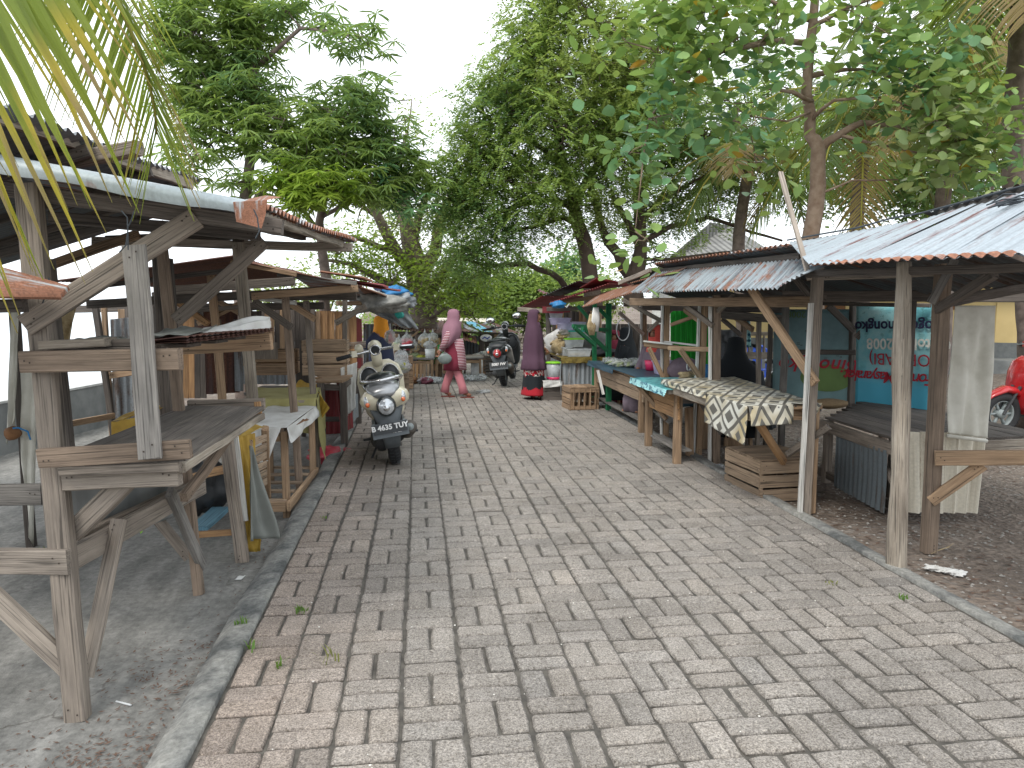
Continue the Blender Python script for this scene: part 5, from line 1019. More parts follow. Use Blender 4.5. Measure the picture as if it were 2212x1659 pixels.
P = Thing('blue_bag', 'small bright blue bag at the back edge of the teal table', 'bag', W(1528, 815, D=8.6)); mb = MB(); mb.add(*blob_v(W(1527, 806, D=8.5), (.06, .06, .10), 2, .2)); build(P, 'bag', mb, 'blue_tarp', True)
P = Thing('straw_pad', 'small brown woven pad lying on the plank platform beside the post', 'pad', W(1800, 868, D=7.4)); mb = MB(); mb.add(*blob_v(W(1790, 872, D=7.5), (.20, .13, .05), 2, .1)); build(P, 'pad', mb, 'rope', True)
P = Thing('white_rubbish', 'crumpled white plastic on the dirt right of the pale log post', 'litter', W(2050, 1232, Z=GR)); mb = MB()
for i in range(5): mb.add(*blob_v(W(2012+i*15, 1226+i*3, Z=GR+.01), (.045, .03, .014), i, .5))
build(P, 'plastic', mb, 'white_cloth', True)
P = Thing('straw_wisps', 'pale straw wisps on the dirt at the foot of the second right post', 'straw', W(2020, 1190, Z=GR)); mb = MB()
for i in range(6): mb.tube([W(2012+i*4, 1196-i*2, Z=GR+.01), W(2028+i*4, 1188-i, Z=GR+.02), W(2044+i*3, 1184-i*2, Z=GR+.01)], .002, 4)
build(P, 'straw', mb, 'husk')
P = Thing('clear_plastic_litter', 'clear crumpled plastic on the dirt left of the big crate', 'litter', W(1548, 1015, Z=GR)); mb = MB(); mb.add(*blob_v(W(1550, 1012, Z=GR+.02), (.09, .06, .04), 4, .5)); build(P, 'plastic', mb, 'film', True)
P = Thing('clear_plastic_litter', 'clear crumpled wrapper on the paving in front of the dark scooter', 'litter', W(1046, 850, Z=0)); mb = MB(); mb.add(*blob_v(W(1046, 846, Z=0.02), (.10, .07, .035), 4, .5)); build(P, 'plastic', mb, 'film', True)
P = Thing('low_bench', 'weathered plank bench under the blue table', 'bench', (3.1, 9.3, 0)); bm_(P, 'plank', W(1398, 868, D=10.2), W(1465, 915, D=8.6), .2, .025, 'wood_grey'); bm_(P, 'leg', W(1410, 874, D=9.9), W(1410, 905, D=9.9), .05, .05, 'wood_dark', up=(0, 1, 0)); bm_(P, 'leg', W(1455, 912, D=8.8), W(1455, 940, D=8.8), .05, .05, 'wood_dark', up=(0, 1, 0))
P = Thing('basket', 'shallow pale basket on the ground beneath the blue table', 'basket', W(1400, 850, D=10.8)); mb = MB(); c_ = W(1395, 872, D=11.0); mb.loft([(c_.x, c_.y, 0, .12, .12), (c_.x, c_.y, .07, .18, .18), (c_.x, c_.y, .075, .15, .15)], 18); build(P, 'basket', mb, 'husk', True)
# ---- stall R4 with green frame
S4 = Thing('market_stall', 'far right market stall with green painted posts and dark red roof sheets', 'market stall', (2.9, 11.8, 0))
for (x, y0, D, w_) in ((1315, 655, 11.4, .10), (1284, 655, 12.4, .09)):
    col_(S4, x, y0, x, 830, D, w_, 'paint_green', z=0)
for (x0, y0, x1, y1, d0, d1) in ((1237, 704, 1292, 706, 11.9, 12.35), (1257, 710, 1312, 713, 10.95, 11.35), (1241, 707, 1284, 745, 11.9, 12.3), (1266, 714, 1310, 756, 11.0, 11.3), (1248, 660, 1278, 695, 12.4, 12.4), (1296, 668, 1315, 690, 11.3, 11.3)):
    bm_(S4, 'bracket', W(x0, y0, D=d0), W(x1, y1, D=d1), .045, .055, 'paint_green')
def rs(T, *a, mt='red_sheet', **k): sheet(T, 'roof_sheet', *a, mt, amp=.012, **k)
rs(S4, W(1186, 655, D=12.6), W(1316, 612, D=11.4), W(1372, 616, D=12.4), W(1262, 628, D=14.2))
rs(S4, W(1252, 623, D=12.6), W(1287, 600, D=11.9), W(1356, 614, D=12.8), W(1300, 622, D=14))
rs(S4, W(1172, 640, D=13.2), W(1250, 606, D=12.5), W(1282, 614, D=13.5), W(1210, 640, D=14.5), mt='dark_sheet')
rs(S4, W(1118, 667, D=14.6), W(1172, 639, D=13.9), W(1262, 640, D=14.8), W(1190, 662, D=15.6))
rs(S4, W(1160, 628, D=14.0), W(1196, 642, D=14.0), W(1200, 640, D=15.0), W(1165, 624, D=15.0))
bm_(S4, 'beam', W(1120, 668, D=14.5), W(1182, 672, D=14.0), .06, .08, 'wood_pale'); bm_(S4, 'beam', W(1190, 656, D=12.9), W(1300, 640, D=12.3), .05, .06, 'wood_warm'); bm_(S4, 'beam', W(1182, 668, D=13.0), W(1330, 664, D=12.5), .05, .07, 'wood_dark')
bm_(S4, 'name_board', W(1172, 669, D=13.5), W(1231, 668, D=13.3), .02, .11, 'paint_red'); bm_(S4, 'board_tag', W(1195, 660, D=13.2), W(1197, 670, D=13.2), .03, .02, 'wood_white', up=(0, 1, 0))
col_(S4, 1184, 675, 1190, 800, 13.6, .12, 'wood_dark', z=0, round_=True); col_(S4, 1232, 660, 1230, 830, 13.6, .07, 'wood_grey', z=0)
sheet(S4, 'awning_sheet', W(1364, 633, D=9.2), W(1258, 663, D=11.3), W(1300, 634, D=11.9), W(1410, 604, D=10.2), 'rust', amp=.010, ragged=.05, label='brown rusted awning sheet over the green posts')
boards(S4, 1193, 1300, 672, 800, 14.2, 14.0, 13, ['wood_warm', 'wood_dark', 'wood_orange', 'wood_dark'], gl=0)
boards(S4, 1300, 1440, 700, 800, 13.6, 12.9, 14, ['wood_dark'], gl=0)
P = Thing('corrugated_counter', 'counter with grey corrugated front and frayed yellow-brown cloth edge holding stacked boxes', 'counter', (2.6, 12.4, 0))
X0, X1, Y0, Y1 = 2.36, 3.3, 12.3, 14.2
table(P, [(X0, Y0), (X1, Y0), (X1, Y1), (X0, Y1)], .69, gl=0, boards=4)
sheet(P, 'front_sheet', Vector((X0-.01, Y0-.02, .64)), Vector((X1-.2, Y0-.02, .64)), Vector((X1-.2, Y0-.02, .2)), Vector((X0-.01, Y0-.02, .2)), 'grey_sheet'); sheet(P, 'front_sheet', Vector((X0-.02, Y1, .64)), Vector((X0-.02, Y0, .64)), Vector((X0-.02, Y0, .1)), Vector((X0-.02, Y1, .1)), 'grey_sheet')
plain('fringe', (.20, .15, .03), rough=.9, sc=30, c2=(.10, .07, .02)); cloth(P, 'cloth_edge', Vector((X0-.04, Y0-.05, .71)), Vector((X1, Y0-.05, .72)), Vector((X1, Y0-.07, .63)), Vector((X0-.04, Y0-.07, .62)), 'fringe', wr=.012, freq=30); cloth(P, 'cloth_top', Vector((X0-.04, Y0-.05, .712)), Vector((X1, Y0-.05, .712)), Vector((X1, Y1, .712)), Vector((X0-.04, Y1, .712)), 'fringe', wr=.003)
for i, (x, y, z, sx, h, mt, lid, lb) in enumerate(((2.65, 12.5, .72, .40, .12, 'clear_plastic', None, 'widest clear box at the front of the counter, holding pale food'), (2.50, 12.75, .72, .16, .14, 'clear_plastic', None, 'small clear box left of the widest one'), (2.62, 12.75, .86, .32, .13, 'clear_plastic', 'lime_plastic', 'clear box with lime lid in the middle of the stack'),
        (2.78, 13.0, .98, .44, .13, 'clear_plastic', 'teal_plastic', 'clear box with teal lid above the lime-lidded one'), (2.62, 13.2, 1.13, .34, .11, 'lilac_plastic', None, 'bluish open box near the top of the stack'), (2.50, 13.4, 1.22, .36, .10, 'lilac_plastic', 'lilac_plastic', 'lilac-lidded box under the pink-lidded one'),
        (2.44, 13.5, 1.34, .24, .08, 'clear_plastic', 'pink_plastic', 'topmost small box with pink lid'), (2.78, 13.2, 1.13, .25, .12, 'clear_plastic', 'lilac_plastic', 'small clear box behind the bluish one'))):
    tub('plastic_box', lb, (x, y, z), sx, .3, h, mt, lid, fill='husk' if i == 0 else ('veg_pale' if i in (2, 3) else None), group='plastic food boxes stacked on the corrugated counter')
for i, (x, y, z, r_, mt, lb) in enumerate(((3.05, 13.0, .72, (.3, .25, .21), 'wall_concrete', 'grey bundle filling the counter behind the clear boxes'), (2.55, 13.4, .72, (.28, .3, .24), 'white_cloth', 'pale sack holding up the back row of boxes'), (2.75, 13.5, .95, (.25, .25, .18), 'grey_bag', 'crumpled bag wedged below the top boxes'), (2.42, 12.95, .74, (.12, .25, .14), 'husk', 'husk-coloured bag at the lane side of the counter'))):
    P = Thing('sack', lb, 'sack', (x, y, z)); mb = MB(); mb.add(*blob_v((x, y, z+r_[2]*.8), r_, i, .2)); build(P, 'sack', mb, mt, True)
for i in range(8):
    P = Thing('dried_bundle', 'pale dried bundle hanging down the lane side of the stacked boxes', 'dried goods', (2.28, 13.1, 0), group='pale dried bundles hanging beside the stacked boxes'); mb = MB(); p = W(1208+random.uniform(-9, 12), 718+i*8, D=13.0+random.uniform(-.2, .3)); mb.add(*blob_v(p, (.08, .06, .05), i, .4)); build(P, 'bundle', mb, 'husk' if i % 2 else 'stone', True)
P = Thing('black_bag', 'black plastic bag beside the widest clear box', 'bag', (3.1, 12.45, .73)); mb = MB(); mb.add(*blob_v((3.08, 12.45, .79), (.2, .12, .09), 4, .25)); build(P, 'bag', mb, 'black_plastic', True)
P = Thing('blue_bag', 'blue plastic bag tied under the dark red roof edge', 'bag', W(1205, 658, D=12.3)); mb = MB(); mb.add(*blob_v(W(1206, 658, D=12.3), (.12, .08, .06), 4, .25)); build(P, 'bag', mb, 'blue_tarp', True); m2 = MB(); m2.tube([W(1216, 658, D=12.3), W(1224, 664, D=12.3), W(1230, 656, D=12.3)], .012, 5); build(P, 'cord', m2, 'white_cloth')
P = Thing('board_strip', 'small white strip of board leaning at the far end of the blue table', 'board', W(1300, 830, D=11)); bm_(P, 'board', W(1291, 800, D=11.2), W(1303, 852, D=11.0), .04, .015, 'wood_white', up=(0, 1, 0))
# green boarded booth, yellow house, railing
P = Thing('green_booth', 'bright green boarded booth wall behind the second right stall', 'booth', W(1500, 800, D=11.5))
boards(P, 1448, 1546, 664, 806, 11.6, 11.2, 9, ['paint_bright_green'], gap=.99)
bm_(P, 'sill', W(1448, 806, D=11.5), W(1546, 812, D=11.1), .05, .06, 'wood_crate'); bm_(P, 'top_rail', W(1448, 664, D=11.5), W(1546, 662, D=11.1), .05, .06, 'paint_green')
P = Thing('thin_wooden_counter', 'dim boarded counter back with dark planks behind the covered tables', 'counter', W(1560, 800, D=10.5))
sheet(P, 'grey_screen', W(1544, 735, D=10.4), W(1602, 738, D=10.2), W(1605, 830, D=10.2), W(1544, 830, D=10.4), 'dark_sheet', amp=.006)
cloth(P, 'shade_cloth', W(1546, 712, D=10.3), W(1600, 712, D=10.1), W(1602, 740, D=10.1), W(1546, 738, D=10.3), 'grey_bag', wr=.05)
P = Thing('slatted_cot', 'pale wooden slatted railing frame seen between the right stall posts', 'railing', W(1610, 790, D=10))
for x in (1618, 1635, 1651, 1666, 1678): bm_(P, 'upright', W(x, 718, D=10), W(x, 768, D=10), .02, .03, 'wood_pale', up=(0, 1, 0))
bm_(P, 'top_rail', W(1602, 721, D=10), W(1682, 721, D=10), .03, .05, 'wood_pale'); bm_(P, 'bottom_rail', W(1602, 768, D=10), W(1682, 768, D=10), .03, .09, 'wood_pale'); bm_(P, 'leg', W(1606, 690, D=10), W(1606, 800, D=10), .05, .04, 'wood_pale', up=(0, 1, 0)); bm_(P, 'leg', W(1680, 715, D=10), W(1680, 830, D=10), .05, .04, 'wood_warm', up=(0, 1, 0))
P = Thing('hanging_cloth_strip', 'narrow white and turquoise cloth strip hanging beside the slatted railing', 'cloth', W(1615, 700, D=9.8)); cloth(P, 'cloth', W(1610, 678, D=9.8), W(1619, 678, D=9.8), W(1622, 750, D=9.8), W(1612, 750, D=9.8), 'teal_edge', wr=.02, nu=6)
def chair(T_label, c, ang):
    T = Thing('plastic_chair', T_label, 'chair', c, (0, 0, ang), local=True); mb = MB(); mb.add(*[x for x in blob_v((0, 0, .43), (.23, .22, .025), 1, .02)]); build(T, 'seat', mb, 'blue_plastic', True)
    m2 = MB(); pts = [(-.2, .2, .45), (-.2, .25, .8), (-.12, .27, .86), (.12, .27, .86), (.2, .25, .8), (.2, .2, .45)]; m2.tube(pts, .02, 6)
    for x in (-.1, 0, .1): m2.box((x, .25, .64), (.05, .015, .4))
    build(T, 'backrest', m2, 'blue_plastic')
    for sx in (-1, 1):
        for sy in (-1, 1): beam(T, 'leg', (sx*.18, sy*.18, .42), (sx*.22, sy*.22, 0), .035, .035, 'blue_plastic', up=(0, 1, 0), jit=0)
p = W(1632, 790, D=13.5); chair('blue plastic chair in front of the yellow house wall', Vector((p.x, p.y, GZ(14))), R(150))
HS = Thing('yellow_house', 'yellow rendered house with a dark base band beyond the right stalls', 'house', (7, 18, 0))
def wallbox(T, name, a, b, z0, z1, th, mat):
    d = (b-a).normalized(); n = Vector((-d.y, d.x, 0))*th; mb = MB(); mb.v = [Vector((p.x, p.y, z))+q for z in (z0, z1) for (p, q) in ((a, n*0), (b, n*0), (b, n), (a, n))]; mb.f = [(0, 1, 5, 4), (1, 2, 6, 5), (2, 3, 7, 6), (3, 0, 4, 7), (4, 5, 6, 7), (3, 2, 1, 0)]; build(T, name, mb, mat)
ha = W(1550, 700, D=19); hb = W(2420, 700, D=15.5); ha.z = hb.z = 0
wallbox(HS, 'wall', ha, hb, .75, 2.3, .2, "yellow_wall"); wallbox(HS, 'plinth', ha+V3(0, -.05, 0), hb+V3(0, -.05, 0), -.6, .75, .3, 'grey_trim')
wallbox(HS, 'step', ha+V3(0, -1.0, 0), hb+V3(0, -1.0, 0), -.6, .42, .95, 'wall_concrete')
for t in (.18, .36, .73): p = ha.lerp(hb, t); wallbox(HS, 'pilaster', p+V3(0, -.03, 0), p.lerp(hb, .02)+V3(0, -.03, 0), .752, 2.29, .04, 'yellow_wall')
for t in (.27, .6, .93): p = ha.lerp(hb, t); wallbox(HS, 'window', p+V3(0, -.04, 0), p.lerp(hb, .12)+V3(0, -.04, 0), 1.45, 2.1, .05, 'paint_red_plain' if False else 'coconut')
mb = MB(); e = V3(0, -.9, 0); mb.add([ha+e+V3(-.3, 0, 2.25), hb+e+V3(.5, 0, 2.25), hb+V3(0, 3, 2.7), ha+V3(0, 3, 2.7), hb+V3(.5, 6, 2.25), ha+V3(-.3, 6, 2.25)], [(0, 1, 2, 3), (3, 2, 4, 5)]); build(HS, 'roof', mb, 'thatch')
# hip-roofed building behind
HB = Thing('hip_roof_hall', 'building with a steep grey hipped roof rising behind the second right stall', 'building', W(1530, 600, D=30)); 
c0, c1_, ap, c2_, c3_ = W(1395, 600, D=27), W(1700, 600, D=25), W(1535, 480, D=30), W(1760, 600, D=35), W(1400, 600, D=36); ap2 = ap+V3(1.2, 1, -.02)
mb = MB(); mb.add([c0, c1_, c2_, c3_, ap, ap2], [(0, 1, 5, 4), (1, 2, 5), (2, 3, 4, 5), (3, 0, 4)]); U = [(p.x*.8, p.y*.2+p.z*.3) for p in mb.v]
meshobj('roof', [p-HB.o for p in mb.v], mb.f, 'zinc_roof_far' if False else 'thatch', HB, uvs=U)
m, nt, b, out = newmat('ribbed_roof'); tc = ND(nt, 'ShaderNodeTexCoord').outputs['Object']; wv = ND(nt, 'ShaderNodeTexWave'); wv.inputs['Scale'].default_value = 1.6; wv.inputs['Distortion'].default_value = .6; nt.links.new(tc, wv.inputs[0])
c = mix(nt, .8, ramp(nt, noise(nt, tc, 1.5, 5), [(.3, (.13, .13, .125)), (.7, (.25, .245, .23))]), ramp(nt, wv.outputs['Fac'], [(.2, .45), (.6, 1.1)]), 'MULTIPLY'); nt.links.new(c, b.inputs['Base Color']); S(nt, b, Roughness=.9)
HB.root.children[0].data.materials[0] = MATS['ribbed_roof']
wallbox(HB, 'wall', Vector((c0.x+.4, c0.y+.5, 0)), Vector((c1_.x-.4, c1_.y+.5, 0)), -.6, 2.3, 5, 'paint_white')
# ================================================================ scooters
def swapped(mb, n0):      # sections written along z are laid along y instead
    for i in range(n0, len(mb.v)): p = mb.v[i]; mb.v[i] = Vector((p.x, p.z, p.y))
def loft_y(secs, n=18):
    mb = MB(); mb.loft([(s[0], s[2], s[1], s[3], s[4]) for s in secs], n); swapped(mb, 0); return mb
def torus(c, R_, r_, ax='x', nu=36, nv=10, sq=1.0):
    V = []; Fc = []
    for i in range(nu):
        a = 2*math.pi*i/nu
        for k in range(nv):
            b = 2*math.pi*k/nv; rr = R_+r_*math.cos(b)*1.0; w_ = r_*sq*math.sin(b)
            V.append(Vector((w_, rr*math.cos(a), rr*math.sin(a)))+Vector(c))
    for i in range(nu):
        for k in range(nv): a = i*nv+k; b = i*nv+(k+1) % nv; a2 = ((i+1) % nu)*nv+k; b2 = ((i+1) % nu)*nv+(k+1) % nv; Fc.append((a, b, b2, a2))
    return V, Fc
def scooter(label, loc, yaw, lean, paint, cover, plate=None, sc=1.0, accent=None, light='clear_lens', motif=False):
    T = Thing('scooter', label, 'scooter', loc, (0, lean, yaw), local=True); T.root.scale = (sc, sc, sc)
    for nm, y in (('rear_wheel', 0), ('front_wheel', 1.22)):
        mb = MB(); mb.add(*torus((0, y, .245), .19, .055, nv=12)); w_ = build(T, nm, mb, 'rubber', True)
        m2 = MB(); m2.tube([(-.045, y, .245), (.045, y, .245)], .05, 14); m2.add(*torus((0, y, .245), .145, .012, sq=3))
        for k in range(6): a = k*math.pi/3; m2.box((0, y+.09*math.cos(a), .245+.09*math.sin(a)), (.03, .10, .022), (a, 0, 0))
        build(T, 'rim', m2, 'steel_grey', True, parent=w_)
        m3 = MB()
        for k in range(40):
            a = k*math.pi/20; rr = .2455
            for s in (-1, 1): m3.box((s*.022, y+rr*math.cos(a+.03*s), .245+rr*math.sin(a+.03*s)), (.036, .012, .005), (a-math.pi/2, 0, .5*s))
        build(T, 'tread', m3, 'black_plastic', parent=w_)
    mb = loft_y([(0, -.41, .66, .12, .05), (0, -.37, .645, .185, .095), (0, -.25, .63, .215, .12), (0, -.05, .60, .205, .14), (0, .2, .55, .18, .15), (0, .42, .46, .16, .14), (0, .58, .36, .15, .07)]); build(T, 'body_panel', mb, paint, True)
    mb = loft_y([(0, -.425, .685, .085, .035), (0, -.37, .715, .135, .045), (0, -.22, .735, .15, .05), (0, -.08, .73, .14, .05)]); build(T, 'tail_cover', mb, cover, True)
    mb = loft_y([(0, -.24, .775, .08, .02), (0, -.18, .79, .13, .045), (0, .02, .785, .14, .055), (0, .25, .755, .13, .05), (0, .45, .74, .10, .045), (0, .52, .72, .06, .02)]); build(T, 'seat', mb, 'dark_paint', True)
    mb = MB(); mb.tube([(-.165, .02, .755), (-.175, -.16, .79), (-.12, -.31, .80), (0, -.345, .795), (.12, -.31, .80), (.175, -.16, .79), (.165, .02, .755)], .016, 8); build(T, 'grab_rail', mb, 'black_plastic' if motif else 'chrome', True)
    mb = MB(); mb.add(*blob_v((0, -.415, .585), (.085, .045, .09), 0, 0)); o = build(T, 'light_housing', mb, 'dark_paint', True)
    mb = MB(); mb.add(*blob_v((0, -.425, .583), (.07, .05, .074), 0, 0, 18, 12)); build(T, 'tail_light', mb, light, True, parent=o)
    mb = MB(); mb.add(*blob_v((0, -.46, .572), (.03, .025, .03), 0, 0)); build(T, 'bulb', mb, 'chrome', True, parent=o)
    for s in (-1, 1):
        mb = MB(); mb.add(*blob_v((s*.148, -.365, .64), (.032, .032, .052), 0, 0)); o = build(T, 'indicator', mb, 'clear_lens', True)
        mb = MB(); mb.add(*blob_v((s*.150, -.388, .615), (.018, .02, .022), 0, 0)); build(T, 'amber_bulb', mb, 'orange_lens', True, parent=o)
    mb = MB(); mb.loft([(0, -.27, .20, .065, .03), (0, -.33, .30, .075, .025), (0, -.35, .42, .09, .035), (0, -.33, .52, .13, .05), (0, -.25, .58, .15, .08)], 16); build(T, 'mudguard', mb, 'dark_grey_plastic', True)
    mb = MB(); mb.box((0, .02, .46), (.24, .42, .10)); mb.box((0, .22, .33), (.2, .5, .12)); build(T, 'frame', mb, 'engine')
    mb = MB(); mb.add(*blob_v((-.09, .06, .24), (.09, .24, .11), 2, .12)); mb.add(*blob_v((.03, .25, .26), (.13, .14, .12), 5, .12)); mb.box((-.11, .30, .2), (.05, .2, .05)); build(T, 'engine', mb, 'engine', True)
    mb = MB(); mb.tube([(.08, .35, .20), (.13, .15, .2), (.15, .02, .25), (.165, -.18, .32), (.17, -.30, .355), (.17, -.31, .357)], [.018, .02, .05, .062, .06, .035], 14); o = build(T, 'exhaust', mb, 'exhaust', True)
    mb = MB(); mb.tube([(.17, -.305, .356), (.17, -.325, .36)], [.034, .03], 12); mb.tube([(.17, -.32, .36), (.17, -.33, .362)], [.018, .016], 10); build(T, 'tail_pipe', mb, 'steel_grey', True, parent=o)
    for s in (-1, 1):
        mb = MB(); mb.tube([(s*.12, -.1, .34), (s*.13, -.27, .42)], .013, 6); build(T, 'shock_absorber', mb, 'steel_grey')
        mb = MB(); mb.tube([(s*.1, .3, .22), (s*.22, .28, .21)], .014, 6); mb.box((s*.22, .28, .212), (.07, .04, .018)); build(T, 'footpeg', mb, 'black_plastic')
    mb = MB(); mb.tube([(-.10, .32, .2), (-.21, .26, .03), (-.25, .25, .012)], .011, 6); build(T, 'side_stand', mb, 'engine')
    mb = MB(); mb.box((0, .68, .27), (.32, .38, .05)); mb.box((0, .68, .22), (.2, .4, .07)); build(T, 'floorboard', mb, 'dark_grey_plastic')
    mb = MB(); mb.loft([(0, .94, .24, .12, .05), (0, .97, .34, .19, .06), (0, .98, .5, .225, .065), (0, .965, .68, .235, .065), (0, .945, .80, .205, .06), (0, .92, .87, .12, .045)], 24); o = build(T, 'leg_shield', mb, paint, True)
    for s in (-1, 1):
        mb = MB(); mb.add(*blob_v((s*.105, .89, .70), (.085, .035, .12), 0, 0)); build(T, 'glove_pocket', mb, 'black_plastic', True, parent=o)
        mb = MB(); mb.tube([(s*.105+.09*math.cos(t), .868, .70+.125*math.sin(t)) for t in np.linspace(0, 6.283, 22)], .007, 5); build(T, 'trim_ring', mb, 'black_plastic' if motif else 'chrome', True, parent=o)
    mb = MB(); mb.box((0, .885, .60), (.10, .03, .16)); build(T, 'key_panel', mb, cover, parent=o)
    mb = MB(); mb.tube([(0, .88, .83), (0, .85, .93), (0, .84, .985)], [.05, .055, .045], 14); build(T, 'steering_neck', mb, paint, True)
    mb = MB(); mb.tube([(-.36, .72, .955), (-.2, .80, .975), (0, .85, .985), (.2, .80, .985), (.36, .72, .975)], .014, 8); hb_ = build(T, 'handlebar', mb, 'black_plastic' if motif else 'chrome', True)
    for s in (-1, 1):
        mb = MB(); mb.tube([(s*.25, .778, .972), (s*.375, .712, .962)], [.02, .021], 10); build(T, 'grip', mb, 'rubber', True, parent=hb_)
        mb = MB(); mb.box((s*.215, .795, .98), (.055, .05, .06), (0, 0, -s*.4)); build(T, 'switch_housing', mb, paint, parent=hb_)
        mb = MB(); mb.tube([(s*.2, .84, .985), (s*.28, .83, .97), (s*.36, .77, .965)], .006, 5); build(T, 'brake_lever', mb, 'steel_grey', parent=hb_)
    mb = MB(); mb.tube([(0, .80, .985), (0, .85, 1.0), (0, .90, 1.012), (0, .945, 1.015)], [.045, .066, .07, .064], 20); o = build(T, 'headlight_pod', mb, paint, True)
    mb = MB(); mb.tube([(0, .788, .984), (0, .80, .988)], [.04, .045], 18); build(T, 'gauge', mb, 'black_plastic', parent=o)
    mb = MB(); mb.add(*torus((0, 0, 0), .047, .008, sq=1)); mb.v = [Matrix.Rotation(R(90), 3, 'Z') @ Vector((p.x, p.y, p.z))+Vector((0, .798, .985)) for p in mb.v]; build(T, 'gauge_rim', mb, 'chrome', True, parent=o)
    mb = MB(); mb.tube([(0, .945, 1.015), (0, .955, 1.015)], [.06, .05], 16); build(T, 'headlight', mb, 'clear_lens', parent=o)
    for s, hgt in ((-1, 1.03), (1, 1.03)) if not motif else ((-1, 1.1), (1, 1.14)):
        mb = MB(); x = s*.155; mb.tube([(x, .82, .98), (x*1.25, .82, hgt)], .007, 6)
        if motif: mb.add(*blob_v((x*1.55, .80, hgt+.02), (.085, .022, .06), 0, 0))
        elif s < 0: mb.tube([(x*1.0, .79, hgt-.01), (x, .84, hgt)], [.04, .042], 14)
        o2 = build(T, 'mirror_stalk', mb, 'black_plastic' if motif else paint, True)
        if motif: m3 = MB(); m3.add(*blob_v((x*1.55, .785, hgt+.02), (.076, .014, .052), 0, 0)); build(T, 'mirror', m3, 'mirror', True, parent=o2)
    mb = MB(); mb.tube([(-.05, 1.22, .245), (-.05, 1.05, .55)], .018, 6); mb.tube([(.05, 1.22, .245), (.05, 1.05, .55)], .018, 6); build(T, 'fork', mb, 'engine')
    mb = loft_y([(0, .98, .42, .05, .03), (0, 1.08, .50, .075, .045), (0, 1.2, .52, .075, .04), (0, 1.36, .46, .06, .03), (0, 1.44, .38, .03, .015)], 14); build(T, 'front_fender', mb, paint, True)
    if plate:
        mb = MB(); mb.box((0, -.385, .375), (.305, .012, .125), (R(-12), 0, 0)); o = build(T, 'number_plate', mb, 'dark_grey_plastic')
        mb = MB(); mb.box((0, -.392, .39), (.285, .008, .085), (R(-12), 0, 0)); build(T, 'plate_face', mb, 'plate_black', parent=o)
        Mr = Matrix.Rotation(R(90-12), 4, 'X')
        def at_(x, z): return Matrix.Translation((x, -.400-(.375-z)*-.21-.0, z)) @ Mr
        text(T, plate[0], .060, 'plate_white', at_(0, .402), parent=o, bold=.0025, name='plate_number', spacing=1.02)
        text(T, plate[1], .036, 'plate_white', at_(.055, .357), parent=o, bold=.0015, name='plate_date')
    if accent:
        for i, (z0, z1, mt) in enumerate(accent):
            mb = MB()
            for s in (-1, 1): mb.add([(s*.212, -.3, z0), (s*.215, .1, z0-.02), (s*.205, .12, z1-.02), (s*.214, -.28, z1)], [(0, 1, 2, 3)])
            m_ = build(T, 'decal', mb, mt)
    return T
p = W(851, 1003, Z=0)
sct = scooter('cream and silver scooter parked on its stand at the left kerb, black number plate', p+V3(0.02, .06, 0), R(4), R(-9), 'cream_paint', 'silver_paint', ('B 4635 TUY', '05·23'), sc=1.12)
o = text(sct, 'Fino', .05, 'dark_paint', Matrix.Translation((.21, -.16, .66)) @ Matrix.Rotation(R(60), 4, 'Z') @ Matrix.Rotation(R(90), 4, 'X'), name='side_mark', shear=.3) if False else None
p = W(1092, 836, Z=0)
scooter('black scooter parked mid lane beyond the walking women, red tail light', p+V3(0, .2, 0), R(-14), R(-6), 'dark_paint', 'black_plastic', ('5087 FW', '06·22'), sc=1.14, light='red_lens', motif=True)
p = W(2172, 925, Z=.03); scooter('red scooter at the right edge, its nose just past the hanging canvas', Vector((p.x+.92, p.y-.3, gzf(p.x, p.y)+.0)), R(93), R(-4), 'red_paint', 'dark_paint', None, sc=1.1)
p = W(1648, 900, Z=.0); scooter('black scooter with red, white and yellow decals behind the black-cloaked woman', Vector((W(1742, 780, D=10.6).x, W(1742, 780, D=10.6).y, 0)), R(78), R(-4), 'dark_paint', 'dark_paint', None, sc=1.1, accent=[(.60, .635, 'yellow_decal'), (.645, .675, 'red_paint'), (.68, .70, 'plate_white')])
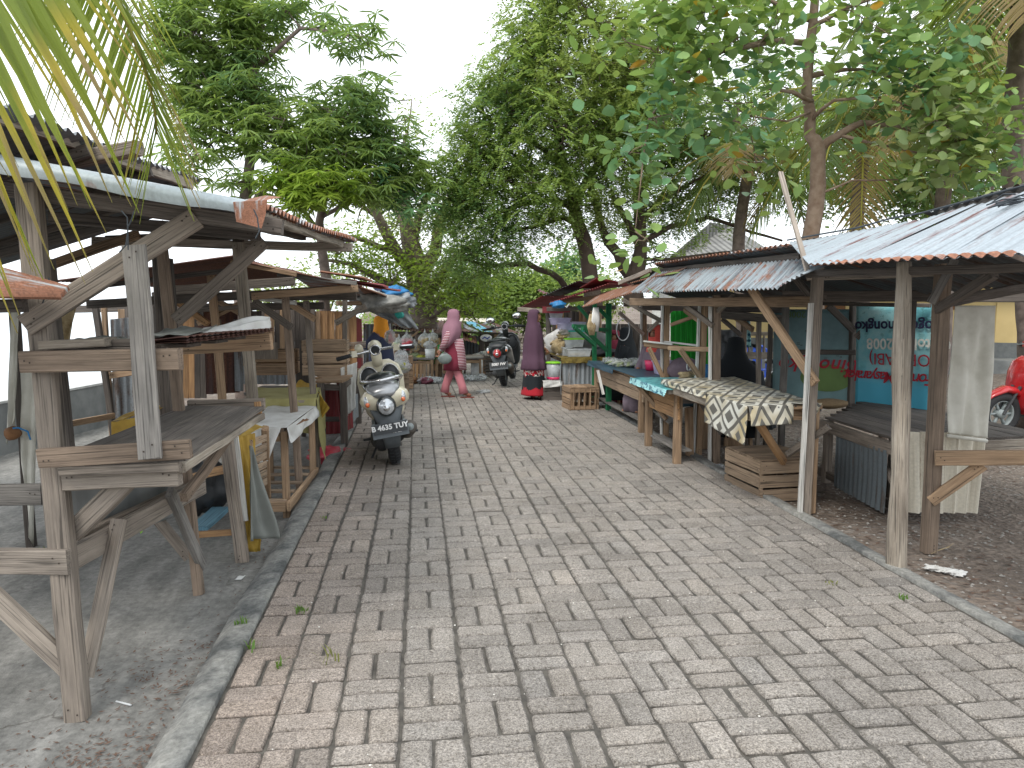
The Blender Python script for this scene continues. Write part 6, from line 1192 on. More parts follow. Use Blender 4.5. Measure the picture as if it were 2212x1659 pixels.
# ================================================================ people
def body(T, J, E, mat='skin', name='body'):
    """one continuous skinned figure: J joint -> (pos, radius), E the bones"""
    keys = list(J); me = bpy.data.meshes.new(name); me.from_pydata([Vector(J[k][0]) for k in keys], [(keys.index(a), keys.index(b)) for a, b in E], [])
    o = bpy.data.objects.new(name, me); COL.objects.link(o); o.parent = T.root
    m = o.modifiers.new('skin', 'SKIN'); m.use_smooth_shade = True
    sv = me.skin_vertices[0].data
    for i, k in enumerate(keys):
        r_ = J[k][1]; sv[i].radius = (r_, r_) if not isinstance(r_, tuple) else r_
        sv[i].use_root = (k == 'pelvis')
    s = o.modifiers.new('sub', 'SUBSURF'); s.levels = 1; s.render_levels = 1; me.materials.append(MATS[mat]); return o
def hand(J, E, wrist, d, up, tag_, curl=.4, sc=1.0):
    """palm, five unequal curled fingers and a thumb leaving the side of the palm"""
    w_ = Vector(J[wrist][0]); d = Vector(d).normalized(); up = Vector(up); side = d.cross(up).normalized(); up = side.cross(d).normalized()
    J[tag_+'palm'] = (w_+d*.05*sc, .020); E.append((wrist, tag_+'palm'))
    for i, (o_, L) in enumerate(((-.027, .058), (-.009, .068), (.009, .064), (.027, .05))):
        prev = tag_+'palm'
        for k in range(3):
            a = curl*(k+.3); q = w_+d*(.085+L*(k+1)/3*math.cos(a))*sc+side*o_*sc-up*(L*(k+1)/3*math.sin(a))*sc
            n = '%sf%d%d' % (tag_, i, k); J[n] = (q, .0085-.0012*k); E.append((prev, n)); prev = n
    q = w_+d*.045*sc-side*.04*sc-up*.012; J[tag_+'t0'] = (q, .010); E.append((tag_+'palm', tag_+'t0')); J[tag_+'t1'] = (q+d*.032*sc-side*.012, .008); E.append((tag_+'t0', tag_+'t1'))
def skeleton(H_=1.5, head=(0, 0, 0), legs=None, arms=None, sit=False, hands=True):
    s = H_/1.5; J = {}; E = []
    def j(k, p, r_, par=None): J[k] = (Vector(p)*s, r_*s); (E.append((par, k)) if par else None)
    j('pelvis', (0, 0, .80), .12); j('waist', (0, .005, .95), .10, 'pelvis'); j('chest', (0, 0, 1.12), .115, 'waist'); j('neck', (0, 0, 1.24), .05, 'chest')
    hx, hy, hz = head; j('jaw', (hx*.5, .02+hy*.5, 1.31), .06, 'neck'); j('head', (hx, .015+hy, 1.39+hz), .085, 'jaw'); j('crown', (hx, .0+hy, 1.455+hz), .062, 'head'); j('nose', (hx, .105+hy, 1.37+hz), .012, 'head')
    legs = legs or {'l': ((-.08, 0, .76), (-.08, .02, .42), (-.08, 0, .07), (-.08, .13, .03)), 'r': ((.08, 0, .76), (.08, .02, .42), (.08, 0, .07), (.08, .13, .03))}
    for k, (a, b, c, d) in legs.items(): j(k+'hip', a, .085, 'pelvis'); j(k+'knee', b, .055, k+'hip'); j(k+'ankle', c, .033, k+'knee'); j(k+'toe', d, .03, k+'ankle')
    arms = arms or {'l': ((-.16, 0, 1.20), (-.2, -.02, .96), (-.2, .05, .74)), 'r': ((.16, 0, 1.20), (.2, -.02, .96), (.2, .05, .74))}
    for k, (a, b, c) in arms.items():
        j(k+'shoulder', a, .055, 'chest'); j(k+'elbow', b, .038, k+'shoulder'); j(k+'wrist', c, .024, k+'elbow')
        if hands: d = Vector(c)-Vector(b); hand(J, E, k+'wrist', d, (0, -.2, 1) if abs(d.normalized().z) < .8 else (0, 1, 0), k+'h')
    return J, E
def garment(T, name, secs, mat, n=28, label=None, cap=False):
    mb = MB(); mb.loft(secs, n, cap); o = build(T, name, mb, mat, True, label=label); m = o.modifiers.new('thick', 'SOLIDIFY'); m.thickness = .006; m.offset = 1; return o
def tubeg(T, name, pts, rs, mat, n=14): mb = MB(); mb.tube(pts, rs, n); return build(T, name, mb, mat, True)
def hijab(T, secs, mat, face=None, n=32):
    """head cloth with an opening left for the face on the +y side"""
    mb = MB(); mb.loft(secs, n, True)
    if face:
        z0, z1, hw, ymin = face; keep = []
        for f in mb.f:
            if len(f) > 4: keep.append(f); continue
            c = sum((mb.v[i] for i in f), Vector())/len(f)
            if z0 < c.z < z1 and c.y > ymin and abs(c.x) < hw: continue
            keep.append(f)
        mb.f = keep
    o = build(T, 'headscarf', mb, mat, True); m = o.modifiers.new('thick', 'SOLIDIFY'); m.thickness = .006; m.offset = 1; return o
def eyes(T, x, y, z):
    for s in (-1, 1): mb = MB(); mb.add(*blob_v((x+s*.03, y, z), (.011, .006, .006), 0, 0, 8, 6)); build(T, 'eye', mb, 'dark_paint', True)
    mb = MB(); mb.add(*blob_v((x, y+.004, z-.075), (.024, .008, .007), 0, 0, 10, 6)); build(T, 'mouth', mb, 'red_bag', True)
def sandal(T, x, y, mat, yaw=0, z=.0):
    mb = MB(); M = Matrix.Rotation(yaw, 3, 'Z'); V = []
    for zz in (.0, .016):
        for t in np.linspace(0, 2*math.pi, 14, endpoint=False): w_ = .043*(1+.12*math.sin(t)); V.append(M @ Vector((w_*math.cos(t), .125*math.sin(t), 0))+Vector((x, y+.03, zz+z)))
    mb.add(V, [tuple(range(14))[::-1], tuple(range(14, 28))]+[(i, (i+1) % 14, 14+(i+1) % 14, 14+i) for i in range(14)])
    mb.tube([Vector((x-.04, y+.03, z+.02)), Vector((x-.02, y+.06, z+.06)), Vector((x+.02, y+.06, z+.06)), Vector((x+.04, y+.03, z+.02))], .009, 6); build(T, 'sandal', mb, mat, True)
m, nt, b, out = newmat('striped_cloth'); tc = ND(nt, 'ShaderNodeTexCoord').outputs['Object']; sp = ND(nt, 'ShaderNodeSeparateXYZ'); nt.links.new(tc, sp.inputs[0])
mu = ND(nt, 'ShaderNodeMath', operation='MULTIPLY'); mu.inputs[1].default_value = 38; nt.links.new(sp.outputs['Z'], mu.inputs[0]); fr = ND(nt, 'ShaderNodeMath', operation='FRACT'); nt.links.new(mu.outputs[0], fr.inputs[0])
nt.links.new(mix(nt, ramp(nt, fr.outputs[0], [(.60, 0.0), (.66, 1.0)]), (.20, .022, .045), (.62, .50, .52)), b.inputs['Base Color']); S(nt, b, Roughness=.9)
m, nt, b, out = newmat('batik_skirt'); tc = ND(nt, 'ShaderNodeTexCoord').outputs['Object']; sp = ND(nt, 'ShaderNodeSeparateXYZ'); nt.links.new(tc, sp.inputs[0])
nz = noise(nt, tc, 9, 3, .6); ad = ND(nt, 'ShaderNodeMath', operation='MULTIPLY_ADD'); ad.inputs[1].default_value = .22; nt.links.new(nz, ad.inputs[0]); nt.links.new(sp.outputs['Z'], ad.inputs[2])
base = ramp(nt, ad.outputs[0], [(.30, (.42, .012, .025)), (.31, (.008, .012, .016)), (.52, (.008, .012, .016)), (.525, (.45, .015, .03))])
n2 = noise(nt, tc, 26, 2, .5); hi = ramp(nt, sp.outputs['Z'], [(.39, 0.0), (.41, 1.0)]); f = ramp(nt, n2, [(.54, 0.0), (.58, 1.0)]); mm = ND(nt, 'ShaderNodeMath', operation='MULTIPLY'); nt.links.new(hi, mm.inputs[0]); nt.links.new(f, mm.inputs[1])
nt.links.new(mix(nt, mm.outputs[0], base, (.6, .55, .5)), b.inputs['Base Color']); S(nt, b, Roughness=.85)
right = -R(90)-YAW     # facing the right side of the photograph
# 1: walking woman in mauve
p = W(981, 858, Z=0); T = Thing('person', 'woman in long mauve headscarf, striped maroon tunic and pink trousers striding across the lane', 'person', p, (0, 0, right), local=True)
J, E = skeleton(1.5, legs={'r': ((.07, .0, .76), (.07, .10, .42), (.07, .17, .075), (.07, .30, .035)), 'l': ((-.07, 0, .76), (-.07, -.06, .42), (-.07, -.17, .08), (-.07, -.05, .035))}, head=(0, .02, 0), arms={'r': ((.15, -.02, 1.2), (.20, -.12, .96), (.16, -.20, .80)), 'l': ((-.15, -.02, 1.2), (-.2, -.05, .96), (-.06, -.2, .84))})
body(T, J, E); eyes(T, 0, .105, 1.405)
for s, y in ((1, .0), (-1, 0)):
    y1 = .17 if s > 0 else -.17; tubeg(T, 'trouser_leg', [(s*.07, 0, .80), (s*.07, y1*.35, .45), (s*.075, y1*.85, .20), (s*.075, y1*.98, .075)], [.095, .072, .066, .078], 'pink_cloth', 18)
garment(T, 'tunic', [(0, -.02, 1.24, .13, .08), (0, -.02, 1.12, .17, .12), (0, -.01, .95, .155, .13), (0, 0, .78, .18, .155, .03, 5), (0, .0, .60, .19, .17, .045, 5), (0, .0, .47, .195, .185, .06, 5)], 'maroon_cloth')
mb = MB(); 
for sx in (-1, 1): mb.add([(sx*.1, .155, .92), (sx*.02+.03, .165, .92), (sx*.02+.04, .21, .47), (sx*.1, .198, .47)], [(0, 1, 2, 3)])
garment(T, 'tunic_panel', [(0, .035, 1.0, .15, .125), (0, .045, .80, .165, .145), (0, .055, .60, .17, .155), (0, .06, .475, .17, .16)], 'striped_cloth', label='striped front edge of the tunic')
for k, s in (('r', 1), ('l', -1)):
    a = J[k+'shoulder'][0]; b_ = J[k+'elbow'][0]; c_ = J[k+'wrist'][0]; tubeg(T, 'sleeve', [a.lerp(b_, .35), a.lerp(b_, .6), b_, b_.lerp(c_, .8)], [.055, .06, .06, .056], 'striped_cloth')
hijab(T, [(0, .0, 1.50, .03, .03), (0, .0, 1.485, .07, .075), (0, .005, 1.44, .095, .105), (0, .01, 1.37, .105, .115), (0, .0, 1.30, .105, .115), (0, -.02, 1.23, .17, .15), (0, -.03, 1.12, .225, .165, .05, 6), (0, -.045, 1.02, .24, .15, .07, 6), (0, -.07, .94, .23, .125, .09, 7), (0, -.11, .85, .16, .065, .1, 7)], 'mauve_cloth', face=(1.33, 1.455, .062, .05))
sandal(T, .07, .20, 'sandal_red'); sandal(T, -.07, -.14, 'sandal_red')
for k, c_ in (('r', J['rwrist'][0]),): tubeg(T, 'bangle', [c_+Vector((0, .01, .02)), c_+Vector((0, 0, 0))], [.034, .034], 'plate_white')
p2_ = W(961, 775, D=12.7); P = Thing('clutch_bag', 'round grey-green clutch bag held behind the striding woman', 'bag', p2_); mb = MB(); mb.add(*blob_v(p2_, (.115, .035, .09), 0, .02, 20, 12)); build(P, 'bag', mb, 'grey_green_vinyl', True); mb = MB(); mb.tube([p2_+V3(-.06, 0, .08), p2_+V3(0, 0, .11), p2_+V3(.05, 0, .08)], .006, 5); build(P, 'strap', mb, 'grey_green_vinyl')
# 2: standing woman in plum
p = W(1153, 862, Z=0); T = Thing('person', 'woman in very long dark plum headscarf and red-black batik skirt facing the right stalls', 'person', p, (0, 0, right), local=True)
J, E = skeleton(1.5, head=(0, .02, .0), arms={'r': ((.11, 0, 1.18), (.11, .0, .99), (.04, .14, .88)), 'l': ((-.11, 0, 1.18), (-.11, .0, .99), (-.03, .16, .86))}, legs={'l': ((-.08, 0, .76), (-.08, -.02, .42), (-.08, -.09, .07), (-.08, .03, .03)), 'r': ((.08, 0, .76), (.08, .02, .42), (.08, .07, .07), (.08, .19, .03))})
body(T, J, E); eyes(T, 0, .105, 1.405)
garment(T, 'skirt', [(0, 0, .85, .15, .12), (0, 0, .6, .18, .16, .02, 6), (0, 0, .4, .20, .175, .03, 6), (0, 0.005, .22, .215, .19, .04, 7), (0, .01, .10, .23, .21, .05, 7), (0, .01, .075, .23, .212, .05, 7)], 'batik_skirt')
garment(T, 'blouse', [(0, 0, 1.22, .13, .08), (0, 0, 1.1, .17, .12), (0, 0, .85, .16, .13), (0, 0, .75, .17, .14)], 'plum_cloth')
hijab(T, [(0, -.005, 1.50, .03, .03), (0, -.005, 1.485, .07, .075), (0, .0, 1.44, .095, .105), (0, .0, 1.37, .105, .112), (0, -.01, 1.29, .10, .105), (0, -.01, 1.22, .14, .125), (0, .0, 1.10, .18, .145, .035, 7), (0, .0, .95, .195, .165, .05, 7), (0, .0, .80, .21, .18, .06, 8), (0, .0, .66, .218, .19, .07, 9), (0, -.0, .655, .235, .205, .07, 9), (0, -.0, .54, .24, .212, .09, 9), (0, 0, .50, .245, .218, .10, 9)], 'plum_cloth', face=(1.30, 1.455, .085, .02))
sandal(T, .08, .09, 'sandal_black'); sandal(T, -.08, -.07, 'sandal_black')
# 3: woman in orange headscarf
p = W(822, 700, D=11.9); T = Thing('person', 'woman in orange headscarf and loose navy dress resting a hand on the red door', 'person', (p.x, p.y, GL*.5), (0, 0, R(75)), local=True)
J, E = skeleton(1.47, arms={'l': ((-.15, 0, 1.2), (-.22, .15, 1.02), (-.17, .36, 1.15)), 'r': ((.15, 0, 1.2), (.2, -.02, .96), (.18, .12, .78))}); body(T, J, E); eyes(T, 0, .10, 1.375)
garment(T, 'dress', [(0, 0, 1.22, .13, .09), (0, 0, 1.08, .20, .17), (0, -.01, .85, .22, .19, .02, 6), (0, 0, .5, .25, .22, .03, 6), (0, 0, .10, .29, .26, .04, 7)], 'navy_cloth')
for k in 'lr': a = J[k+'shoulder'][0]; b_ = J[k+'elbow'][0]; c_ = J[k+'wrist'][0]; tubeg(T, 'sleeve', [a, b_, b_.lerp(c_, .25)], [.085, .08, .07], 'navy_cloth')
hijab(T, [(0, 0, 1.475, .03, .03), (0, 0, 1.46, .08, .08), (0, 0, 1.40, .105, .11), (0, -.01, 1.30, .11, .115), (0, -.02, 1.2, .15, .14, .03, 7), (0, -.05, 1.08, .15, .13, .06, 8), (0, -.09, .95, .09, .07, .08, 7)], 'orange_cloth', face=(1.30, 1.42, .06, .05))
def seated(label, p, yaw, scarf, dress, Hs=1.0, drape=1.0, face=True, arms=None, wide=1.0, low=.0):
    T = Thing('person', label, 'person', p, (0, 0, yaw), local=True)
    J, E = skeleton(1.5, legs={'l': ((-.09, .05, .76), (-.13, .40, .72), (-.12, .42, .36), (-.12, .52, .33)), 'r': ((.09, .05, .76), (.13, .40, .72), (.12, .42, .36), (.12, .52, .33))}, arms=arms or {'l': ((-.15, 0, 1.2), (-.2, .05, .98), (-.10, .28, .88)), 'r': ((.15, 0, 1.2), (.2, .05, .98), (.10, .28, .86))})
    body(T, J, E)
    if face: eyes(T, 0, .10, 1.40)
    garment(T, 'dress', [(0, 0, 1.22, .13, .09), (0, 0, 1.08, .19, .15), (0, .02, .85, .21*wide, .19, .02, 6), (0, .15, .68, .26*wide, .34, .02, 6), (0, .18, .50, .27*wide, .36, .03, 7), (0, .18, .34, .28*wide, .36, .03, 7)], dress)
    for k in 'lr': a = J[k+'shoulder'][0]; b_ = J[k+'elbow'][0]; c_ = J[k+'wrist'][0]; tubeg(T, 'sleeve', [a, b_, b_.lerp(c_, .7)], [.08, .07, .055], dress)
    hijab(T, [(0, 0, 1.505, .03, .03), (0, 0, 1.49, .08, .08), (0, 0, 1.44, .10, .11), (0, -.0, 1.34, .11, .115), (0, -.01, 1.25, .15, .14), (0, -.01, 1.1, .21*wide, .18, .02, 7), (0, 0, 1.1-.25*drape, .25*wide, .21, .04, 8), (0, .0, 1.1-.5*drape, .32*wide, .27, .05, 8)] if drape > .5 else [(0, 0, 1.505, .03, .03), (0, 0, 1.49, .08, .08), (0, 0, 1.44, .10, .11), (0, -.0, 1.34, .105, .11), (0, -.01, 1.25, .12, .12), (0, -.01, 1.14, .15, .14, .04, 7), (0, -.01, 1.06, .14, .13, .06, 7)], scarf, face=(1.33, 1.45, .062, .05) if face else None)
    return T
zs = -.34
p = W(1588, 790, D=8.9); seated('woman in a plain black cloak, seen from behind beyond the patterned table', Vector((p.x, p.y, 1.62-(727-652)/1650*8.9-1.505)), R(-20), 'black_cloth', 'black_cloth', face=False, drape=1.3, wide=1.5)
p = W(1352, 716, D=12.4); seated('woman in black headscarf bending over food behind the green post', Vector((p.x, p.y, 1.62-(706-652)/1650*12.4-1.505)), R(70), 'black_cloth', 'black_cloth', drape=1.0)
p = W(1418, 716, D=10.6); seated('woman in coral headscarf sitting behind the blue table with folded hands', Vector((p.x, p.y, 1.62-(701-652)/1650*10.6-1.505)), R(120), 'coral_cloth', 'grey_mauve', drape=.25)
p = W(1326, 730, D=12.9); seated('figure in dark maroon dress mostly hidden behind the front green post', Vector((p.x, p.y, 1.62-(712-652)/1650*12.9-1.505)), R(170), 'maroon_cloth', 'maroon_cloth', drape=.9)
for (x, y, D, lb) in ((1588, 890, 8.9, 'wooden stool under the black-cloaked woman'), (1352, 820, 12.4, 'wooden stool under the woman in black headscarf'), (1418, 820, 10.6, 'wooden stool under the woman in coral headscarf'), (1326, 820, 12.9, 'wooden stool under the maroon-dressed figure')):
    p = W(x, y, D=D); T = Thing('stool', lb, 'stool', (p.x, p.y, GR), local=True); beam(T, 'seat', (-.17, 0, .30), (.17, 0, .30), .28, .03, 'wood_warm')
    for sx in (-1, 1):
        for sy in (-1, 1): beam(T, 'leg', (sx*.13, sy*.1, .28), (sx*.15, sy*.12, 0), .04, .04, 'wood_warm', up=(0, 1, 0))
# ================================================================ trees
def set_tint(me, C):
    ca = me.color_attributes.new('tint', 'FLOAT_COLOR', 'POINT'); ca.data.foreach_set('color', np.c_[C, np.ones(len(C))].astype(np.float32).ravel())
TEMPL = {
 'long': (np.array([(0, 0, 0), (.35, .5, .03), (.35, -.5, .03), (.72, .42, 0), (.72, -.42, 0), (1, 0, -.10)]), [(0, 2, 4, 5, 3, 1)]),
 'fold': (np.array([(0, 0, 0), (.30, .46, .05), (.30, -.46, .05), (.45, 0, -.02), (.75, .38, .0), (.75, -.38, .0), (1, 0, -.12)]), [(0, 3, 4, 1), (3, 6, 4), (0, 2, 5, 3), (3, 5, 6)]),
 'round': (np.array([(0, 0, 0), (.25, .36, .04), (.6, .55, .05), (.9, .30, 0), (1, 0, -.04), (.9, -.30, 0), (.6, -.55, .05), (.25, -.36, .04), (.5, 0, -.03)]), [(0, 8, 2, 1), (8, 4, 3, 2), (0, 7, 6, 8), (8, 6, 5, 4)]),
 'quad': (np.array([(0, 0, 0), (.5, .5, .04), (.5, -.5, .04), (1, 0, -.06)]), [(0, 2, 3, 1)]),
}
def leaf_arrays(C, Dr, L, Wd, templ, up=None):
    tv, tf = TEMPL[templ]; N = len(C); d = Dr/np.linalg.norm(Dr, axis=1, keepdims=True)
    u = np.tile([0, 0, 1.0], (N, 1))+rng.normal(0, .45, (N, 3)) if up is None else up
    s = np.cross(d, u); s /= np.linalg.norm(s, axis=1, keepdims=True)+1e-9; n = np.cross(s, d)
    P = C[:, None, :]+d[:, None, :]*(tv[None, :, 0:1]*L[:, None, None])+s[:, None, :]*(tv[None, :, 1:2]*Wd[:, None, None])+n[:, None, :]*(tv[None, :, 2:3]*L[:, None, None])
    return P.reshape(-1, 3)
def fast_mesh(name, V, templ_faces, nv, N, mat, T=None, C=None, off=None):
    loops = np.concatenate([np.array(f) for f in templ_faces]); sizes = [len(f) for f in templ_faces]; nl = len(loops); nf = len(sizes)
    L = (loops[None, :]+(np.arange(N)*nv)[:, None]).ravel(); starts = np.cumsum([0]+sizes[:-1]); S_ = (starts[None, :]+(np.arange(N)*nl)[:, None]).ravel(); tot = np.tile(sizes, N)
    me = bpy.data.meshes.new(name); me.vertices.add(len(V)); me.vertices.foreach_set('co', (V-(np.array(off) if off is not None else 0)).astype(np.float32).ravel())
    me.loops.add(len(L)); me.loops.foreach_set('vertex_index', L.astype(np.int32)); me.polygons.add(len(S_)); me.polygons.foreach_set('loop_start', S_.astype(np.int32)); me.polygons.foreach_set('loop_total', tot.astype(np.int32))
    me.materials.append(MATS[mat]); me.update(); me.validate()
    if C is not None: set_tint(me, C)
    o = bpy.data.objects.new(name, me); COL.objects.link(o)
    if T: o.parent = T.root
    return o
def shell_pts(c, r, n, inner=.45):
    v = rng.normal(0, 1, (n, 3)); v /= np.linalg.norm(v, axis=1, keepdims=True); k = (inner**3+(1-inner**3)*rng.random(n))**(1/3); return np.array(c)+v*np.array(r)*k[:, None]
def tree(name, label, trunk, limbs, blobs, kind, bark, cat='tree', group=None, twigr=.012, leafmat_='foliage', tk=.76):
    """trunk: list of (Vector, r); limbs: lists of (Vector, r); blobs: (centre, radii, clumps, palette)"""
    T = Thing(name, label, cat, trunk[0][0], group=group); mb = MB(); nodes = []
    def limb(ps, n=10):
        pts = [Vector(p) for p, r_ in ps]; rs = [r_ for p, r_ in ps]; P = []; RR = []
        for i in range(len(pts)-1):
            m_ = max(2, int((pts[i+1]-pts[i]).length/.35))
            for k in range(m_):
                t = k/m_; P.append(pts[i].lerp(pts[i+1], t)+Vector(rng.normal(0, 1, 3))*min(.022, rs[i]*.16)); RR.append((rs[i]*(1-t)+rs[i+1]*t)*tk)
        P.append(pts[-1]); RR.append(rs[-1]*tk); mb.tube(P, RR, n); nodes.extend(list(zip(P, RR)))
    limb(trunk, 12)
    for l in limbs: limb(l, 8)
    cc = []; pal = []
    NA = [np.array(p) for p, r_ in nodes]; NR = [r_ for p, r_ in nodes]
    for (c, r_, n, pl) in blobs:
        # boughs first, then twigs from the boughs to every clump
        ctr = shell_pts(c, r_, n, .35); nb = max(2, n//9); bo = shell_pts(c, np.array(r_)*.6, nb, .2)
        for q in bo:
            A = np.array(NA); dd = np.linalg.norm(A-q, axis=1)+(A[:, 2] > q[2]+.3)*1.5; i = int(dd.argmin()); a = A[i]; ra = min(NR[i]*.5, .05)
            mid = (a+q)/2+rng.normal(0, .12, 3)*np.linalg.norm(q-a)*.6; P = [Vector(a), Vector(a*.6+mid*.4), Vector(mid), Vector(mid*.4+q*.6), Vector(q)]
            ra = max(ra, twigr*1.6); mb.tube(P, [ra, ra*.8, ra*.65, ra*.5, twigr], 5, False)
            for t, pp in zip((.65, .5, .3), P[2:]): NA.append(np.array(pp)); NR.append(max(ra*t, twigr))
        for q in ctr:
            A = np.array(NA); i = int(np.linalg.norm(A-q, axis=1).argmin()); a = A[i]; mid = (a+q)/2+rng.normal(0, .05, 3); mb.tube([Vector(a), Vector(mid), Vector(q)], [twigr, twigr*.75, twigr*.4], 4, False)
        cc.append(ctr); pal += [pl]*n
    cc = np.concatenate(cc); build(T, 'trunk', mb, bark, True)
    PAL = {'bright': ((.12, .24, .07), (.28, .40, .13)), 'mid': ((.17, .27, .08), (.28, .40, .12)), 'dark': ((.10, .20, .08), (.18, .30, .11)), 'lime': ((.17, .30, .04), (.32, .45, .06)), 'blue': ((.07, .19, .10), (.14, .30, .14)), 'olive': ((.21, .28, .09), (.34, .42, .14)), 'pale': ((.20, .29, .12), (.36, .43, .20))}
    Cs = []; Ds = []; Ls = []; Ws = []; Cl = []
    for q, pl in zip(cc, pal):
        a, b_ = PAL[pl]; k = rng.random(); base = np.array(a)*(1-k)+np.array(b_)*k
        if kind['t'] == 'whorl':
            for _ in range(kind['w']):
                o_ = q+rng.normal(0, kind['r'], 3)*np.array([1, 1, .7]); n = kind['n']; th = rng.random()*6.28+np.arange(n)*2*math.pi/n*1.0+rng.normal(0, .2, n)
                d = np.c_[np.cos(th), np.sin(th), rng.normal(kind['dz'], .3, n)]; Cs.append(np.tile(o_, (n, 1))); Ds.append(d); Ls.append(kind['L']*rng.uniform(.65, 1.15, n)); Ws.append(kind['W']*rng.uniform(.8, 1.15, n))
                Cl.append(np.clip(base*rng.uniform(.75, 1.3)*(rng.uniform(.85, 1.15, (n, 1))), 0, 1))
        elif kind['t'] == 'pinnate':
            for _ in range(kind['w']):
                o_ = q+rng.normal(0, kind['r'], 3); dr = rng.normal(0, 1, 3); dr[2] = -abs(dr[2])*.5-.15; dr /= np.linalg.norm(dr); n = kind['n']; s = np.cross(dr, [0, 0, 1]); s /= np.linalg.norm(s)+1e-9
                t = np.repeat(np.linspace(.1, 1, n//2), 2); sg = np.tile([1, -1], n//2); Cs.append(o_+dr*t[:, None]*kind['len']+np.array([0, 0, -.25])*(t[:, None]**2)*kind['len']); Ds.append(s*sg[:, None]+dr*.45+rng.normal(0, .12, (len(t), 3)))
                Ls.append(kind['L']*rng.uniform(.8, 1.15, len(t))); Ws.append(np.full(len(t), kind['W'])); Cl.append(np.clip(np.tile(base*rng.uniform(.7, 1.35), (len(t), 1)), 0, 1))
        else:
            n = kind['n']; Cs.append(q+rng.normal(0, kind['r'], (n, 3))); d = rng.normal(0, 1, (n, 3)); d[:, 2] = d[:, 2]*.5+kind['dz']; Ds.append(d); Ls.append(kind['L']*rng.uniform(.6, 1.2, n)); Ws.append(kind['W']*rng.uniform(.7, 1.2, n)); Cl.append(np.clip(base*rng.uniform(.7, 1.3, (n, 1)), 0, 1))
    C = np.concatenate(Cs); D_ = np.concatenate(Ds); L = np.concatenate(Ls); Wd = np.concatenate(Ws); col = np.concatenate(Cl)
    if kind.get('old'): k = rng.random(len(col)) < kind['old']; col[k] = np.array([.42, .22, .02])
    tm = kind['leaf']; V = leaf_arrays(C, D_, L, Wd, tm); nv = len(TEMPL[tm][0]); fast_mesh('crown', V, TEMPL[tm][1], nv, len(C), leafmat_, T, np.repeat(col, nv, axis=0), off=tuple(T.o)); return T, len(C)
def E_(x, y, D, rx, ry, n, pal, rd=None):
    """crown lobe measured on the photograph: centre, half width and half height there"""
    c = W(x, y, D=D); return (tuple(c), (rx*D/F, rd or max(rx, ry)*.8*D/F, ry*D/F), n, pal)
tot = 0
MANGO = dict(t='whorl', w=4, r=.18, n=9, dz=-.35, L=.27, W=.036, leaf='fold')
def add(*a, **k):
    global tot
    T_, n = tree(*a, **k); tot += n; return T_
gy = lambda p: Vector((p.x, p.y, GZ(p.y)-.1))
# big mango on the left
b_ = W(530, 800, D=13.5); tr = [(Vector((b_.x, b_.y, -.3)), .24), (W(522, 600, D=13.5), .20), (W(520, 500, D=13.5), .16), (W(540, 380, D=13.5), .12), (W(548, 270, D=13.5), .10), (W(552, 120, D=13.6), .08), (W(590, -60, D=13.8), .05)]
lb_ = [[(W(522, 500, D=13.5), .09), (W(560, 420, D=13.2), .07), (W(640, 350, D=13), .04)], [(W(545, 290, D=13.5), .07), (W(600, 270, D=13.4), .03)], [(W(545, 330, D=13.5), .06), (W(450, 260, D=13.6), .03)], [(W(550, 150, D=13.6), .06), (W(650, 60, D=13), .04), (W(790, 80, D=12.6), .02)], [(W(548, 200, D=13.5), .05), (W(450, 100, D=13.5), .03)]]
bl = [E_(450, 60, 13.4, 110, 80, 46, 'mid'), E_(550, 50, 13.6, 75, 70, 34, 'mid'), E_(625, 25, 13.2, 35, 25, 8, 'dark'), E_(460, 180, 13.5, 80, 80, 36, 'mid'), E_(540, 190, 13.5, 70, 65, 34, 'dark'), E_(480, 300, 13.4, 80, 55, 22, 'mid'), E_(590, 270, 13.1, 60, 50, 22, 'mid'),
      E_(770, 90, 12.7, 75, 20, 9, 'dark'), E_(690, 50, 12.9, 25, 20, 4, 'dark'), E_(420, -40, 13.6, 100, 60, 18, 'mid'), E_(550, -60, 13.6, 70, 50, 12, 'dark'), E_(400, 350, 13.2, 50, 40, 7, 'mid'), E_(390, 230, 13.4, 40, 60, 14, 'mid'), E_(370, 100, 13.4, 40, 70, 14, 'mid'), E_(530, 390, 13.2, 40, 18, 5, 'mid')]
add('mango_tree', 'tall mango tree with long narrow leaves standing behind the left stalls', tr, lb_, bl, MANGO, 'bark_grey')
# second mango, nearer the middle
b_ = W(700, 820, D=14.6); tr = [(Vector((b_.x, b_.y, -.3)), .16), (W(704, 600, D=14.6), .13), (W(690, 480, D=14.4), .10), (W(720, 360, D=14.2), .08), (W(760, 270, D=14), .05)]
bl = [E_(745, 255, 13.8, 85, 55, 46, 'dark'), E_(700, 330, 13.4, 90, 50, 34, 'mid'), E_(690, 400, 13.0, 70, 42, 30, 'lime'), E_(830, 320, 13.8, 65, 55, 34, 'dark'), E_(780, 195, 14, 50, 20, 9, 'dark'), E_(870, 420, 14, 75, 40, 18, 'blue'), E_(640, 430, 13, 45, 30, 12, 'lime'), E_(650, 320, 13.2, 50, 55, 18, 'mid'), E_(890, 370, 14, 45, 45, 18, 'mid'), E_(640, 380, 13, 40, 40, 12, 'lime'), E_(780, 400, 13.4, 60, 40, 16, 'mid')]
add('mango_tree', 'bushier mango tree in the middle left with bright lime tips low down', tr, [[(W(700, 520, D=14.4), .06), (W(640, 430, D=13.4), .04)], [(W(690, 470, D=14.4), .06), (W(820, 400, D=14), .04), (W(870, 330, D=13.8), .03)]], bl, MANGO, 'bark_grey')
